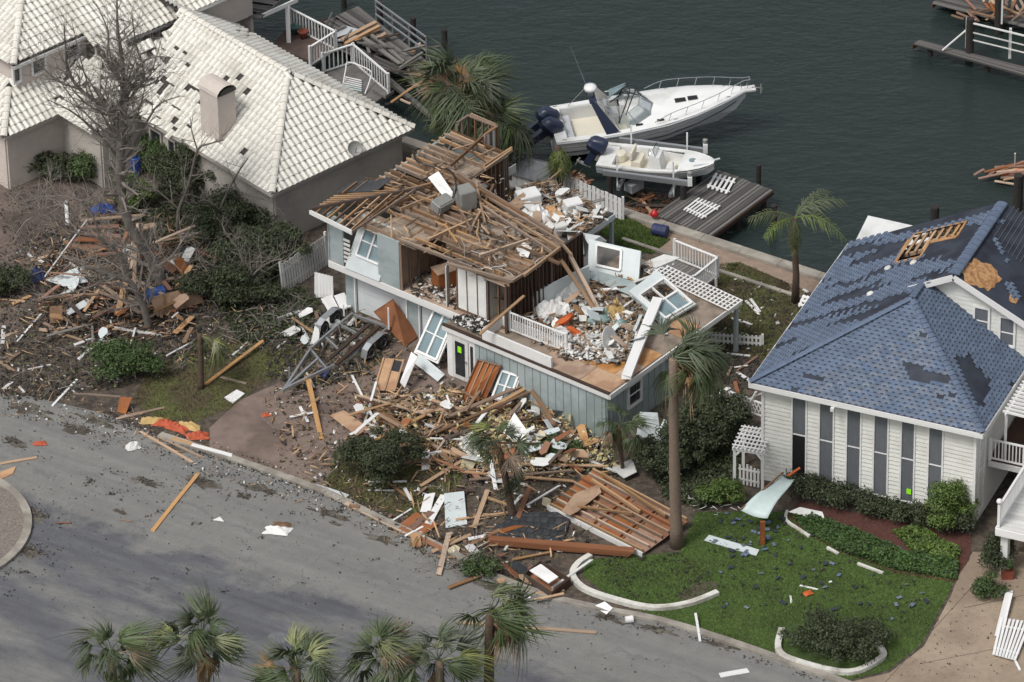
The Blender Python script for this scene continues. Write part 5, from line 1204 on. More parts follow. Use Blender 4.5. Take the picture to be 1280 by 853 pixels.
# white canopy behind the blue roofed house
cq = [G(1098, 305, 2.4), G(1112, 272, 2.4), G(1220, 296, 2.4), G(1200, 330, 2.4)]
cn_ = thing('white_canopy', 'flat white canopy roof on posts between the blue roof and the canal', 'canopy', (cq[0]+cq[2])/2-Z*2.4)
b = MB(); b.prism([G(1062, 318, 2.4), G(1085, 272, 2.4), G(1165, 290, 2.4), G(1148, 335, 2.4)], Z, .1); b.build('roof', 'gelcoat', cn_, fixn=True)
for x, y in ((1066, 316), (1087, 275), (1163, 292), (1146, 332)): p = G(x, y, 2.4); beam('post', 'white_old', V((p.x, p.y, -2.3 if y < 300 else 0)), p, .14, .14, cn_)
# ================================================================ FENCES
def picket_fence(name, label, p0, p1, h, n, mat='white_old', w_=.11, tilt=0.0, dog=True):
    p0 = V(p0); p1 = V(p1); d = (p1-p0).normalized(); t_ = thing(name, label, 'fence', (p0+p1)/2); nn = Z.cross(d)
    for z_ in (.25, .75): beam('rail', mat, p0+Z*h*z_+nn*tilt*z_, p1+Z*h*z_+nn*tilt*z_, .04, .08, t_)
    for i in range(n):
        q = lerp(p0, p1, (i+.5)/n)-nn*.03; beam('picket', mat, q+Z*.04, q+nn*tilt+Z*(h*random.uniform(.97, 1.02)), w_, .022, t_, up=nn)
    for q in (p0, p1): beam('post', mat, q+nn*.05, q+nn*(tilt+.05)+Z*h*1.06, .1, .1, t_)
    return t_
random.seed(3)
picket_fence('picket_fence', 'pale picket fence on the canal side of the wreck below the drooping palm', G(703, 243), G(778, 276), 1.15, 14, 'white_paint', .2)
picket_fence('picket_fence', 'low white picket fence under the lattice by the blue roofed house', G(872, 428), G(953, 433), .55, 16, 'white_paint', .09)
picket_fence('side_fence', 'leaning grey-white fence between the tiled house and the wreck', G(356, 368), G(412, 330), 1.5, 18, 'white_old', .12, .15)
picket_fence('picket_fence', 'short white railing by the outboard motors of the cruiser', G(641, 208), G(654, 186), 1.5, 4, 'white_paint', .09)
# arbour with gate left of the blue roofed house
ar = thing('garden_arbour', 'white arbour with slatted top and picket gate at the pale sided house corner', 'arbour', G(938, 612))
ca = [G(918, 606), G(953, 612), G(962, 588), G(929, 583)]
for q in ca: beam('post', 'white_paint', q, q+Z*1.85, .12, .12, ar)
for a_, c_ in ((0, 1), (3, 2)): beam('header', 'white_paint', lerp(ca[a_], ca[c_], -.08)+Z*1.8, lerp(ca[a_], ca[c_], 1.08)+Z*1.8, .06, .16, ar)
for i in range(8): k_ = i/7; beam('slat', 'white_paint', lerp(ca[0], ca[1], k_)+Z*1.92-FC.b*.2, lerp(ca[3], ca[2], k_)+Z*1.92+FC.b*.2, .05, .07, ar)
for i in range(6): k_ = i/5; beam('slat', 'white_paint', lerp(ca[0], ca[3], k_)+Z*1.99-FC.a*.1, lerp(ca[1], ca[2], k_)+Z*1.99+FC.a*.1, .05, .05, ar)
for s in (0, 1):
    for (qa, qb) in ((ca[0], ca[1]), (ca[1], ca[0])): 
        if s == 0: beam('brace', 'white_paint', qa+Z*1.45, lerp(qa, qb, .22)+Z*1.76, .05, .09, ar)
for i in range(6): q = lerp(ca[0], ca[1], .2+i*.13); beam('gate_picket', 'white_old', q+Z*.08, q+Z*(1.05+.08*math.sin(i)), .09, .025, ar, up=FC.b)
beam('gate_rail', 'white_old', lerp(ca[0], ca[1], .15)+Z*.35, lerp(ca[0], ca[1], .9)+Z*.3, .04, .08, ar); beam('gate_rail', 'white_old', lerp(ca[0], ca[1], .15)+Z*.85, lerp(ca[0], ca[1], .9)+Z*.82, .04, .08, ar)
br = thing('broken_railing', 'broken white lattice railing above the arbour at the pale sided house', 'railing', G(935, 575))
for i in range(11): k_ = i/10; q = lerp(G(911, 505, 1.2), G(956, 522, 1.5), k_); beam('slat', 'white_paint', q, q+Z*.62+FC.a*.25, .05, .03, br)
for i in range(11): k_ = i/10; q = lerp(G(911, 505, 1.2), G(956, 522, 1.5), k_); beam('slat', 'white_paint', q+FC.a*.25, q+Z*.62, .05, .03, br)
beam('rail', 'white_paint', G(909, 505, 1.2), G(957, 522, 1.5), .07, .06, br); beam('rail', 'white_paint', G(912, 505, 1.2)+Z*.62, G(957, 522, 1.5)+Z*.62, .07, .06, br)
for x, y in ((913, 507), (955, 523)): p = G(x, y, 1.3); beam('post', 'white_old', V((p.x, p.y, 0)), p+Z*.5, .1, .1, br)
beam('brace', 'white_old', G(935, 510, 1.5), G(945, 490, 2.6), .1, .06, br); beam('brace', 'white_old', G(940, 497, 1.8), G(957, 490, 2.9), .14, .05, br)
# ================================================================ PLANTS
def fan_frond(seed, nb=40, lp=.8, lb=.95, spread=82, droop=.55, fold=.0):
    """fan palm leaf: stalk along +x, blades radiating from its end, tips hanging"""
    rr = random.Random(seed); b = MB()
    pts = [V((lp*i/4, 0, .10*math.sin(i/4*2.2)-.12*(i/4)**2)) for i in range(5)]
    for i in range(4): b.beam(pts[i], pts[i+1], .035, .02)
    c = pts[-1]
    for j in range(nb):
        a = R(-spread+2*spread*(j+rr.uniform(-.3, .3))/(nb-1)); L = lb*(1-.25*abs(a)/1.6)*rr.uniform(.6, 1.15); wd = .023*rr.uniform(.8, 1.3); a += rr.gauss(0, .06)
        d = V((math.cos(a), math.sin(a), rr.gauss(0, .14))); s = V((-d.y, d.x, 0)); dr = droop*rr.uniform(.4, 1.7)
        P = [c+d*L*t_+V((0, 0, .10*math.sin(t_*2)-dr*L*t_**2.2-fold*abs(math.sin(a))*L*t_)) for t_ in (0, .35, .7, 1)]
        W = [wd*.35, wd, wd*.75, .003]; k = len(b.v); vs = []; fs = []
        for p, w_ in zip(P, W): vs += [p-s*w_, p+s*w_+V((0, 0, w_*.5))]
        for i in range(3): fs.append((2*i, 2*i+1, 2*i+3, 2*i+2))
        b.add(vs, fs)
    return b
def feather_frond(seed, L=2.0, nb=30, droop=1.0):
    rr = random.Random(seed); b = MB(); n = 9; P = [V((L*(i/n)*(1-.12*(i/n)**2), 0, .28*math.sin(i/n*1.9)*L*.5-droop*.55*L*(i/n)**2.2)) for i in range(n+1)]
    b.tube(P, [.03*(1-.8*i/n) for i in range(n+1)], 4)
    for j in range(nb):
        t_ = .12+.86*j/nb; f = t_*n; i = min(n-1, int(f)); p = lerp(P[i], P[i+1], f-i); d = (P[i+1]-P[i]).normalized()
        for s in (-1, 1):
            l = .7*math.sin(.35+t_*2.5)*rr.uniform(.6, 1.2); o = (d*.55+V((rr.gauss(0, .15), s*.8, rr.gauss(0, .25)))).normalized(); dn = V((0, 0, -1))
            q1 = p+o*l*.5+dn*l*.12; q2 = p+o*l*.8+dn*l*.65*rr.uniform(.7, 1.3); wv = d*.014
            b.add([p-wv*.6, p+wv*.6, q1+wv, q1-wv, q2], [(0, 1, 2, 3), (3, 2, 4)])
    return b
def proto(b, name, mat):
    me = bpy.data.meshes.new(name); me.from_pydata([tuple(p) for p in b.v], [], b.f); me.materials.append(MATS[mat]); return me
FAN = {m_: [proto(fan_frond(i+7*len(m_), droop=d_, spread=sp), 'frond', m_) for i, (d_, sp) in enumerate(((.5, 82), (.85, 78), (1.2, 66), (.9, 52), (1.5, 60)))] for m_ in ('palm', 'palm_light', 'palm_dead')}
FEA = [proto(feather_frond(i, 2.1, droop=.8+.25*i), 'frond', 'palm_feather') for i in range(3)]
SLIM = {m_: [proto(fan_frond(i+31, 22, .75, 1.0, 38, 1.0), 'frond', m_) for i in range(2)] for m_ in ('palm', 'palm_dead', 'palm_light')}
def put_frond(parent, me, base, d, sc, roll=0.0):
    x = V(d).normalized(); y = Z.cross(x)
    if y.length < .05: y = V((0, 1, 0)).cross(x)
    y.normalize(); z = x.cross(y); m_ = Matrix((x*sc, y*sc, z*sc)).transposed().to_4x4() @ Matrix.Rotation(roll, 4, 'X'); m_.translation = base
    return _link(bpy.data.objects.new('frond', me), 'frond', parent, m_)
def palm(label, base, crown, r0=.2, r1=.15, n=24, sc=1.0, wind=V((.9, .25, 0)), wk=.6, dead=4, trunk='palm_trunk', seed=0, lean=0.0, group=None, lo=-35, hi=70, light=3, slim=0, name='fan_palm'):
    rr = random.Random(seed); base = V(base); crown = V(crown); t_ = thing(name, label, 'palm tree', base, group=group)
    b = MB(); N_ = 10; P = []; RR = []
    for i in range(N_+1):
        k = i/N_; p = lerp(base, crown, k)+V((math.sin(k*3+seed)*.05, math.cos(k*2+seed)*.04, 0)); P.append(p); RR.append((r0*(1-k)+r1*k)*(1.25 if i == 0 else 1)*rr.uniform(.94, 1.06))
    b.tube(P, RR, 10); b.build('trunk', trunk, t_, smooth=True)
    for i in range(n):
        a = i*2.39996+seed; el = R(lo+(hi-lo)*((i+.5)/n)); d = V((math.cos(a)*math.cos(el), math.sin(a)*math.cos(el), math.sin(el)))
        d = (d+V((rr.gauss(0, .22), rr.gauss(0, .22), rr.gauss(0, .18)))+wind*wk*rr.uniform(.4, 1.3)).normalized()
        mk = 'palm_light' if n*.6 <= i < n*.6+light*.5 else ('palm_dead' if rr.random() < .06 else 'palm')
        me = rr.choice(SLIM[mk]) if rr.random() < slim else rr.choice(FAN[mk])
        put_frond(t_, me, crown+d*.06+Z*rr.uniform(-.12, .12), d, sc*rr.uniform(.7, 1.25), rr.uniform(-1.3, 1.3))
    for i in range(dead):
        a = rr.uniform(0, 6.28); d = (V((math.cos(a)*.5, math.sin(a)*.5, -1))+wind*wk*.8).normalized(); put_frond(t_, rr.choice(SLIM['palm_dead']), crown-Z*rr.uniform(.05, .35), d, sc*rr.uniform(.7, 1.0), rr.uniform(-1, 1))
    return t_
WIND = V((.9, .3, .1))
p0 = G(846, 682); palm('tall slim fan palm with a windblown crown rising beside the fallen roof section', p0, V((p0.x-.1, p0.y, 9.1)), .26, .18, 32, 1.2, V((1.0, .25, .0)), 1.35, 14, 'palm_trunk', 3, lo=-50, hi=55, slim=.5)
p0 = G(590, 222); palm('large bushy fan palm with a brown crown heart behind the wrecked house', p0, G(572, 112, 4.6)*1.0, .3, .24, 84, 1.28, V((.45, -.1, -.25)), .6, 12, 'palm_trunk_dark', 5, lo=-65, hi=60, light=2)
p0 = G(622, 214); palm('lower fan palm leaning over the rear room of the wreck', p0, G(615, 150, 3.2), .22, .2, 40, 1.15, V((.6, .0, -.4)), .9, 5, 'palm_trunk_dark', 8, lo=-70, hi=40, light=1)
c_ = G(570, 108, 4.8); t_ = [o for o in C.objects if o.get('label', '').startswith('large bushy')][0]
for i in range(14): a = i*.55; put_frond(t_, SLIM['palm_dead'][i % 2], c_+V((math.cos(a)*.1, math.sin(a)*.1, .0)), V((math.cos(a)*.6-.2, math.sin(a)*.6-.2, .55)), .62, a)
p0 = G(700, 252); t_ = palm('small palm with fronds hanging straight down near the cruiser', p0, V((p0.x, p0.y, 2.9)), .16, .12, 6, .8, V((.1, -.05, -1)), 2.2, 2, 'palm_trunk_dark', 2, lo=-50, hi=20, light=2, slim=.9)
for i in range(7):
    a = i*.9; put_frond(t_, FEA[i % 3], V((p0.x, p0.y, 2.85)), V((math.cos(a)*.35, math.sin(a)*.35, -.55)), .85, 0)
# feathery palm
p0 = G(994, 378); c0_ = V((p0.x-.05, p0.y, 4.3)); t_ = thing('feather_palm', 'feathery green palm with four arching fronds beside the canal path', 'palm tree', p0)
b = MB(); b.tube([p0, p0+V((.03, 0, 1.4)), p0+V((-.06, 0, 3)), c0_], [.19, .15, .13, .1], 10); b.build('trunk', 'palm_trunk_dark', t_, smooth=True)
for d_, s_ in (((1, .1, .75), 1.15), ((.9, -.35, .3), 1.1), ((-.9, -.1, .35), 1.05), ((-.8, -.6, .1), .9), ((.15, -.2, -.9), .9), ((-.1, -.35, -.9), .85), ((.6, .5, .75), 1.0), ((.1, .3, -.8), .8), ((-.2, .1, -.85), .9)): put_frond(t_, FEA[int(s_*100) % 3], c0_, V(d_), s_)
# small palms in the debris
p0 = G(642, 648); t_ = palm('small fan palm with one broken frond hanging down in the debris field', p0, G(620, 553, 3.7), .17, .13, 15, .85, V((.15, -.1, 0)), .2, 0, 'palm_trunk_dark', 12, lo=-30, hi=70, light=1)
for i in range(3): put_frond(t_, SLIM['palm'][i % 2], G(634, 562, 3.5), V((.35+.05*i, -.15, -1)), 1.35)
p0 = G(778, 592); palm('short thin palm at the right front corner of the wreck', p0, V((p0.x-.06, p0.y, 2.35)), .09, .07, 14, .7, V((.2, 0, 0)), .3, 2, 'palm_trunk_dark', 15, lo=-60, hi=60, light=1)
p0 = G(252, 486); t_ = palm('snapped young palm with fronds folded down one side on the street grass', p0, V((p0.x, p0.y, 2.75)), .14, .11, 2, .6, V((.6, -.1, -.8)), 1.5, 0, 'palm_trunk_dark', 18, lo=-40, hi=10, light=1)
for i in range(5): put_frond(t_, (SLIM['palm_light'] if i < 2 else SLIM['palm'])[i % 2], V((p0.x, p0.y, 2.7)), V((.55+.12*i, -.15+.1*i, -.55)), 1.05)
for i in range(3): put_frond(t_, FAN['palm_light'][(i+2) % 5], V((p0.x, p0.y, 2.7)), V((.8, -.2+.2*i, -.35)), .85, .6*i)
# palms along the near verge
for (x, y, h, lb, n_, sd_, dd) in ((140, 818, 5.6, 'wide low fan palm at the end of the verge row opposite the traffic island', 26, 21, 3), (248, 800, 6.0, 'fan palm on the verge with one upright leaf above its crown', 26, 25, 4), (372, 836, 5.4, 'fan palm on the verge below the manhole cover', 24, 27, 3),
                                  (480, 822, 5.7, 'fan palm on the verge beside the pale crowned palm', 24, 29, 2), (548, 826, 5.6, 'fan palm on the verge with a pale yellow arching crown', 20, 31, 3)):
    c_ = G(x, y, h); palm(lb, V((c_.x, c_.y, 0)), c_, .22, .16, n_, .95, V((.35, .1, .05)), .45, dd, 'palm_trunk', sd_, group='palms along the verge', lo=-45, hi=75, light=5, slim=.15)
c_ = G(612, 768, 7.0); palm('taller windblown verge palm with dead fronds streaming to one side', V((c_.x-.1, c_.y, 0)), c_, .24, .17, 20, 1.15, V((1, .3, .1)), 1.1, 14, 'palm_trunk_dark', 35, lo=-55, hi=60, light=5, slim=.4)

def leafcloud(centers, n, size, seed=0, flat=.0):
    """leaf quads spread over clumps: centers = (x, y, z, rx, ry, rz)"""
    rs = np.random.RandomState(seed); cs = np.array(centers); wgt = (cs[:, 3]*cs[:, 4]*cs[:, 5])**.67; idx = rs.choice(len(cs), n, p=wgt/wgt.sum()); c = cs[idx]
    d = rs.randn(n, 3); d /= np.linalg.norm(d, axis=1)[:, None]; d[:, 2] = np.where(d[:, 2] < -.35, -d[:, 2], d[:, 2]); r = rs.rand(n)**.28*(1+.18*rs.randn(n))
    p = c[:, :3]+d*c[:, 3:6]*r[:, None]; p[:, 2] = np.maximum(p[:, 2], .03)
    nn = d+rs.randn(n, 3)*.7; nn[:, 2] += .5; nn /= np.linalg.norm(nn, axis=1)[:, None]
    t1 = np.cross(nn, rs.randn(n, 3)); t1 /= np.linalg.norm(t1, axis=1)[:, None]; t2 = np.cross(nn, t1); s = size*(.6+.8*rs.rand(n))[:, None]
    v = np.stack([p-t1*s, p+t2*s*.45, p+t1*s, p-t2*s*.45], 1).reshape(-1, 3); return v, np.arange(4*n).reshape(-1, 4)
def clumps(ctr, rx, ry, rz, n, seed, cr=.45):
    rr = random.Random(seed); out = []
    for i in range(n):
        a = rr.uniform(0, 6.28); e = math.asin(rr.uniform(-.1, 1)); k = rr.uniform(.4, 1.12); s = cr*rr.uniform(.4, 1.35)
        out.append((ctr[0]+math.cos(a)*math.cos(e)*rx*k, ctr[1]+math.sin(a)*math.cos(e)*ry*k, ctr[2]+math.sin(e)*rz*k, s*rx**.5*.9, s*ry**.5*.9, s*.8*rz**.5))
    return out
def shrub(label, px, py, rx, ry, h, n, mat='leaf', seed=0, size=.075, name='shrub', group=None, nc=26, z=0.0):
    p = G(px, py, z); t_ = thing(name, label, 'shrub', p, group=group); cl = clumps((p.x, p.y, h*.35), rx, ry, h*.62, nc, seed); cl += [(p.x, p.y, h*.4, rx*.62, ry*.62, h*.4)]*2; v, f = leafcloud(cl, int(n*1.5), size*.85, seed); npmesh('foliage', v, f, mat, t_)
    b = MB(); rr = random.Random(seed)
    for i in range(26):
        a = rr.uniform(0, 6.28); e = rr.uniform(.5, 1.15); q = p+V((math.cos(a)*rx*e, math.sin(a)*ry*e, h*rr.uniform(.5, 1.15)*(1.25-.5*e))); b.tube([p, lerp(p, q, .5)+V((rr.uniform(-.1, .1), 0, .12)), q], [.03, .016, .005], 4)
    b.build('stem', 'bark_dark', t_); return t_
shrub('rounded dark green shrub on the strip beside the brick driveway', 474, 598, 1.75, 1.4, 2.1, 9500, 'leaf_dark', 1, .07)
shrub('leafy green shrub at the edge of the left debris pile', 158, 468, 1.35, 1.1, 1.6, 6500, 'leaf', 2, .075)
shrub('round clipped bush at the pale sided house corner', 1188, 656, 1.15, 1.0, 2.0, 7000, 'leaf_bright', 3, .065)
shrub('dark rounded shrub inside the white edged bed', 1040, 816, 1.75, 1.5, 1.3, 8000, 'leaf_dark', 4, .07)
shrub('dark bushy shrub by the tall palm trunk', 868, 575, 1.5, 1.3, 2.6, 9000, 'leaf_dark', 5, .08, nc=20)
shrub('dark shrub against the arbour', 905, 560, 1.2, 1.1, 2.6, 7000, 'leaf_dark', 6, .08, nc=18)
shrub('low green shrub at the foot of the arbour', 902, 628, .8, .6, .9, 3000, 'leaf_bright', 7, .08)
shrub('dark shrub between the wreck corner and the tall palm', 828, 600, 1.1, 1.0, 2.0, 5000, 'leaf_dark', 8, .08)
shrub('climbing shrub at the white deck column', 1246, 712, .55, .8, 1.9, 3500, 'leaf_dark', 9, .07)
shrub('low bush on the driveway edge below the white deck', 1236, 745, .5, .6, .8, 2200, 'leaf', 10, .07)
shrub('dense dark bush along the stucco wall by the blue drum', 232, 250, 1.6, 1.2, 2.6, 9000, 'leaf_dark', 11, .08, nc=20)
shrub('tall dark bush against the tiled house wall', 205, 222, 1.3, 1.0, 2.4, 6500, 'leaf', 12, .08, nc=16)
shrub('thicket beside the tiled house corner', 285, 300, 1.9, 1.4, 2.3, 9000, 'leaf_dark', 13, .08, nc=22)
shrub('big dark thicket between the debris pile and the side fence', 330, 345, 1.7, 1.5, 2.4, 9000, 'leaf_dark', 14, .085, nc=22)
shrub('dark thicket under the bare tree by the drum', 290, 380, 1.8, 1.3, 1.9, 8000, 'leaf_dark', 15, .085, nc=22)
shrub('yellow green bush in the courtyard corner', 165, 262, .9, .7, 1.6, 3500, 'leaf_bright', 16, .08)
shrub('low bush by the pink stucco wing', 75, 222, 1.2, .8, 1.2, 4000, 'leaf_dark', 17, .08)
shrub('bush below the courtyard bay', 118, 225, 1.0, .8, 1.4, 4000, 'leaf', 18, .08)
shrub('leaning bush beside the drive of the tiled house', 8, 365, .9, .9, 1.2, 3000, 'leaf_dark', 19, .08)
shrub('small windblown weed bush at the kerb by the broken crate', 600, 718, .7, .5, .7, 1800, 'leaf', 20, .08)
shrub('low tangle of leaves beside the small palm', 700, 570, 1.0, .6, .7, 2200, 'leaf', 22, .08)
# hedge below the tall windows, split into its bushes
hp = [G(1002+i*27, 622+i*6.4) for i in range(8)]
t_ = thing('hedge', 'clipped dark green hedge under the tall windows', 'hedge', hp[3])
cl = []
for q in hp:
    for j in range(6): cl.append((q.x+random.uniform(-.55, .55), q.y+random.uniform(-.35, .35), .5+random.uniform(-.15, .15), .5, .45, .45))
v, f = leafcloud(cl, 13000, .065, 40); npmesh('foliage', v, f, 'leaf_dark', t_)
b = MB(); [b.tube([q, q+Z*.5], [.03, .015], 5) for q in hp]; b.build('stem', 'bark_dark', t_)
def groundcover(name, label, poly_, n, h, mat, size=.07, seed=0):
    rr = random.Random(seed); rs = np.random.RandomState(seed); pts = np.array([tuple(G(*q)) for q in scatter(poly_, n, rr)]); bumpy = np.array([.5+.5*nz(p[0], p[1], 1.6, seed) for p in pts])
    pts[:, 2] = .02+h*rs.rand(n)*bumpy; nn = rs.randn(n, 3)*.6; nn[:, 2] += 1; nn /= np.linalg.norm(nn, axis=1)[:, None]; t1 = np.cross(nn, rs.randn(n, 3)); t1 /= np.linalg.norm(t1, axis=1)[:, None]; t2 = np.cross(nn, t1); s = size*(.6+.8*rs.rand(n))[:, None]
    v = np.stack([pts-t1*s, pts+t2*s*.5, pts+t1*s, pts-t2*s*.5], 1).reshape(-1, 3); npmesh(name, v, np.arange(4*n).reshape(-1, 4), mat, None, label, 'ground cover', kind='stuff')
groundcover('ground_cover', 'green leafy ground cover between lawn and red mulch', [(990, 645), (1030, 650), (1075, 668), (1130, 690), (1198, 706), (1196, 726), (1120, 714), (1055, 692), (1010, 668)], 14000, .45, 'leaf_bed', .07, 3)
groundcover('border_grass', 'tufts of strappy plants in the red mulch bed', [(1115, 665), (1150, 660), (1200, 690), (1195, 704), (1140, 690)], 2500, .4, 'leaf_bright', .09, 5)
groundcover('weeds', 'dark leafy undergrowth between the wreck and the arbour', [(795, 560), (830, 530), (880, 500), (925, 510), (925, 610), (880, 640), (830, 625)], 9000, .5, 'leaf_dark', .08, 6)
groundcover('undergrowth', 'dark undergrowth beneath the bare trees', [(150, 250), (220, 230), (330, 320), (400, 380), (370, 430), (300, 430), (240, 340), (200, 300)], 10000, .5, 'leaf_dark', .08, 7)

# ---- bare trees
def bare_tree(label, base, guides, seed, twig_n=1.0, mat='bark', name='bare_tree', extra=None):
    """guides: list of (pixel path, r0, r1, depth drift); limbs grow in the tree's own depth plane and drift to and from it"""
    rr = random.Random(seed); base = V(base); t_ = thing(name, label, 'tree', base); tw = MB(); first = True; cnt = [0]
    def grow(p, d, L, r, lev):
        n = 3 if lev < 3 else 2; P = [p]; RR = [r]; q = p
        for i in range(n):
            d = (d+V((rr.gauss(0, .22), rr.gauss(0, .22), rr.gauss(.05, .18)))).normalized(); q = q+d*L/n; P.append(q); RR.append(r*(1-.62*(i+1)/n))
        tw.tube(P, RR, 5 if r > .03 else (4 if r > .015 else 3), cap=False); cnt[0] += 1
        if lev >= 5 or r < .0045: return
        k = rr.choice((3, 3, 4)) if lev < 3 else rr.choice((2, 2, 3))
        for i in range(k):
            j = rr.randint(1, n); dd = (d+V((rr.gauss(0, .75), rr.gauss(0, .75), rr.gauss(.1, .5)))).normalized(); grow(P[j], dd, L*rr.uniform(.5, .8), RR[j]*rr.uniform(.55, .8), lev+1)
    if extra:                          # more limbs fanning out of the upper trunk
        n_, cx_, cy_, ax_, ay_ = extra
        for i in range(n_):
            a = i*2.4+seed; k_ = .55+.45*((i*7) % n_)/n_; e = (cx_+math.cos(a)*ax_*k_, cy_+math.sin(a)*ay_*k_); s_ = (152+rr.uniform(-3, 4), rr.uniform(105, 190)); mid = (s_[0]*.45+e[0]*.55+rr.uniform(-8, 8), s_[1]*.45+e[1]*.55+rr.uniform(4, 16)); guides = guides+[([s_, mid, e], rr.uniform(.045, .08), .012, rr.uniform(-2, 2))]
    for path, r0, r1, dy in guides:
        pts = [GY(x, y, base.y+dy*i/(len(path)-1)) for i, (x, y) in enumerate(path)]; pts = smoothpath(pts, 4); n = len(pts); rad = [(r0+(r1-r0)*i/(n-1))*.85 for i in range(n)]
        b = MB(); b.tube(pts, rad, 9 if r0 > .12 else 7); b.build('trunk' if first else 'limb', mat, t_, smooth=True); s = 3 if first else 1; first = False
        for i in range(s, n):
            m_ = rr.choice((2, 2, 3)) if rr.random() < .6*twig_n else 1
            if rr.random() > .95*twig_n: continue
            for _ in range(m_):
                d = (pts[min(i, n-1)]-pts[i-1]).normalized(); dd = (d*.5+V((rr.gauss(0, .7), rr.gauss(0, .7), rr.gauss(.25, .5)))).normalized(); grow(pts[i], dd, rr.uniform(.8, 1.7)*(.65+.35*rad[i]/max(r0, .01)), max(.012, rad[i]*rr.uniform(.35, .55)), 2 if rad[i] < .05 else 1)
    tw.build('twigs', 'twig', t_, kind='stuff'); return t_
bare_tree('tall leafless grey tree with stripped branches before the tiled house', G(205, 362), [
    ([(205, 362), (190, 325), (165, 287), (152, 245), (150, 205), (152, 170), (155, 135)], .30, .20, -.3),
    ([(155, 135), (155, 105), (152, 70), (147, 35), (146, -5)], .17, .04, .6), ([(155, 120), (172, 85), (190, 72), (213, 72)], .10, .03, -1.0), ([(150, 150), (125, 130), (100, 112), (85, 88), (82, 62), (80, 30)], .14, .03, -.8),
    ([(100, 112), (70, 100), (50, 80), (38, 60)], .07, .02, .5), ([(152, 150), (165, 120), (180, 95), (170, 55), (165, 20)], .10, .03, 1.0), ([(150, 200), (120, 165), (90, 140), (60, 125)], .09, .02, -1.2), ([(150, 215), (185, 150), (200, 130), (225, 120)], .08, .02, -.6), ([(158, 105), (135, 80), (135, 40), (120, 5)], .09, .02, .9)], 3, 1.0, extra=(16, 125, 85, 92, 75))
bare_tree('smaller leafless tree leaning out of the debris pile', G(186, 412), [
    ([(186, 412), (178, 380), (162, 352), (140, 345), (112, 335), (90, 325)], .20, .08, -.4), ([(162, 352), (150, 320), (128, 300), (90, 290), (50, 275)], .11, .02, -.8), ([(178, 380), (190, 340), (215, 320), (235, 290)], .10, .03, .5), ([(140, 345), (110, 360), (70, 370), (40, 375)], .07, .02, -.3), ([(128, 300), (110, 262), (80, 245), (40, 250), (10, 262)], .06, .015, .4)], 9, .9)
bare_tree('slender leafless tree against the stucco wall', G(222, 290), [
    ([(222, 290), (224, 262), (236, 230), (247, 188), (262, 180), (280, 175)], .12, .03, -.3), ([(247, 188), (240, 165), (238, 148)], .05, .015, .3), ([(224, 262), (205, 245), (190, 235)], .05, .015, .2)], 13, .7)
bare_tree('broken leafless tree near the side fence', G(262, 300), [
    ([(262, 300), (275, 262), (292, 225), (310, 198)], .10, .03, -.2), ([(275, 262), (255, 250), (240, 262)], .05, .015, .2), ([(292, 225), (300, 240), (330, 250)], .05, .015, -.5)], 17, .8)
bare_tree('leafless uprooted bush spreading over the tiled house drive', G(95, 300), [
    ([(95, 300), (80, 285), (50, 262), (15, 252)], .07, .02, -.4), ([(95, 300), (90, 265), (70, 240), (62, 225)], .06, .02, .3), ([(95, 300), (120, 270), (125, 240)], .05, .02, .3), ([(95, 300), (60, 305), (20, 320)], .05, .02, -.6)], 23, 1.0)
bare_tree('tangle of grey leafless branches beside the dark thicket', G(300, 372), [
    ([(300, 372), (285, 345), (262, 330), (245, 322)], .07, .02, -.3), ([(300, 372), (320, 340), (345, 325), (360, 330)], .07, .02, -.6), ([(300, 372), (305, 330), (290, 300), (280, 290)], .06, .02, .2), ([(300, 372), (330, 372), (360, 380)], .05, .02, -.6)], 27, 1.0)
bare_tree('fallen leafless branches by the kerb near the crate', G(560, 712), [([(560, 712), (575, 700), (592, 690), (600, 672)], .05, .015, -.2), ([(560, 712), (590, 712), (625, 705)], .045, .015, -.4), ([(575, 725), (560, 712), (545, 708)], .05, .02, 0)], 29, .8)
# ================================================================ DEBRIS
random.seed(77)
def crumple(name, label, cat, px, py, sx, sy, mat, h=.2, rz=0., seed=0, z=.02, parent=None):
    b = MB(); nx, ny = 14, 10; c = G(px, py, z); vs = []
    for j in range(ny+1):
        for i in range(nx+1):
            x, y = i/nx-.5, j/ny-.5; k_ = 1+.25*nz(x*3, y*3, 1, seed+5); e = max(0, 1-4*max(x*x, y*y)); q = V((x*sx*k_, y*sy*k_, h*e*(.5+.9*abs(nz(x*4, y*4, 1, seed)))+.01)); q.rotate(Matrix.Rotation(rz, 3, 'Z')); vs.append(c+q)
    b.add(vs, [(j*(nx+1)+i, j*(nx+1)+i+1, (j+1)*(nx+1)+i+1, (j+1)*(nx+1)+i) for j in range(ny) for i in range(nx)]); return b.build(name, mat, parent, label, cat)
COLW = {'wood_tan': 'tan', 'wood_brown': 'brown', 'wood_red': 'reddish', 'wood_dark': 'dark', 'white_paint': 'white painted', 'white_old': 'weathered white', 'wood_grey': 'grey', 'wood_joist': 'dusty brown', 'plywood': 'pale plywood', 'pale_blue': 'pale blue', 'blue_siding': 'blue', 'black_felt': 'black'}
def plank(zone, x0, y0, x1, y1, w_=.14, mat='wood_tan', z0=.03, z1=None, h=.05, label=None):
    z1 = z0 if z1 is None else z1
    lb = label or 'loose %s board %s' % (COLW[mat], zone)
    return beam('loose_board', mat, G(x0, y0, z0), G(x1, y1, z1), w_, h, None, label=lb, cat='board', group=None if label else '%s boards %s' % (COLW[mat], zone), rough=.2)
FRONT = 'in the rubble before the wrecked house'; LEFT = 'in the pile under the bare tree'; ROAD = 'lying on the street'; TERR = 'on the wrecked terrace'; DOCKZ = 'floating between dock and seawall'; GRS = 'on the grass beside the street'
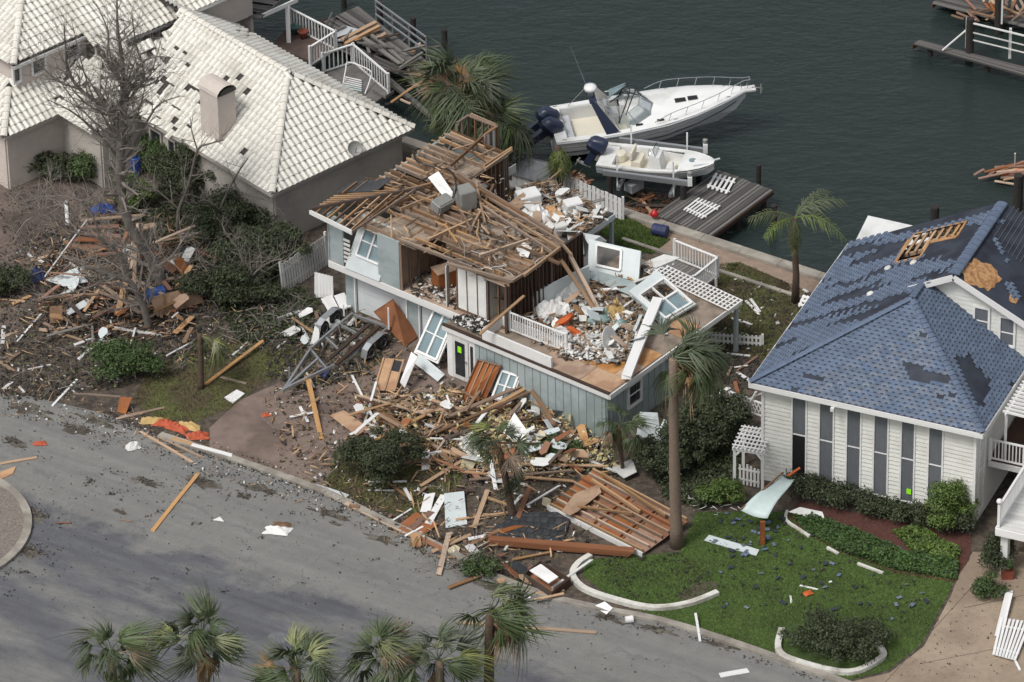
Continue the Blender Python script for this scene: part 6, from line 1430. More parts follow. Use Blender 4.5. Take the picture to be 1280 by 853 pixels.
T_, B_, Rr, Dk, W_, WO = 'wood_tan', 'wood_brown', 'wood_red', 'wood_dark', 'white_paint', 'white_old'
for a in ((190, 665, 248, 592, .18, T_, .03, None, .06, 'long straight tan plank alone in the middle of the street'), (0, 580, 47, 572, .16, T_, .03, None, .05, 'tan board at the tip of the traffic island'),
          (390, 608, 432, 622, .42, 'pale_blue', .03, None, .03, 'pale blue strip of siding lying over the kerb by the shrub'), (613, 676, 790, 690, .34, Rr, .25, .28, .26, 'thick reddish beam lying before the upturned roof section'),
          (573, 778, 743, 791, .2, T_, .03, None, .05, 'tan plank on the street behind the windblown verge palm'), (548, 718, 562, 666, .22, T_, .08, .2, .05, 'short tan plank tipped over the kerb'),
          (430, 628, 535, 680, .22, T_, .1, .06, .06, 'long tan board along the kerb past the shrub'), (384, 472, 402, 549, .2, T_, .5, .05, .05, 'tan plank propped near the trailer tongue'),
          (258, 480, 328, 427, .16, T_, .05, .3, .06, 'tan plank slanting across the street grass'), (783, 471, 822, 375, .42, W_, 2.9, 3.2, .16, 'long thick white beam lying over the terrace edge'),
          (884, 672, 947, 692, .42, 'pale_blue', .05, None, .04, 'pale flat strip on the lawn before the bent awning'), (869, 766, 875, 801, .1, W_, .3, .03, .03, 'thin white stick at the kerb before the lawn'),
          (1036, 728, 1040, 727, .1, W_, .03, None, .03, 'tiny white chip on the lawn'), (1090, 800, 1109, 789, .1, W_, .2, .25, .04, 'white stick across the edge of the round bed'), (988, 745, 989, 754, .08, W_, .02, None, .03, 'small white peg lying on the lawn'),
          (1000, 732, 1022, 737, .08, W_, .03, None, .03, 'thin white splinter in the middle of the lawn'), (900, 845, 935, 838, .3, W_, .03, None, .03, 'white board scrap on the street by the lawn kerb')):
    plank('', *a)
for a in ((176, 540, 240, 578), (195, 545, 253, 572), (213, 548, 290, 570, .2, T_, .1), (240, 556, 290, 570, .2, W_, .12), (70, 654, 88, 654, .06, Rr), (150, 650, 165, 652, .06, B_)): plank(ROAD, *a)
for a in ((150, 522, 205, 510), (92, 492, 150, 496, .1, B_), (146, 524, 200, 511, .14), (66, 507, 96, 475, .1, W_), (98, 449, 137, 417, .14, W_), (208, 445, 240, 428, .06, W_, .2), (290, 445, 310, 428, .1, WO), (276, 472, 308, 480, .14, T_)): plank(GRS, *a)
for a in ((470, 516, 553, 563, .16, T_, .6, .3), (553, 563, 612, 583, .16, T_, .35, .2), (560, 521, 667, 476, .2, B_, .4, 1.1), (560, 540, 665, 481, .2, T_, .3, 1.0), (500, 560, 690, 478, .16, B_, .2, 1.0), (520, 515, 640, 505, .16, T_, .3), (475, 545, 560, 505, .14, B_, .3), (581, 590, 718, 602, .14, T_, .2), (620, 579, 757, 583, .14, T_, .25), (585, 600, 715, 588, .12, B_, .25), (593, 660, 609, 613, .2, T_, .15), (606, 621, 636, 632, .16, T_, .1), (658, 632, 700, 607, .08, W_, .2), (665, 488, 697, 537, .2, B_, 1.2, .3), (680, 520, 705, 545, .18, B_, .5),
          (527, 607, 580, 575, .18, T_, .1, .2), (535, 655, 555, 620, .3, W_, .1), (440, 470, 470, 530, .1, W_, .2), (456, 530, 470, 478, .1, W_, .1, .5), (470, 550, 530, 520, .16, T_, .4), (480, 570, 555, 530, .14, B_, .4), (450, 495, 540, 520, .12, T_, .3), (540, 500, 600, 520, .16, T_, .4), (600, 545, 680, 520, .16, B_, .4), (620, 612, 612, 570, .16, W_, .05, .8), (595, 590, 660, 607, .12, W_, .15), (540, 690, 590, 668, .2, T_, .1), (500, 660, 560, 690, .22, Rr, .1), (625, 665, 660, 655, .25, Rr, .12), (645, 655, 662, 610, .2, Rr, .1, .6), (590, 680, 640, 655, .2, B_, .1), (515, 660, 540, 640, .3, Rr, .12), (570, 650, 640, 640, .12, T_, .1), (700, 560, 770, 590, .12, WO, .2), (430, 570, 470, 600, .1, T_, .1), (640, 700, 690, 690, .12, T_, .1), (670, 742, 705, 738, .16, T_, .1), (690, 735, 740, 700, .12, WO, .1, .3), (480, 600, 515, 625, .12, B_, .1), (560, 735, 600, 720, .18, B_, .1)): plank(FRONT, *a)
for a in ((161, 336, 174, 280, .3, T_, .4, 1.0), (146, 394, 159, 346, .26, T_, .3, .8), (167, 365, 170, 290, .16, T_, .4, 1.0), (101, 276, 180, 269, .2, T_, .5), (86, 308, 139, 310, .3, Rr, .5), (92, 299, 139, 301, .3, Rr, .7), (172, 312, 255, 278, .16, T_, .9, 1.1), (187, 304, 274, 289, .14, T_, .7), (221, 359, 240, 332, .24, T_, .2, .9), (219, 417, 240, 396, .24, T_, .2), (105, 389, 124, 362, .14, T_, .4), (21, 428, 52, 392, .08, W_, .05), (0, 424, 24, 413, .16, T_), (0, 452, 17, 465, .16, T_), (35, 318, 54, 328, .12, W_), (57, 345, 108, 276, .06, WO, .3, 1.0), (120, 392, 172, 385, .16, B_, .3), (130, 358, 175, 392, .2, T_, .5), (125, 365, 170, 384, .16, T_, .4), (110, 320, 150, 316, .2, Rr, .6), (82, 252, 84, 281, .16, W_, .1), (100, 285, 148, 283, .26, Rr, .9), (105, 292, 150, 296, .26, Rr, .8), (172, 285, 195, 282, .4, T_, .9), (60, 420, 115, 405, .14, 'wood_grey', .3), (115, 408, 116, 428, .1, 'wood_grey', .3)): plank(LEFT, *a)
for a in ((700, 324, 745, 390, .18, T_, 4.4, 2.9), (706, 310, 746, 384, .2, B_, 4.5, 2.9), (712, 318, 748, 386, .16, T_, 4.4, 2.9), (640, 350, 690, 345, .14, B_, 4.6, 3.0), (600, 418, 655, 370, .14, T_, 3.4, 4.6), (615, 372, 634, 375, .14, B_, 4.4, 2.8), (616, 318, 635, 372, .22, T_, 5.1, 4.0)): plank(TERR, *a, )
# random timbers that fill the heaps
HEAP = []
def heap(zone, poly_, n, mats, zmax, zb=.03, Lr=(.5, 2.4), wr=(.06, .2), bias=None):
    for x, y in scatter(poly_, n):
        a = random.gauss(bias, .5) if bias is not None and random.random() < .6 else random.uniform(0, math.pi); L = random.uniform(*Lr); p = G(x, y, zb+random.random()**2*zmax); d = V((math.cos(a), math.sin(a), random.uniform(-.12, .12)*min(1, zmax)))*L/2
        q0, q1 = p-d, p+d; q0.z = max(q0.z, zb); q1.z = max(q1.z, zb); mt_ = random.choice(mats)
        HEAP.append((L, mt_, q0, q1, random.uniform(*wr), random.uniform(.03, .06), zone))
RF = [(355, 480), (420, 430), (500, 450), (580, 480), (680, 500), (760, 560), (790, 600), (700, 630), (640, 700), (580, 710), (520, 680), (440, 640), (400, 560)]
RFc = [(440, 500), (560, 490), (690, 500), (740, 560), (700, 600), (620, 600), (540, 590), (470, 560)]
RL = [(60, 320), (95, 275), (200, 272), (260, 300), (270, 370), (240, 420), (160, 430), (100, 420), (50, 400)]
RT_ = [(640, 405), (740, 360), (800, 330), (870, 385), (800, 420), (790, 460), (700, 450)]
RD = [(770, 268), (800, 240), (860, 250), (880, 262), (850, 290), (826, 288)]
heap(FRONT, RFc, 75, (T_, T_, B_, B_, Dk, W_, Rr), .7); heap(FRONT, RF, 45, (T_, B_, W_, WO, Dk), .15, Lr=(.4, 1.5))
heap(LEFT, RL, 60, (T_, Rr, B_, Dk, WO), .7); heap(TERR, RT_, 45, (T_, B_, W_, WO, 'pale_blue'), .4, 2.62, Lr=(.4, 1.6))
heap(DOCKZ, RD, 45, (Rr, B_, Dk, T_), .12, WATER_Z+.04, Lr=(.4, 1.6)); heap(DOCKZ, [(655, 205), (735, 222), (730, 245), (660, 215)], 22, (Rr, B_, T_, WO), .1, WATER_Z+.04, Lr=(.3, 1.1))
heap('strewn about the driveway of the tiled house', [(0, 380), (60, 360), (120, 430), (60, 500), (0, 480)], 16, (T_, B_, WO), .1, Lr=(.4, 1.4))
heap('on the rear deck behind the wreck', [(625, 235), (690, 230), (755, 265), (720, 300), (680, 280)], 24, (T_, B_, W_, WO, 'wood_grey'), .4, 2.56, Lr=(.4, 1.6))
heap('between the wreck and the side fence', [(365, 385), (430, 385), (470, 420), (400, 440), (340, 430)], 20, (T_, B_, W_, WO, 'wood_grey'), .25, Lr=(.4, 1.8))
heap('on the ground beside the terrace post', [(870, 470), (930, 440), (945, 480), (900, 500)], 9, (Rr, B_, W_), .1, Lr=(.5, 1.6))
n_b = len([o for o in C.objects if o.name.startswith('loose_board')]); HEAP.sort(key=lambda h_: -h_[0]*h_[4]); rest = {}
for i, (L, mt_, q0, q1, w_, h_, zone) in enumerate(HEAP):
    if i < 290-n_b: beam('loose_board', mt_, q0, q1, w_, h_, None, label='loose %s board %s' % (COLW[mt_], zone), cat='board', group='%s boards %s' % (COLW[mt_], zone), rough=.25)
    else: rest.setdefault((mt_, zone), MB()).beam(q0, q1, w_, h_)
for (mt_, zone), b in rest.items(): b.build('board_scraps', mt_, None, 'short %s board scraps %s' % (COLW[mt_], zone), 'boards', kind='stuff')
# sheets and wall pieces
def sheet(label, corners, mat, th=.03, name='panel', cat='panel', group=None):
    q = [G(*c) for c in corners]; n = (q[1]-q[0]).cross(q[2]-q[0]).normalized(); n = n if n.dot(CAM-q[0]) > 0 else -n; b = MB(); b.prism([p-n*th for p in q], n, th); return b.build(name, mat, None, label, cat, group, fixn=True)
sheet('reddish plywood sheet leaning on the garage door', [(467, 390, .9), (491, 374, 1.7), (523, 420, .1), (506, 434, .05)], 'wood_red')
sheet('plywood sheet lying before the trailer tongue', [(412, 519, .25), (430, 513, .3), (461, 535, .2), (446, 545, .1)], 'plywood')
sheet('pale blue wall board lying by the small palm', [(555, 617, .2), (580, 614, .2), (584, 655, .06), (557, 660, .06)], 'pale_blue')
sheet('white board standing in the rubble beside the round shrub', [(527, 564, .3), (537, 562, .3), (537, 586, .08), (527, 588, .08)], 'white_paint')
sheet('white narrow cabinet door near the kerb', [(531, 618, .25), (544, 616, .25), (538, 640, .1), (525, 640, .1)], 'white_paint')
sheet('small white square board on the grass', [(280, 497, .05), (296, 487, .1), (306, 492, .1), (291, 504, .05)], 'white_paint')
sheet('white crumpled sheet in the rubble below the blue wall', [(629, 541, .3), (643, 516, .8), (666, 548, .5), (655, 562, .2)], 'white_paint'); sheet('second white sheet behind the crumpled one in the rubble', [(652, 560, .2), (660, 540, .5), (676, 552, .4), (668, 566, .2)], 'white_paint')
sheet('white flat board below the small palm fronds', [(571, 557, .15), (590, 534, .4), (600, 570, .3), (596, 576, .15)], 'drywall'); sheet('pale board pair in the rubble beside the stair', [(575, 545, .4), (588, 548, .3), (600, 572, .2), (590, 575, .2)], 'white_old')
sheet('reddish plywood sheet under the small palm', [(500, 655, .12), (520, 640, .15), (548, 655, .12), (528, 670, .1)], 'wood_red')
sheet('rust brown plywood panel leaning beside the kerb', [(146, 515, .05), (150, 496, .5), (165, 497, .5), (157, 518, .05)], 'wood_red')
sheet('orange plywood sheet propped in the left pile', [(197, 396, .15), (187, 372, .9), (247, 357, .9), (255, 378, .15)], 'plywood'); beam('batten', 'wood_brown', G(207, 394, .2), G(205, 368, .95), .06, .04, None, label='dark batten across the propped orange plywood', cat='board')
sheet('brown board plate standing in the left pile', [(62, 404, .05), (62, 383, .5), (78, 382, .5), (78, 404, .05)], 'wood_brown')
sheet('pale grey sheet crumpled in the left pile', [(57, 350, .3), (95, 335, .5), (110, 352, .4), (80, 358, .3)], 'pale_blue'); sheet('white slanted board at the front of the left pile', [(80, 390, .2), (108, 373, .4), (117, 378, .4), (86, 394, .2)], 'pale_blue')
sheet('pale blue tile shaped scrap at the pile edge', [(205, 330, .3), (220, 323, .4), (226, 328, .4), (210, 333, .3)], 'pale_blue')
sheet('plywood scrap beside the traffic island', [(0, 590, .03), (20, 583, .05), (16, 592, .04), (0, 600, .03)], 'plywood')
dwp = thing('drywall_piece', 'white crumpled drywall piece with brown paper alone on the street', 'drywall', G(347, 662)); crumple('sheet', None, None, 347, 664, 1.05, .55, 'drywall', .22, -.2, 41, parent=dwp); crumple('paper', None, None, 352, 657, .8, .4, 'wood_brown', .18, -.2, 42, parent=dwp); crumple('drywall_piece', 'white drywall lump on the street by the kerb boards', 'drywall', 167, 559, .65, .5, 'drywall', .35, .3, 43); sheet('small white scrap beside a street crack', [(266, 650, .02), (275, 646, .04), (280, 652, .02)], 'drywall')
sheet('pale panel leaning under the left window pair', [(515, 452, .3), (525, 442, .6), (556, 468, .25), (547, 477, .1)], 'pale_blue'); sheet('white board leaning by the plywood pair', [(500, 478, .6), (514, 440, 1.2), (522, 446, 1.1), (506, 485, .4)], 'white_paint')
sheet('wide bluish white slab propped behind the broken crate', [(812, 560, .6), (830, 524, 1.3), (858, 545, 1.0), (836, 572, .4)], 'pale_blue'); sheet('pale panel leaning on the right wall of the wreck', [(795, 548, .5), (800, 515, 1.3), (822, 516, 1.2), (826, 545, .4)], 'pale_blue'); sheet('white table top on the ground by the thin palm', [(765, 586, .3), (790, 573, .35), (796, 590, .3), (780, 598, .25)], 'white_old')
sheet('crumpled white awning strip by the hedge', [(985, 640, .3), (1000, 634, .5), (1028, 640, .4), (1032, 652, .1), (1005, 645, .2)], 'white_old')
sheet('grey sheet of flashing on the terrace edge', [(800, 330, 3.0), (830, 318, 3.1), (850, 322, 3.0), (820, 335, 2.8)], 'white_old')
t_ = thing('leaning_plywood_pair', 'plywood panel with dark square and studs leaning before the garage', 'panel', G(486, 490))
q = [G(468, 488, .15), G(480, 448, 1.0), G(505, 450, 1.0), G(493, 490, .15)]; n_ = (q[1]-q[0]).cross(q[3]-q[0]).normalized(); n_ = n_ if n_.z > 0 else -n_
b = MB(); b.prism(q, n_, .03); b.build('sheathing', 'plywood', t_, fixn=True)
for k_ in (0, .5, 1): beam('stud', 'wood_tan', lerp(q[0], q[3], k_)+n_*.06, lerp(q[1], q[2], k_)+n_*.06, .07, .06, t_, up=n_)
beam('patch', 'black_felt', lerp(lerp(q[0], q[3], .74), lerp(q[1], q[2], .74), .62)+n_*.035, lerp(lerp(q[0], q[3], .74), lerp(q[1], q[2], .74), .95)+n_*.035, .35, .01, t_, up=n_)
t_ = thing('leaning_stud_panel', 'dark red wall frame with studs leaning beside the entry door', 'panel', G(598, 500))
q = [G(574, 502, .1), G(597, 449, 1.7), G(626, 457, 1.7), G(606, 502, .1)]; n_ = (q[1]-q[0]).cross(q[3]-q[0]).normalized(); n_ = n_ if n_.dot(CAM-q[0]) > 0 else -n_
b = MB(); b.prism(q, n_, .03); b.build('sheathing', 'wood_red', t_, fixn=True)
for k_ in (.02, .26, .5, .74, .98): beam('stud', 'wood_red' if k_ not in (.26, .5) else 'wood_tan', lerp(q[0], q[3], k_)+n_*.08, lerp(q[1], q[2], k_)+n_*.08, .05, .12, t_, up=n_)
beam('plate', 'wood_brown', q[1]+n_*.08, q[2]+n_*.08, .06, .12, t_, up=n_)
quad_panel('window_unit', 'white_paint', [G(517, 441, .5), G(547, 455, .5), G(571, 398, 2.0), G(543, 384, 2.0)], .08, holes=((.08, .06, .92, .94, 2),), label='white double window leaning against the garage front', cat='window', fw_=.1)
quad_panel('window_unit', 'white_paint', [G(613, 498, .3), G(638, 506, .3), G(652, 468, 1.5), G(627, 460, 1.5)], .08, holes=((.1, .08, .9, .92, 2),), label='white window frame leaning beside the dark red wall frame', cat='window', fw_=.09)
quad_panel('wall_section', 'pale_blue', [G(735, 338, 2.75), G(798, 352, 2.75), G(801, 314, 3.75), G(736, 299, 3.75)], .12, holes=((.16, .22, .64, .88, 1),), label='pale blue wall section with an empty square window standing on the terrace', cat='wall section', glass=None, fw_=.1)
quad_panel('wall_section', 'pale_blue', [G(786, 364, 3.3), G(831, 403, 2.8), G(870, 380, 2.9), G(822, 338, 3.5)], .12, holes=((.22, .08, .95, .92, 2, (0,)),), label='fallen pale blue wall section with twin windows on the terrace', cat='wall section', glass='glass_blue', fw_=.09)
sheet('long pale blue siding slab lying beneath the empty window wall', [(724, 343, 2.75), (745, 338, 3.0), (792, 352, 3.2), (834, 404, 2.9), (826, 406, 2.75), (785, 368, 2.9)], 'blue_siding', .08); sheet('pale blue sheet by the terrace wall section corner', [(708, 285, 3.0), (728, 290, 3.2), (730, 318, 2.7), (712, 316, 2.7)], 'pale_blue'); sheet('pale blue sheet tipped at the terrace back edge', [(728, 292, 3.0), (750, 296, 3.2), (758, 302, 2.9), (735, 305, 2.8)], 'pale_blue')
# torn panels lying at all angles in the heaps
def torn(zone, poly_, n, mats, zb, zmax, smin=.4, smax=1.3, seed=0):
    rr = random.Random(seed)
    for x, y in scatter(poly_, n, rr):
        c = G(x, y, zb+rr.random()*zmax); a = rr.uniform(0, 6.28); tl = rr.gauss(0, .45); tl2 = rr.gauss(0, .3); L, W = rr.uniform(smin, smax), rr.uniform(.25, .6)
        X = V((math.cos(a), math.sin(a), tl)).normalized()*L/2; Y = V((-math.sin(a), math.cos(a), tl2)).normalized()*W/2; lift = Z*(abs(X.z)+abs(Y.z)); pts = [c-X-Y, c+X*rr.uniform(.7, 1)-Y, c+X+Y*rr.uniform(-.2, .3), c+X*rr.uniform(.3, .9)+Y, c-X*rr.uniform(.2, .8)+Y*rr.uniform(.7, 1.1), c-X+Y*rr.uniform(.2, .8)]
        nn = X.cross(Y).normalized(); mt_ = rr.choice(mats); nm = {'white_paint': 'white', 'drywall': 'chalky white', 'pale_blue': 'pale blue', 'plywood': 'plywood', 'wood_red': 'reddish', 'white_old': 'off-white', 'black_felt': 'black roofing', 'insulation': 'yellowish insulation'}[mt_]
        b = MB(); b.prism([p+lift for p in pts], nn, .025); b.build('torn_panel', mt_, None, 'torn %s panel %s' % (nm, zone), 'panel', 'torn %s panels %s' % (nm, zone), fixn=True)
torn(FRONT, RFc, 34, ('white_paint', 'drywall', 'pale_blue', 'plywood', 'wood_red', 'white_old', 'black_felt', 'plywood'), .05, .45, seed=1); torn(FRONT, RF, 16, ('white_paint', 'pale_blue', 'plywood', 'black_felt', 'insulation'), .03, .1, .3, .8, seed=2)
torn('heaped below the blue wall', [(640, 500), (700, 525), (760, 560), (700, 580), (630, 560)], 18, ('white_paint', 'drywall', 'insulation', 'plywood', 'pale_blue', 'wood_red'), .1, .7, seed=3)
torn(TERR, [(655, 405), (740, 365), (800, 400), (800, 435), (760, 450), (700, 440)], 26, ('white_paint', 'drywall', 'pale_blue', 'plywood', 'white_old'), 2.65, .35, .3, 1.0, seed=4); torn('on the rear deck behind the wreck', [(625, 240), (690, 235), (750, 268), (715, 300), (680, 283)], 18, ('white_paint', 'pale_blue', 'white_old', 'plywood', 'drywall'), 2.6, .5, .4, 1.2, seed=5)
torn(LEFT, RL, 18, ('plywood', 'wood_red', 'white_old', 'black_felt', 'pale_blue'), .1, .5, .4, 1.1, seed=6); torn('between the wreck and the side fence', [(365, 385), (430, 385), (470, 420), (400, 440), (340, 430)], 8, ('white_paint', 'pale_blue', 'white_old'), .05, .2, .3, .9, seed=7)
torn('by the kerb before the upturned roof section', [(570, 690), (680, 700), (720, 745), (640, 735)], 9, ('white_paint', 'plywood', 'black_felt', 'wood_red'), .03, .1, .3, .8, seed=8)
# upturned roof section
rs_ = thing('upturned_roof_section', 'upturned timber roof section with rafters and white fascia on the lawn edge', 'roof section', G(775, 660))
q = [G(684, 634, .12), G(803, 694, .12), G(862, 652, .35), G(742, 588, .65)]; n_ = (q[1]-q[0]).cross(q[3]-q[0]).normalized(); n_ = n_ if n_.z > 0 else -n_
for i in range(4):
    for j in range(2):
        g_ = .004; a_ = lambda s, t: lerp(lerp(q[0], q[1], s), lerp(q[3], q[2], s), t)
        b = MB(); b.prism([a_(i/4+g_, j/2+g_), a_((i+1)/4-g_, j/2+g_), a_((i+1)/4-g_, (j+1)/2-g_), a_(i/4+g_, (j+1)/2-g_)], n_, .03); b.build('sheathing', 'wood_red', rs_, fixn=True)
for k_ in (.04, .17, .31, .45, .59, .73, .87, .97):
    s_ = random.uniform(0, .03); beam('rafter', random.choice(('wood_tan', 'wood_red', 'wood_tan')), lerp(lerp(q[0], q[1], s_), lerp(q[3], q[2], s_), k_)+n_*.12, lerp(lerp(q[0], q[1], .99), lerp(q[3], q[2], .99), k_)+n_*.12, .07, .2, rs_, up=n_)
for s_ in (.2, .45, .72): beam('blocking', 'wood_red', lerp(lerp(q[0], q[1], s_), lerp(q[3], q[2], s_), .1)+n_*.1, lerp(lerp(q[0], q[1], s_), lerp(q[3], q[2], s_), .9)+n_*.1, .05, .12, rs_, up=n_)
beam('fascia', 'white_old', q[0]-n_*.02, q[1]-n_*.02, .08, .26, rs_); beam('cross_beam', 'wood_tan', G(740, 600, .8), G(800, 640, .55), .1, .14, rs_); beam('cross_beam', 'wood_tan', G(752, 592, .9), G(832, 645, .6), .09, .12, rs_); beam('cross_beam', 'wood_tan', G(722, 633, .6), G(790, 642, .6), .06, .08, rs_)
b = MB(); b.prism([G(702, 640, .5), G(718, 618, .6), G(748, 606, .7), G(752, 616, .65), G(722, 640, .5), G(712, 645, .5)], n_, .02); b.build('plywood_patch', 'plywood', rs_, fixn=True)
# black shingled roof flap beside it
bf = thing('black_shingle_flap', 'black shingled roof flap between the kerb and the upturned roof section', 'roofing', G(650, 665))
q = [G(606, 668, .06), G(700, 690, .06), G(716, 640, .12), G(640, 640, .25)]
for i in range(9):
    for j in range(6):
        a_ = lambda s, t: lerp(lerp(q[0], q[1], s), lerp(q[3], q[2], s), t); s0_ = i/9+(.05 if j % 2 else 0); 
        b = MB(); b.prism([a_(s0_+.003, j/6), a_(min(1, s0_+.108), j/6), a_(min(1, s0_+.108), j/6+.155), a_(s0_+.003, j/6+.155)], Z, .012+.008*random.random()); b.build('shingle', 'black_felt', bf, fixn=True)
# bent awning on its post
q = [G(926, 638, 1.0), G(959, 648, .9), G(993, 596, 1.5), G(978, 592, 1.7)]
aw = thing('bent_awning', 'bent pale metal awning torn from the broken window on an orange post', 'awning', G(953, 680))
b = MB(); a_ = lambda s, t: lerp(lerp(q[0], q[1], s), lerp(q[3], q[2], s), t)+Z*(.12*math.sin(t*5)-.1*math.sin(s*3.1))
vs = [a_(i/6, j/8) for j in range(9) for i in range(7)]; fs = [(j*7+i, j*7+i+1, j*7+i+8, j*7+i+7) for j in range(8) for i in range(6)]; b.add(vs, fs); o = b.build('sheet', 'teal_metal', aw, smooth=True); md = o.modifiers.new('thick', 'SOLIDIFY'); md.thickness = .03
beam('edge', 'wood_brown', q[0]+Z*.03, q[3]+Z*.03, .06, .05, aw); beam('post', 'wood_red', G(953, 681, 0), G(953, 681, 0)+Z*1.15, .2, .12, aw); beam('arm', 'orange', G(985, 595, 1.5), G(1000, 585, 1.7), .1, .04, aw)
# broken crate at the kerb
cr_ = thing('broken_crate', 'broken dark timber box with white lid at the kerb', 'crate', G(690, 740))
for a_ in ((655, 722, 690, 745), (690, 745, 712, 728), (655, 722, 676, 706), (676, 706, 712, 728)): beam('side', 'wood_dark', G(a_[0], a_[1], .2), G(a_[2], a_[3], .2), .05, .4, cr_)
b = MB(); b.prism([G(x, y, .05) for x, y in ((655, 722), (690, 745), (712, 728), (676, 706))], Z, .03); b.build('bottom', 'wood_red', cr_, fixn=True)
b = MB(); b.prism([G(662, 714, .6), G(676, 706, .7), G(698, 722, .7), G(686, 730, .55)], Z, .04); b.build('lid', 'white_paint', cr_, fixn=True); beam('slat', 'wood_tan', G(668, 750, .2), G(705, 742, .25), .14, .04, cr_)
# trailer
tr = thing('boat_trailer', 'empty aluminium boat trailer with twin wheels before the garage', 'trailer', G(425, 450))
zt = .55; rr_ = [(354, 488), (384, 473), (435, 449), (453, 434), (486, 410)]; rl_ = [(356, 486), (374, 458), (388, 437), (406, 421), (440, 393)]
for path in (rr_, rl_):
    pts = [G(x, y, zt) for x, y in path]
    for i in range(len(pts)-1): beam('frame_rail', 'alu', pts[i], pts[i+1]+(pts[i+1]-pts[i]).normalized()*.04, .09, .15, tr)
for a_, c_ in (((388, 437), (409, 462)), ((406, 421), (435, 449)), ((424, 406), (464, 426)), ((440, 393), (486, 410))): beam('crossmember', 'alu', G(*a_, zt-.03), G(*c_, zt-.03), .08, .1, tr)
beam('tongue_bar', 'alu', G(354, 488, zt), G(398, 448, zt), .09, .1, tr); b = MB(); b.tube([G(352, 489, zt), G(358, 484, zt)], .06, 8); b.build('coupler', 'grey_metal', tr); beam('jack', 'alu', G(362, 480, .05), G(362, 480, .05)+Z*.85, .08, .08, tr)
for a_, c_ in (((408, 452), (462, 405)), ((420, 456), (474, 408))): beam('bunk', 'wood_dark', G(*a_, zt+.2), G(*c_, zt+.22), .16, .08, tr)
tdir = (G(484, 411, 0)-G(435, 449, 0)).normalized(); tout = V((tdir.y, -tdir.x, 0))
for cs, so in ((((462, 441), (477, 428)), 1), (((404, 410), (419, 397)), -1)):
    cc = []
    for x, y in cs:
        c_ = G(x, y, .33); cc.append(c_); b = MB(); b.lathe([(.16, -.1), (.3, -.1), (.335, -.06), (.335, .06), (.3, .1), (.16, .1)], c_, 18, tout); wl = b.build('wheel', 'rubber', tr)
        b = MB(); b.lathe([(.02, -.06), (.17, -.07), (.19, -.115), (.2, -.115), (.2, .115), (.19, .115), (.17, .07), (.02, .06)], c_, 14, tout); b.build('rim', 'alu', wl)
    a0, a1 = cc[0]-tdir*.45, cc[1]+tdir*.45; fp = [a0-Z*.05, a0+Z*.32+tdir*.12, cc[0]+Z*.48, cc[1]+Z*.48, a1+Z*.32-tdir*.12, a1-Z*.05]
    b = MB()
    for i in range(5): b.beam(fp[i], fp[i+1], .3, .02, up=Z if i in (1, 2, 3) else tdir)
    b.build('fender', 'alu', tr)
beam('guide_post', 'white_paint', G(486, 412, zt), G(486, 412, zt)+Z*1.1, .07, .07, tr); beam('guide_post', 'white_paint', G(430, 395, zt), G(430, 395, zt)+Z*.6, .06, .06, tr)
b = MB(); b.prism([G(398, 468, .3), G(404, 460, .4), G(412, 466, .4), G(406, 474, .3)], Z, .1); b.build('winch_box', 'blue_navy', tr, fixn=True)
# slatted shutters, pallets and picket panels
def slat_panel(label, corners, n, mat='white_paint', w_=.13, name='fallen_fence', rails=2):
    q = [G(*c) for c in corners]; t_ = thing(name, label, 'fence panel', V(((q[0]+q[2])/2).to_tuple())); nn = (q[1]-q[0]).cross(q[3]-q[0]).normalized(); nn = nn if nn.z > 0 else -nn
    for i in range(n): k_ = (i+.5)/n; beam('slat', mat, lerp(q[0], q[1], k_), lerp(q[3], q[2], k_), w_, .03, t_, up=nn)
    for k_ in (.2, .8)[:rails]: beam('rail', mat, lerp(q[0], q[3], k_)-nn*.04, lerp(q[1], q[2], k_)-nn*.04, .09, .05, t_, up=nn)
    return t_
slat_panel('white picket panel lying flat beside the garage corner', [(401, 374, .2), (415, 369, .2), (424, 387, .1), (412, 392, .1)], 4); slat_panel('second white picket panel lying next to the first by the trailer', [(418, 370, .25), (430, 366, .25), (438, 384, .12), (427, 389, .12)], 4, w_=.15)
slat_panel('upright white picket panel behind the flat ones', [(393, 372, .1), (417, 372, .1), (416, 346, 1.1), (393, 340, 1.2)], 6)
slat_panel('white slatted picket panel on the plank dock', [(882, 234, -.1), (910, 243, -.1), (921, 224, -.1), (893, 216, -.1)][::-1], 5, w_=.11); slat_panel('second slatted picket panel sagging off the dock toward the water', [(853, 262, -.12), (878, 274, -.12), (902, 258, -.1), (872, 247, -.1)], 7, w_=.09)
slat_panel('stack of white slatted shutters on the concrete driveway', [(1240, 818, .15), (1270, 826, .15), (1290, 778, .2), (1250, 772, .2)], 8, w_=.1); slat_panel('upright white railing fallen beside the shutters on the driveway', [(1243, 795, .1), (1253, 797, .1), (1266, 742, .3), (1257, 740, .3)], 3, w_=.1)
beam('white_bar', 'white_paint', G(1245, 742, .1), G(1266, 740, .1), .1, .06, None, label='short white bar above the fallen railing on the driveway', cat='board'); beam('white_bar', 'white_paint', G(1266, 820, .1), G(1275, 838, .05), .09, .06, None, label='bent white leg sticking out of the shutter stack', cat='board')
slat_panel('white slatted bench part on the side lawn', [(997, 382, .3), (1004, 368, .5), (1012, 370, .5), (1006, 386, .2)], 3); 
slat_panel('white lattice frame leaning on the landing', [(800, 330, 2.75), (838, 318, 2.8), (845, 330, 2.75), (810, 342, 2.7)], 5, w_=.09)
for a_ in ((915, 398, 940, 406), (932, 376, 948, 392), (938, 374, 950, 390), (1004, 362, 1010, 366), (905, 388, 918, 390)): plank('on the side lawn beside the terrace post', *a_, .12, W_)
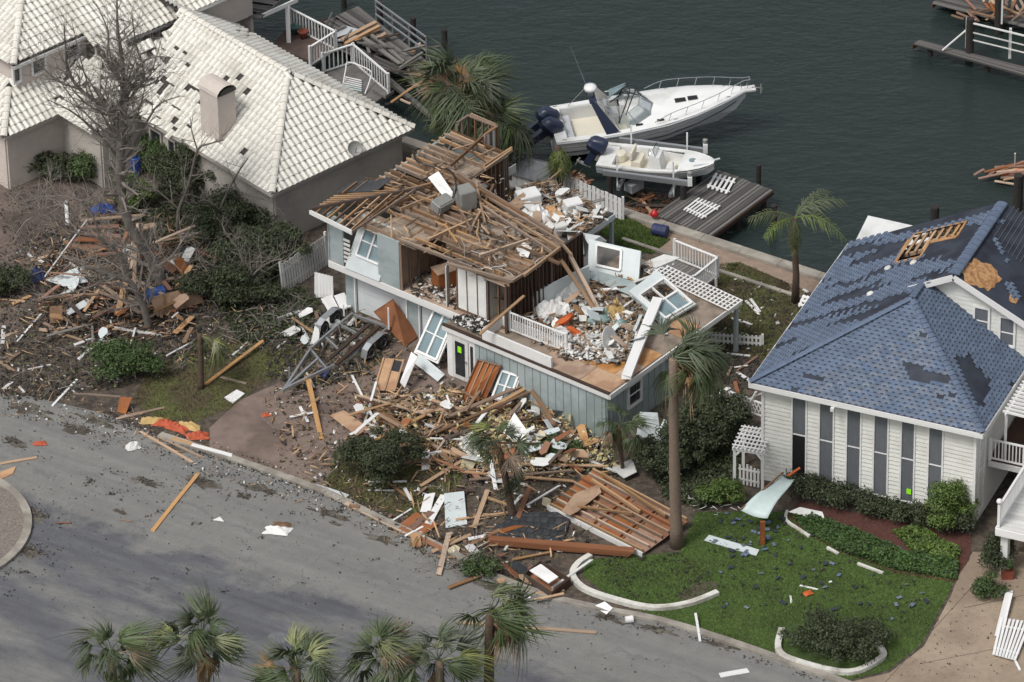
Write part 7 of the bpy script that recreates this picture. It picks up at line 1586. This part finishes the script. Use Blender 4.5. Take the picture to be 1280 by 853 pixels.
# appliances and furniture
def roundbox(name, mat, c, sx, sy, sz, rz, label, cat, bev=.08, tilt=0.0, group=None, parent=None):
    bm = bmesh.new(); bmesh.ops.create_cube(bm, size=1); bmesh.ops.scale(bm, vec=(sx, sy, sz), verts=bm.verts); bmesh.ops.bevel(bm, geom=list(bm.edges), offset=bev, segments=3, affect='EDGES'); 
    me = bpy.data.meshes.new(name); bm.to_mesh(me); bm.free(); me.materials.append(MATS[mat]); me.polygons.foreach_set('use_smooth', [bev > .09]*len(me.polygons))
    return _link(bpy.data.objects.new(name, me), name, parent, Matrix.Translation(V(c)) @ Matrix.Rotation(rz, 4, 'Z') @ Matrix.Rotation(tilt, 4, 'X'), label, cat, group)
ac = thing('air_handler', 'grey metal air handler box sitting on the bare joists', 'appliance', G(582, 258, 5.15)); roundbox('cabinet', 'grey_metal', G(582, 258, 5.15)+Z*.45, .75, .8, .9, .45, None, None, .03, parent=ac); roundbox('duct', 'grey_metal', G(553, 262, 5.15)+Z*.28, .95, .6, .5, .8, None, None, .06, .25, parent=ac)
b = MB(); b.tube(smoothpath([G(566, 248, 5.9), G(570, 236, 6.1), G(568, 222, 5.6), G(560, 212, 5.3), G(540, 208, 5.3), G(522, 202, 5.35), G(517, 190, 5.4), G(524, 186, 5.3)], 5), .045, 6); b.build('flexible_duct', 'black', None, 'black flexible hose snaking over the bare joists', 'hose', smooth=True)
sheet('torn white insulation wrap hanging by the air handler', [(535, 222, 5.4), (548, 214, 5.5), (566, 240, 5.7), (564, 252, 5.3), (556, 248, 5.35)], 'white_paint'); sheet('white plastic scrap caught on the joists beside the broken corner', [(645, 310, 5.2), (655, 303, 5.35), (665, 310, 5.3), (660, 322, 5.2), (650, 320, 5.2)], 'white_paint')
sf = thing('orange_armchair', 'orange armchair overturned in the terrace rubble', 'armchair', G(706, 412, 2.6)); roundbox('seat', 'orange', G(702, 412, 2.85), .8, .7, .3, 1.2, None, None, .1, .6, parent=sf); roundbox('backrest', 'orange', G(706, 400, 3.15), .8, .25, .8, 1.0, None, None, .1, .9, parent=sf); roundbox('armrest', 'orange', G(718, 415, 2.9), .22, .75, .35, 1.2, None, None, .08, .4, parent=sf)
for x, y, sx, sy, sz, rz, lb in ((748, 406, 1.0, .45, .45, .05, 'long teal bolster cushion on the terrace'), (775, 410, .7, .5, .35, .7, 'small teal cushion beside the round table'), (756, 393, .7, .5, .3, .9, 'pale teal cushion among the terrace timbers')): roundbox('cushion', 'teal', G(x, y, 2.62)+Z*sz/2, sx, sy, sz, rz, lb, 'cushion', .14)
for x, y, lb in ((706, 366, 'large pale duvet bundle by the low blue wall'), (690, 392, 'pale bundled bedding beside the white railing')): 
    o = crumple('bedding', lb, 'bedding', x, y, 1.7, 1.3, 'drywall', .9, .4, x, 2.6)
crumple('blanket', 'yellow blanket in the terrace rubble', 'blanket', 771, 394, .7, .7, 'yellow', .9, .5, 3, 2.6)
tb = thing('round_table', 'white round table tipped on its side in the terrace rubble', 'table', G(755, 432, 2.6)); axd = V((.75, -.45, .35)).normalized(); b = MB(); b.lathe([(.02, 0), (.52, 0), (.54, .02), (.52, .05), (.02, .05)], G(761, 424, 3.1), 20, axd); b.build('top', 'white_old', tb)
for k_ in range(3): b = MB(); b.tube([G(757, 425, 3.1), G(748, 430+k_*5-6, 2.75+.15*k_)], .03, 6); b.build('leg', 'white_old', tb)
cb = thing('cabinet', 'brown wooden chest in the opened upper room', 'cabinet', G(557, 358, 2.6)); roundbox('body', 'wood_red', G(557, 356, 2.6)+Z*.4, 1.0, .7, .8, .45, None, None, .02, parent=cb); roundbox('top', 'plywood', G(557, 356, 2.6)+Z*.83, 1.06, .76, .05, .45, None, None, .015, parent=cb)
for x, y, s, lb, mt_, z_ in ((716, 268, .7, 'white appliance box on the rear deck', 'white_paint', 2.55), (700, 292, .5, 'grey cabinet carcass on the rear deck', 'white_old', 2.55), (660, 262, .9, 'large white cabinet lying on the rear deck', 'white_paint', 2.55)):
    roundbox('appliance', mt_, G(x, y, z_)+Z*s*.5, s*1.1, s*.8, s, .4, lb, 'appliance', .03, .12)
crumple('plastic_sheeting', 'white plastic sheeting spread over the rear deck rubble', 'sheeting', 664, 278, 2.2, 1.7, 'white_paint', .9, .4, 44, 2.55); sheet('tan board leaning on the white cabinet', [(633, 256, 3.3), (655, 240, 3.6), (658, 255, 3.2), (640, 268, 3.0)], 'plywood'); sheet('white wall strip along the rear room', [(618, 232, 2.7), (645, 215, 2.7), (645, 205, 3.2), (618, 222, 3.2)], 'white_paint')
# grey gabled dock box / shed roof near the cruiser
sh = thing('grey_shed', 'small shed with grey shingled gable roof behind the wreck', 'shed', G(676, 226)); q0, q1 = G(650, 196, 1.35), G(692, 208, 1.35); dd = (q1-q0); nb_ = V((-dd.y, dd.x, 0)).normalized()
b = MB(); b.prism([q0-nb_*.75-Z*1.35, q1-nb_*.75-Z*1.35, q1+nb_*.75-Z*1.35, q0+nb_*.75-Z*1.35], Z, .95); b.build('wall', 'white_old', sh, fixn=True)
for s in (-1, 1): b = MB(); b.prism([q0-dd*.04, q1+dd*.04, q1+dd*.04+nb_*s*.85-Z*.5, q0-dd*.04+nb_*s*.85-Z*.5], Z, .05); b.build('roof', 'grey_roofing', sh, fixn=True)
# drums, buoy, ceiling fan, pot
def drum(label, p, ax_, mat, r=.28, h=.85):
    b = MB(); b.lathe([(r*.9, 0), (r, .03), (r, h*.32), (r*1.04, h*.34), (r, h*.36), (r, h*.64), (r*1.04, h*.66), (r, h*.68), (r, h-.03), (r*.9, h)], p, 16, ax_); b.build('drum', mat, None, label, 'drum')
drum('upright blue plastic drum by the stucco wall', G(168, 218), (.1, 0, 1), 'blue_plastic', .3, .95); drum('blue plastic drum lying under the bare tree', G(182, 372, .3), (.95, .35, .1), 'blue_plastic', .3, .9); drum('dark blue drum on the seawall beside the red buoy', G(816, 286, .3), (.9, -.4, 0), 'blue_navy', .27, .7)
b = MB(); b.lathe([(.02, 0), (.14, .05), (.2, .18), (.14, .31), (.05, .36), (.02, .42)], G(818, 272, .25), 14); b.build('buoy', 'red_plastic', None, 'round red buoy beside the dark blue drum', 'buoy', smooth=True)
crumple('tarp', 'blue tarp bundle behind the leaning double window', 'tarp', 543, 425, 1.1, .8, 'blue_plastic', .9, .3, 14); crumple('tarp', 'crumpled blue tarp behind the left pile', 'tarp', 130, 264, 1.2, .5, 'blue_plastic', .5, .1, 15); crumple('bag', 'dark navy bag at the drive edge of the left pile', 'bag', 47, 348, .8, .7, 'blue_navy', .7, .3, 16)
beam('dock_locker', 'gelcoat_grey', G(785, 236, -.6), G(800, 228, -.6), .5, .4, None, label='pale locker half sunk under the skiff', cat='locker')
cf = thing('ceiling_fan', 'white ceiling fan lying on the brick driveway', 'fan', G(380, 518)); b = MB(); b.lathe([(.12, 0), (.14, .08), (.08, .14)], G(380, 518, .02), 12); b.build('motor', 'white_old', cf)
for a in (.3, 1.87, 3.44, 5.0): p = G(380, 518, .1); d = V((math.cos(a), math.sin(a), 0)); beam('blade', 'white_paint', p+d*.12, p+d*.62, .13, .02, cf)
pt = thing('planter', 'square pinkish planter with dry plant under the white deck', 'planter', G(1259, 722)); b = MB(); c_ = G(1259, 722)
b.prism([c_+V((x, y, 0)) for x, y in ((-.24, -.2), (.24, -.2), (.24, .2), (-.24, .2))], Z, .36); b.build('pot', 'terracotta', pt, fixn=True); v, f = leafcloud([(c_.x, c_.y, .6, .25, .25, .25)], 300, .06, 77); npmesh('foliage', v, f, 'leaf', pt)
b = MB(); b.lathe([(.02, 0), (.14, 0), (.15, .3), (.02, .3)], G(782, 775, .15), 12, (1, .2, 0)); b.build('bucket', 'white_paint', None, 'white bucket on its side in the gutter', 'bucket'); sheet('white bent gutter piece on the kerb by the edging', [(742, 758, .1), (756, 752, .25), (766, 760, .2), (758, 768, .05)], 'white_paint')
ry = thing('orange_tarp', 'orange and yellow fabric heap at the driveway kerb', 'tarp', G(228, 538)); 
for i, (x, y, m_) in enumerate(((205, 530, 'orange_red'), (222, 536, 'orange_red'), (236, 534, 'yellow'), (246, 546, 'orange_red'), (190, 527, 'yellow'))): crumple('fold', None, None, x, y, .95, .5, m_, .26, random.uniform(-.6, .2), i, parent=ry)
crumple('cloth', 'orange cloth scrap on the street', 'cloth', 50, 555, .55, .3, 'orange_red', .15, .1, 11); crumple('cloth', 'orange red cloth patch on the brick driveway', 'cloth', 333, 519, .4, .3, 'orange_red', .12, .3, 12); crumple('cloth', 'crumpled orange scrap on the front lawn', 'cloth', 1010, 742, .4, .3, 'orange', .12, .5, 13, .06)
# sagging service cables
for i, (a_, c_, s_) in enumerate(((( 655, 330, 5.1), (628, 455, .2), .4), ((648, 335, 5.0), (655, 490, .4), .3), ((632, 352, 4.9), (648, 352, 5), .8), ((663, 345, 4.9), (690, 470, .5), .8))):
    p, q = G(*a_), G(*c_); b = MB(); b.tube([lerp(p, q, k_/10)-Z*math.sin(k_/10*math.pi)*s_ for k_ in range(11)], .018, 5); b.build('cable', 'cable', None, 'thin black cable hanging from the broken corner of the joists', 'cable', 'cables hanging from the broken corner')
random.seed(55)
wr = thing('wire_tangle', 'tangle of pale wires and strips at the broken corner of the joists', 'wires', G(635, 325, 5))
for i in range(38):
    p = G(random.gauss(625, 22), random.gauss(322, 12), 5.15); pts = [p]
    d = V((random.gauss(0, 1), random.gauss(0, 1), random.gauss(.2, .4))).normalized()
    for j in range(4): d = (d+V((random.gauss(0, .5), random.gauss(0, .5), random.gauss(-.1, .3)))).normalized(); pts.append(pts[-1]+d*random.uniform(.15, .4))
    b = MB(); b.tube(pts, random.choice((.008, .012, .02)), 4, cap=False); b.build('wire', random.choice(('wood_grey', 'wood_tan', 'cable', 'white_old')), wr)

# small bits nobody could count
def bits(name, label, polys, n, mats, size, zmax=.0, zb=.01, seed=0, flat=.3, cat='debris', thin=False):
    rs = np.random.RandomState(seed); rr = random.Random(seed); per = n//len(polys); pts = []
    for pl in polys: pts += scatter(pl, per, rr)
    k = len(pts); c = np.array([tuple(G(x, y, zb)) for x, y in pts]); c[:, 2] += zmax*rs.rand(k)**2
    sx = size[0]+(size[1]-size[0])*rs.rand(k)**2; sy = sx*((.04+.09*rs.rand(k)) if thin else (.25+.6*rs.rand(k))); sz = np.minimum(sx, .08)*flat*(.3+rs.rand(k)); a = rs.rand(k)*6.283; tl = rs.randn(k)*.35; tl2 = rs.randn(k)*.3
    X = np.stack([np.cos(a), np.sin(a), tl], 1)*sx[:, None]/2; Y = np.stack([-np.sin(a), np.cos(a), tl2], 1)*sy[:, None]/2; H = np.stack([0*a, 0*a, 1+0*a], 1)*sz[:, None]
    up = np.abs(X[:, 2])+np.abs(Y[:, 2]); c[:, 2] += up
    V8 = np.stack([c-X-Y, c+X-Y*rs.uniform(.4, 1.2, (k, 1)), c+X*rs.uniform(.5, 1, (k, 1))+Y, c-X+Y*rs.uniform(.5, 1.1, (k, 1))], 1); T8 = V8+H[:, None, :]; v = np.concatenate([V8, T8], 1).reshape(-1, 3)
    q = np.array([(4, 5, 6, 7), (0, 1, 5, 4), (1, 2, 6, 5), (2, 3, 7, 6), (3, 0, 4, 7)]); f = (q[None]+8*np.arange(k)[:, None, None]).reshape(-1, 4)
    npmesh(name, v, f, mats, None, label, cat, kind='stuff')
M('bits_tan', sr(164, 136, 106), .9, .2, 2, island=.45); M('bits_white', (.62, .62, .6), .9, .1, 2, island=.25); M('bits_dark', sr(56, 52, 48), .95, .3, 2, island=.4); M('bits_yellow', sr(188, 176, 130), .95, .2, 2, island=.3); M('bits_blue', sr(92, 108, 134), .9, .2, 2, island=.4); M('bits_grey', sr(120, 118, 114), .9, .2, 2, island=.4); M('bits_brown', sr(112, 92, 74), .9, .2, 2, island=.45); M('bits_red', sr(118, 74, 52), .9, .2, 2, island=.5)
RYARD = [(330, 500), (380, 440), (430, 400), (560, 440), (690, 510), (770, 580), (800, 640), (700, 700), (600, 725), (520, 690), (440, 640), (350, 580)]
RWALL = [(640, 490), (700, 520), (770, 560), (760, 590), (690, 590), (620, 580), (600, 540)]
RSIDE = [(340, 400), (420, 380), (500, 420), (460, 470), (380, 490), (330, 470)]
RLY = [(0, 330), (60, 280), (150, 250), (270, 300), (340, 380), (350, 430), (180, 480), (60, 500), (0, 500)]
RKERB = [(0, 480), (60, 490), (160, 510), (300, 565), (420, 610), (560, 680), (700, 745), (690, 765), (540, 705), (400, 640), (280, 600), (150, 560), (60, 530), (0, 520)]
RKERB2 = [(130, 512), (200, 540), (300, 575), (420, 618), (560, 688), (640, 728), (640, 735), (560, 697), (420, 628), (300, 585), (200, 552), (130, 525)]
RREAR = [(620, 240), (690, 232), (760, 268), (720, 305), (680, 285)]
bits('wood_splinters', 'wood splinters strewn over the front rubble', [RYARD, RFc, RFc], 2600, 'bits_tan', (.06, .75), .3, seed=1, thin=True)
bits('wood_chips', 'brown wood chips strewn over the front rubble', [RYARD, RFc], 1800, 'bits_brown', (.04, .2), .1, seed=31)
bits('drywall_crumbs', 'white drywall crumbs strewn over the front rubble', [RYARD, RFc, RWALL, RFc], 1700, 'bits_white', (.03, .2), .2, seed=2)
bits('shingle_scraps', 'dark shingle scraps strewn over the front rubble', [RYARD, RSIDE, RFc], 5200, 'bits_dark', (.04, .22), .06, seed=3)
bits('green_scraps', 'torn green leaves strewn over the front rubble', [RYARD, RSIDE], 2200, 'litter_green', (.04, .16), .06, seed=32)
bits('insulation_tufts', 'yellowish insulation tufts below the blue wall', [RWALL, RWALL, RFc], 1300, 'bits_yellow', (.04, .24), .45, seed=4, flat=.7)
bits('left_splinters', 'wood splinters in the pile under the bare tree', [RL, RL, RLY], 1300, 'bits_tan', (.05, .6), .4, seed=5, thin=True); bits('left_scraps', 'dark leaf and shingle scraps over the left yard', [RLY, RLY, RL], 11000, 'bits_dark', (.03, .18), .06, seed=6); bits('left_crumbs', 'pale crumbs over the left yard', [RLY, RL], 500, 'bits_white', (.03, .16), .2, seed=7); bits('left_chips', 'reddish splinters in the left pile', [RL], 500, 'bits_red', (.1, .6), .5, seed=17, thin=True)
bits('left_leaves', 'torn green leaves over the left yard', [RLY], 1800, 'litter_green', (.04, .14), .05, seed=33)
RTC = [(655, 405), (740, 365), (800, 400), (800, 440), (760, 455), (700, 445)]
bits('terrace_rubble', 'white rubble heaped on the terrace', [RTC, [(690, 425), (740, 420), (790, 440), (760, 455), (710, 448)]], 1100, 'bits_white', (.05, .36), .25, 2.6, 8, .5); bits('terrace_splinters', 'wood splinters on the terrace', [RT_, RTC, RREAR], 1300, 'bits_tan', (.06, .8), .3, 2.6, 9, thin=True); bits('terrace_scraps', 'grey scraps on the terrace', [RT_, RTC, RREAR], 1500, 'bits_grey', (.04, .26), .15, 2.6, 10); bits('terrace_dark', 'dark scraps on the terrace', [RT_, RTC, RREAR], 1400, 'bits_dark', (.04, .26), .1, 2.6, 12)
bits('terrace_chips', 'brown chips on the terrace', [RT_, RTC, RREAR], 900, 'bits_brown', (.05, .3), .2, 2.6, 34)
bits('deck_rubble', 'white rubble on the rear deck', [RREAR], 260, 'bits_white', (.06, .4), .3, 2.55, 11, .5)
bits('gutter_litter', 'dark leaf litter along the kerb', [RKERB, RKERB2], 4600, 'bits_dark', (.015, .08), .01, seed=13)
bits('gutter_crumbs', 'pale crumbs along the kerb', [RKERB], 260, 'bits_white', (.03, .12), .01, seed=14); bits('gutter_splinters', 'wood chips along the kerb', [RKERB], 300, 'bits_tan', (.04, .35), .01, seed=15, thin=True)
bits('street_crumbs', 'tiny crumbs over the street', [[(0, 530), (300, 610), (560, 720), (700, 790), (900, 830), (700, 853), (300, 800), (0, 760)]], 900, 'bits_dark', (.015, .07), .0, seed=35)
bits('canal_chips', 'reddish wood chips floating between dock and seawall', [RD, [(655, 205), (735, 222), (730, 245), (660, 215)]], 900, 'bits_red', (.05, .4), .03, WATER_Z+.01, 16, thin=True)
RROOM = [[(490, 345), (540, 335), (605, 375), (600, 395), (520, 372)], [(562, 400), (590, 395), (620, 410), (600, 422)]]
bits('room_clutter', 'pale clutter on the opened upper floor', RROOM, 260, 'bits_white', (.05, .3), .15, 2.6, 18); bits('room_scraps', 'dark clutter on the opened upper floor', RROOM, 400, 'bits_dark', (.05, .3), .15, 2.6, 19)
bits('joist_litter', 'torn lath over the bare joists', [[(430, 260), (560, 170), (640, 195), (605, 215), (705, 305), (680, 335), (600, 340), (500, 300)]], 170, 'bits_tan', (.2, 1.0), .06, 5.16, 20, thin=True); bits('joist_paper', 'grey scraps over the bare joists', [[(540, 225), (620, 215), (700, 300), (660, 335), (600, 330)]], 160, 'bits_grey', (.05, .3), .05, 5.16, 21)
bits('side_chips', 'pale chips over the side lawn', [[(885, 400), (925, 340), (1010, 375), (960, 440), (900, 445)]], 50, 'bits_white', (.04, .2), .01, seed=22); bits('side_scraps', 'dark leaf scraps beside the terrace post', [[(860, 470), (890, 430), (960, 440), (940, 490)], [(885, 400), (925, 340), (1010, 375), (960, 440), (900, 445)]], 2000, 'bits_dark', (.03, .14), .02, seed=23)
bits('arbour_scraps', 'pale scraps in the undergrowth by the tall palm', [[(850, 600), (900, 600), (930, 640), (870, 650)]], 50, 'bits_white', (.06, .4), .1, seed=27, thin=True); bits('courtyard_scraps', 'dark leaf litter on the drive of the tiled house', [[(0, 230), (110, 240), (90, 300), (0, 330)]], 900, 'bits_dark', (.02, .10), .0, seed=28)
bits('lawn_scraps', 'dark leaf scraps over the front lawn', [[(880, 690), (900, 650), (990, 650), (1060, 690), (1140, 725), (1170, 745), (1120, 800), (1000, 760), (900, 760)], [(740, 700), (850, 690), (890, 720), (860, 750), (770, 748)]], 700, 'bits_dark', (.03, .14), .05, .05, 36); bits('drive_scraps', 'leaf specks on the concrete driveway', [[(1110, 845), (1200, 730), (1280, 700), (1280, 850)]], 260, 'bits_dark', (.02, .08), .0, .02, 37)
# leaf drifts on the street (pixel centre, size)
drift = []
rr = random.Random(9)
for x, y, rx, ry, n in ((250, 600, 26, 10, 260), (112, 602, 8, 8, 80), (142, 618, 10, 4, 60), (305, 620, 12, 6, 80), (200, 640, 16, 4, 70), (185, 602, 18, 6, 120), (95, 535, 22, 7, 120), (125, 555, 12, 4, 50), (15, 552, 14, 8, 100), (205, 530, 10, 4, 40), (340, 618, 12, 4, 40), (40, 640, 24, 10, 240), (30, 690, 26, 8, 200), (25, 715, 30, 5, 120), (12, 740, 5, 3, 20), (52, 690, 14, 7, 100), (418, 682, 4, 3, 14), (235, 712, 5, 4, 16), (280, 740, 7, 3, 24), (192, 723, 5, 2, 12), (380, 730, 4, 2, 8), (330, 672, 6, 2, 20), (245, 655, 8, 3, 30), (75, 655, 10, 2, 24), (140, 590, 10, 3, 30), (230, 548, 12, 4, 60), (420, 640, 20, 5, 120), (520, 712, 5, 3, 20), (470, 700, 6, 2, 16), (365, 642, 12, 3, 30), (640, 735, 20, 10, 160), (820, 785, 30, 5, 160), (880, 800, 20, 4, 90), (950, 826, 24, 4, 90), (760, 772, 24, 6, 120), (1000, 843, 10, 3, 40)):
    for i in range(int(n*.8)):
        w_ = .45 if rr.random() < .55 else 1.5
        u_, v_ = rr.gauss(0, rx*w_), rr.gauss(0, ry*w_*.8); drift.append(G(x+u_, y+v_+u_*.3*math.sin(x), .006))
p = np.array([tuple(q) for q in drift]); k = len(p); a = NR.rand(k)*6.28; s = .018+.06*NR.rand(k)**2; t1 = np.stack([np.cos(a), np.sin(a), .25*NR.randn(k)], 1)*s[:, None]; t2 = np.stack([-np.sin(a), np.cos(a), .25*NR.randn(k)], 1)*(s*.5)[:, None]; p[:, 2] += .03
npmesh('leaf_drifts', np.stack([p-t1, p+t2, p+t1, p-t2], 1).reshape(-1, 3), np.arange(4*k).reshape(-1, 4), 'litter', None, 'dark wet leaf drifts on the grey street', 'leaves', kind='stuff')
M('silt', sr(78, 72, 64), .95, .35, 3, .5, 20, col2=sr(100, 96, 88), c2scale=1.5, world=True)
rr = random.Random(19); b = MB()                               # thin ragged films of silt under the leaf drifts
for x, y, rx, ry in ((250, 602, 30, 9), (185, 603, 20, 6), (95, 536, 26, 8), (35, 512, 40, 9), (120, 525, 30, 7), (18, 553, 16, 8), (42, 645, 16, 12), (36, 690, 20, 9), (215, 560, 26, 6), (330, 612, 30, 6), (410, 642, 26, 6), (305, 621, 12, 4), (480, 675, 26, 6), (820, 787, 30, 4), (760, 772, 26, 5), (620, 735, 26, 8), (420, 655, 10, 3), (150, 640, 10, 3), (900, 806, 26, 4)):
    ps = []
    for i in range(22):
        a = 2*math.pi*i/22; k_ = rr.uniform(.45, 1.15); u_, v_ = math.cos(a)*rx*k_, math.sin(a)*ry*k_; ps.append(G(x+u_, y+v_+.25*u_, .008+.0002*len(b.f)))
    b.add(ps, [tuple(range(21, -1, -1))])
b.build('silt_films', 'silt', None, 'brown silt films drying on the street near the kerb', 'silt', kind='stuff')
# blue shingles blown over the lawn
random.seed(66); me_s = bpy.data.meshes.new('blown_shingle'); me_s.from_pydata([(-.17, -.09, 0), (.17, -.1, .01), (.16, .09, .03), (-.15, .1, .0), (-.17, -.09, .015), (.17, -.1, .025), (.16, .09, .045), (-.15, .1, .015)], [], [(4, 5, 6, 7), (0, 1, 5, 4), (1, 2, 6, 5), (2, 3, 7, 6), (3, 0, 4, 7), (0, 3, 2, 1)]); me_s.materials.append(MATS['shingle'])
me_d = me_s.copy(); me_d.materials[0] = MATS['felt']
for x, y in scatter([(880, 690), (900, 650), (990, 650), (1060, 690), (1140, 725), (1170, 745), (1120, 800), (1000, 760), (900, 760)], 46)+scatter([(895, 640), (985, 645), (960, 700), (890, 690)], 30)+scatter([(1000, 660), (1100, 700), (1190, 720), (1190, 700), (1110, 675), (1040, 655)], 24):
    a = random.uniform(0, 6.28); s = random.uniform(.4, .95); mt_ = me_s if random.random() < .45 else me_d
    _link(bpy.data.objects.new('blown_shingle', mt_), 'blown_shingle', None, Matrix.Translation(G(x, y, .08)) @ Matrix.Rotation(a, 4, 'Z') @ Matrix.Rotation(random.uniform(-.2, .2), 4, 'X') @ Matrix.Scale(s, 4), ('blue' if mt_ is me_s else 'dark')+' shingle blown onto the front lawn', 'shingle', ('blue' if mt_ is me_s else 'dark')+' shingles on the lawn')

# thin fallen branches over the yards
rr = random.Random(91); tw = MB()
for pl, n_ in ((RLY, 420), (RSIDE, 90), (RYARD, 110), ([(0, 225), (110, 235), (150, 250), (120, 300), (0, 330)], 120), ([(240, 290), (340, 330), (400, 390), (360, 430), (280, 410)], 160)):
    for x, y in scatter(pl, n_, rr):
        p = G(x, y, rr.uniform(.02, .35)); a = rr.uniform(0, 6.28); d = V((math.cos(a), math.sin(a), rr.gauss(.15, .25))); L = rr.uniform(.3, 1.6); r = rr.choice((.008, .012, .02)); P = [p]
        for k_ in range(4): d = (d+V((rr.gauss(0, .35), rr.gauss(0, .35), rr.gauss(-.05, .25)))).normalized(); q = P[-1]+d*L/4; q.z = max(q.z, .02); P.append(q)
        tw.tube(P, [r, r*.9, r*.75, r*.55, r*.3], 4, cap=False)
        for k_ in (1, 2, 3):
            if rr.random() < .6: e = (d+V((rr.gauss(0, .8), rr.gauss(0, .8), rr.gauss(.1, .4)))).normalized(); q = P[k_]+e*L*.35; q.z = max(q.z, .02); tw.tube([P[k_], q], [r*.6, r*.25], 3, cap=False)
tw.build('fallen_twigs', 'twig', None, 'grey fallen twigs scattered over the yards', 'twigs', kind='stuff')
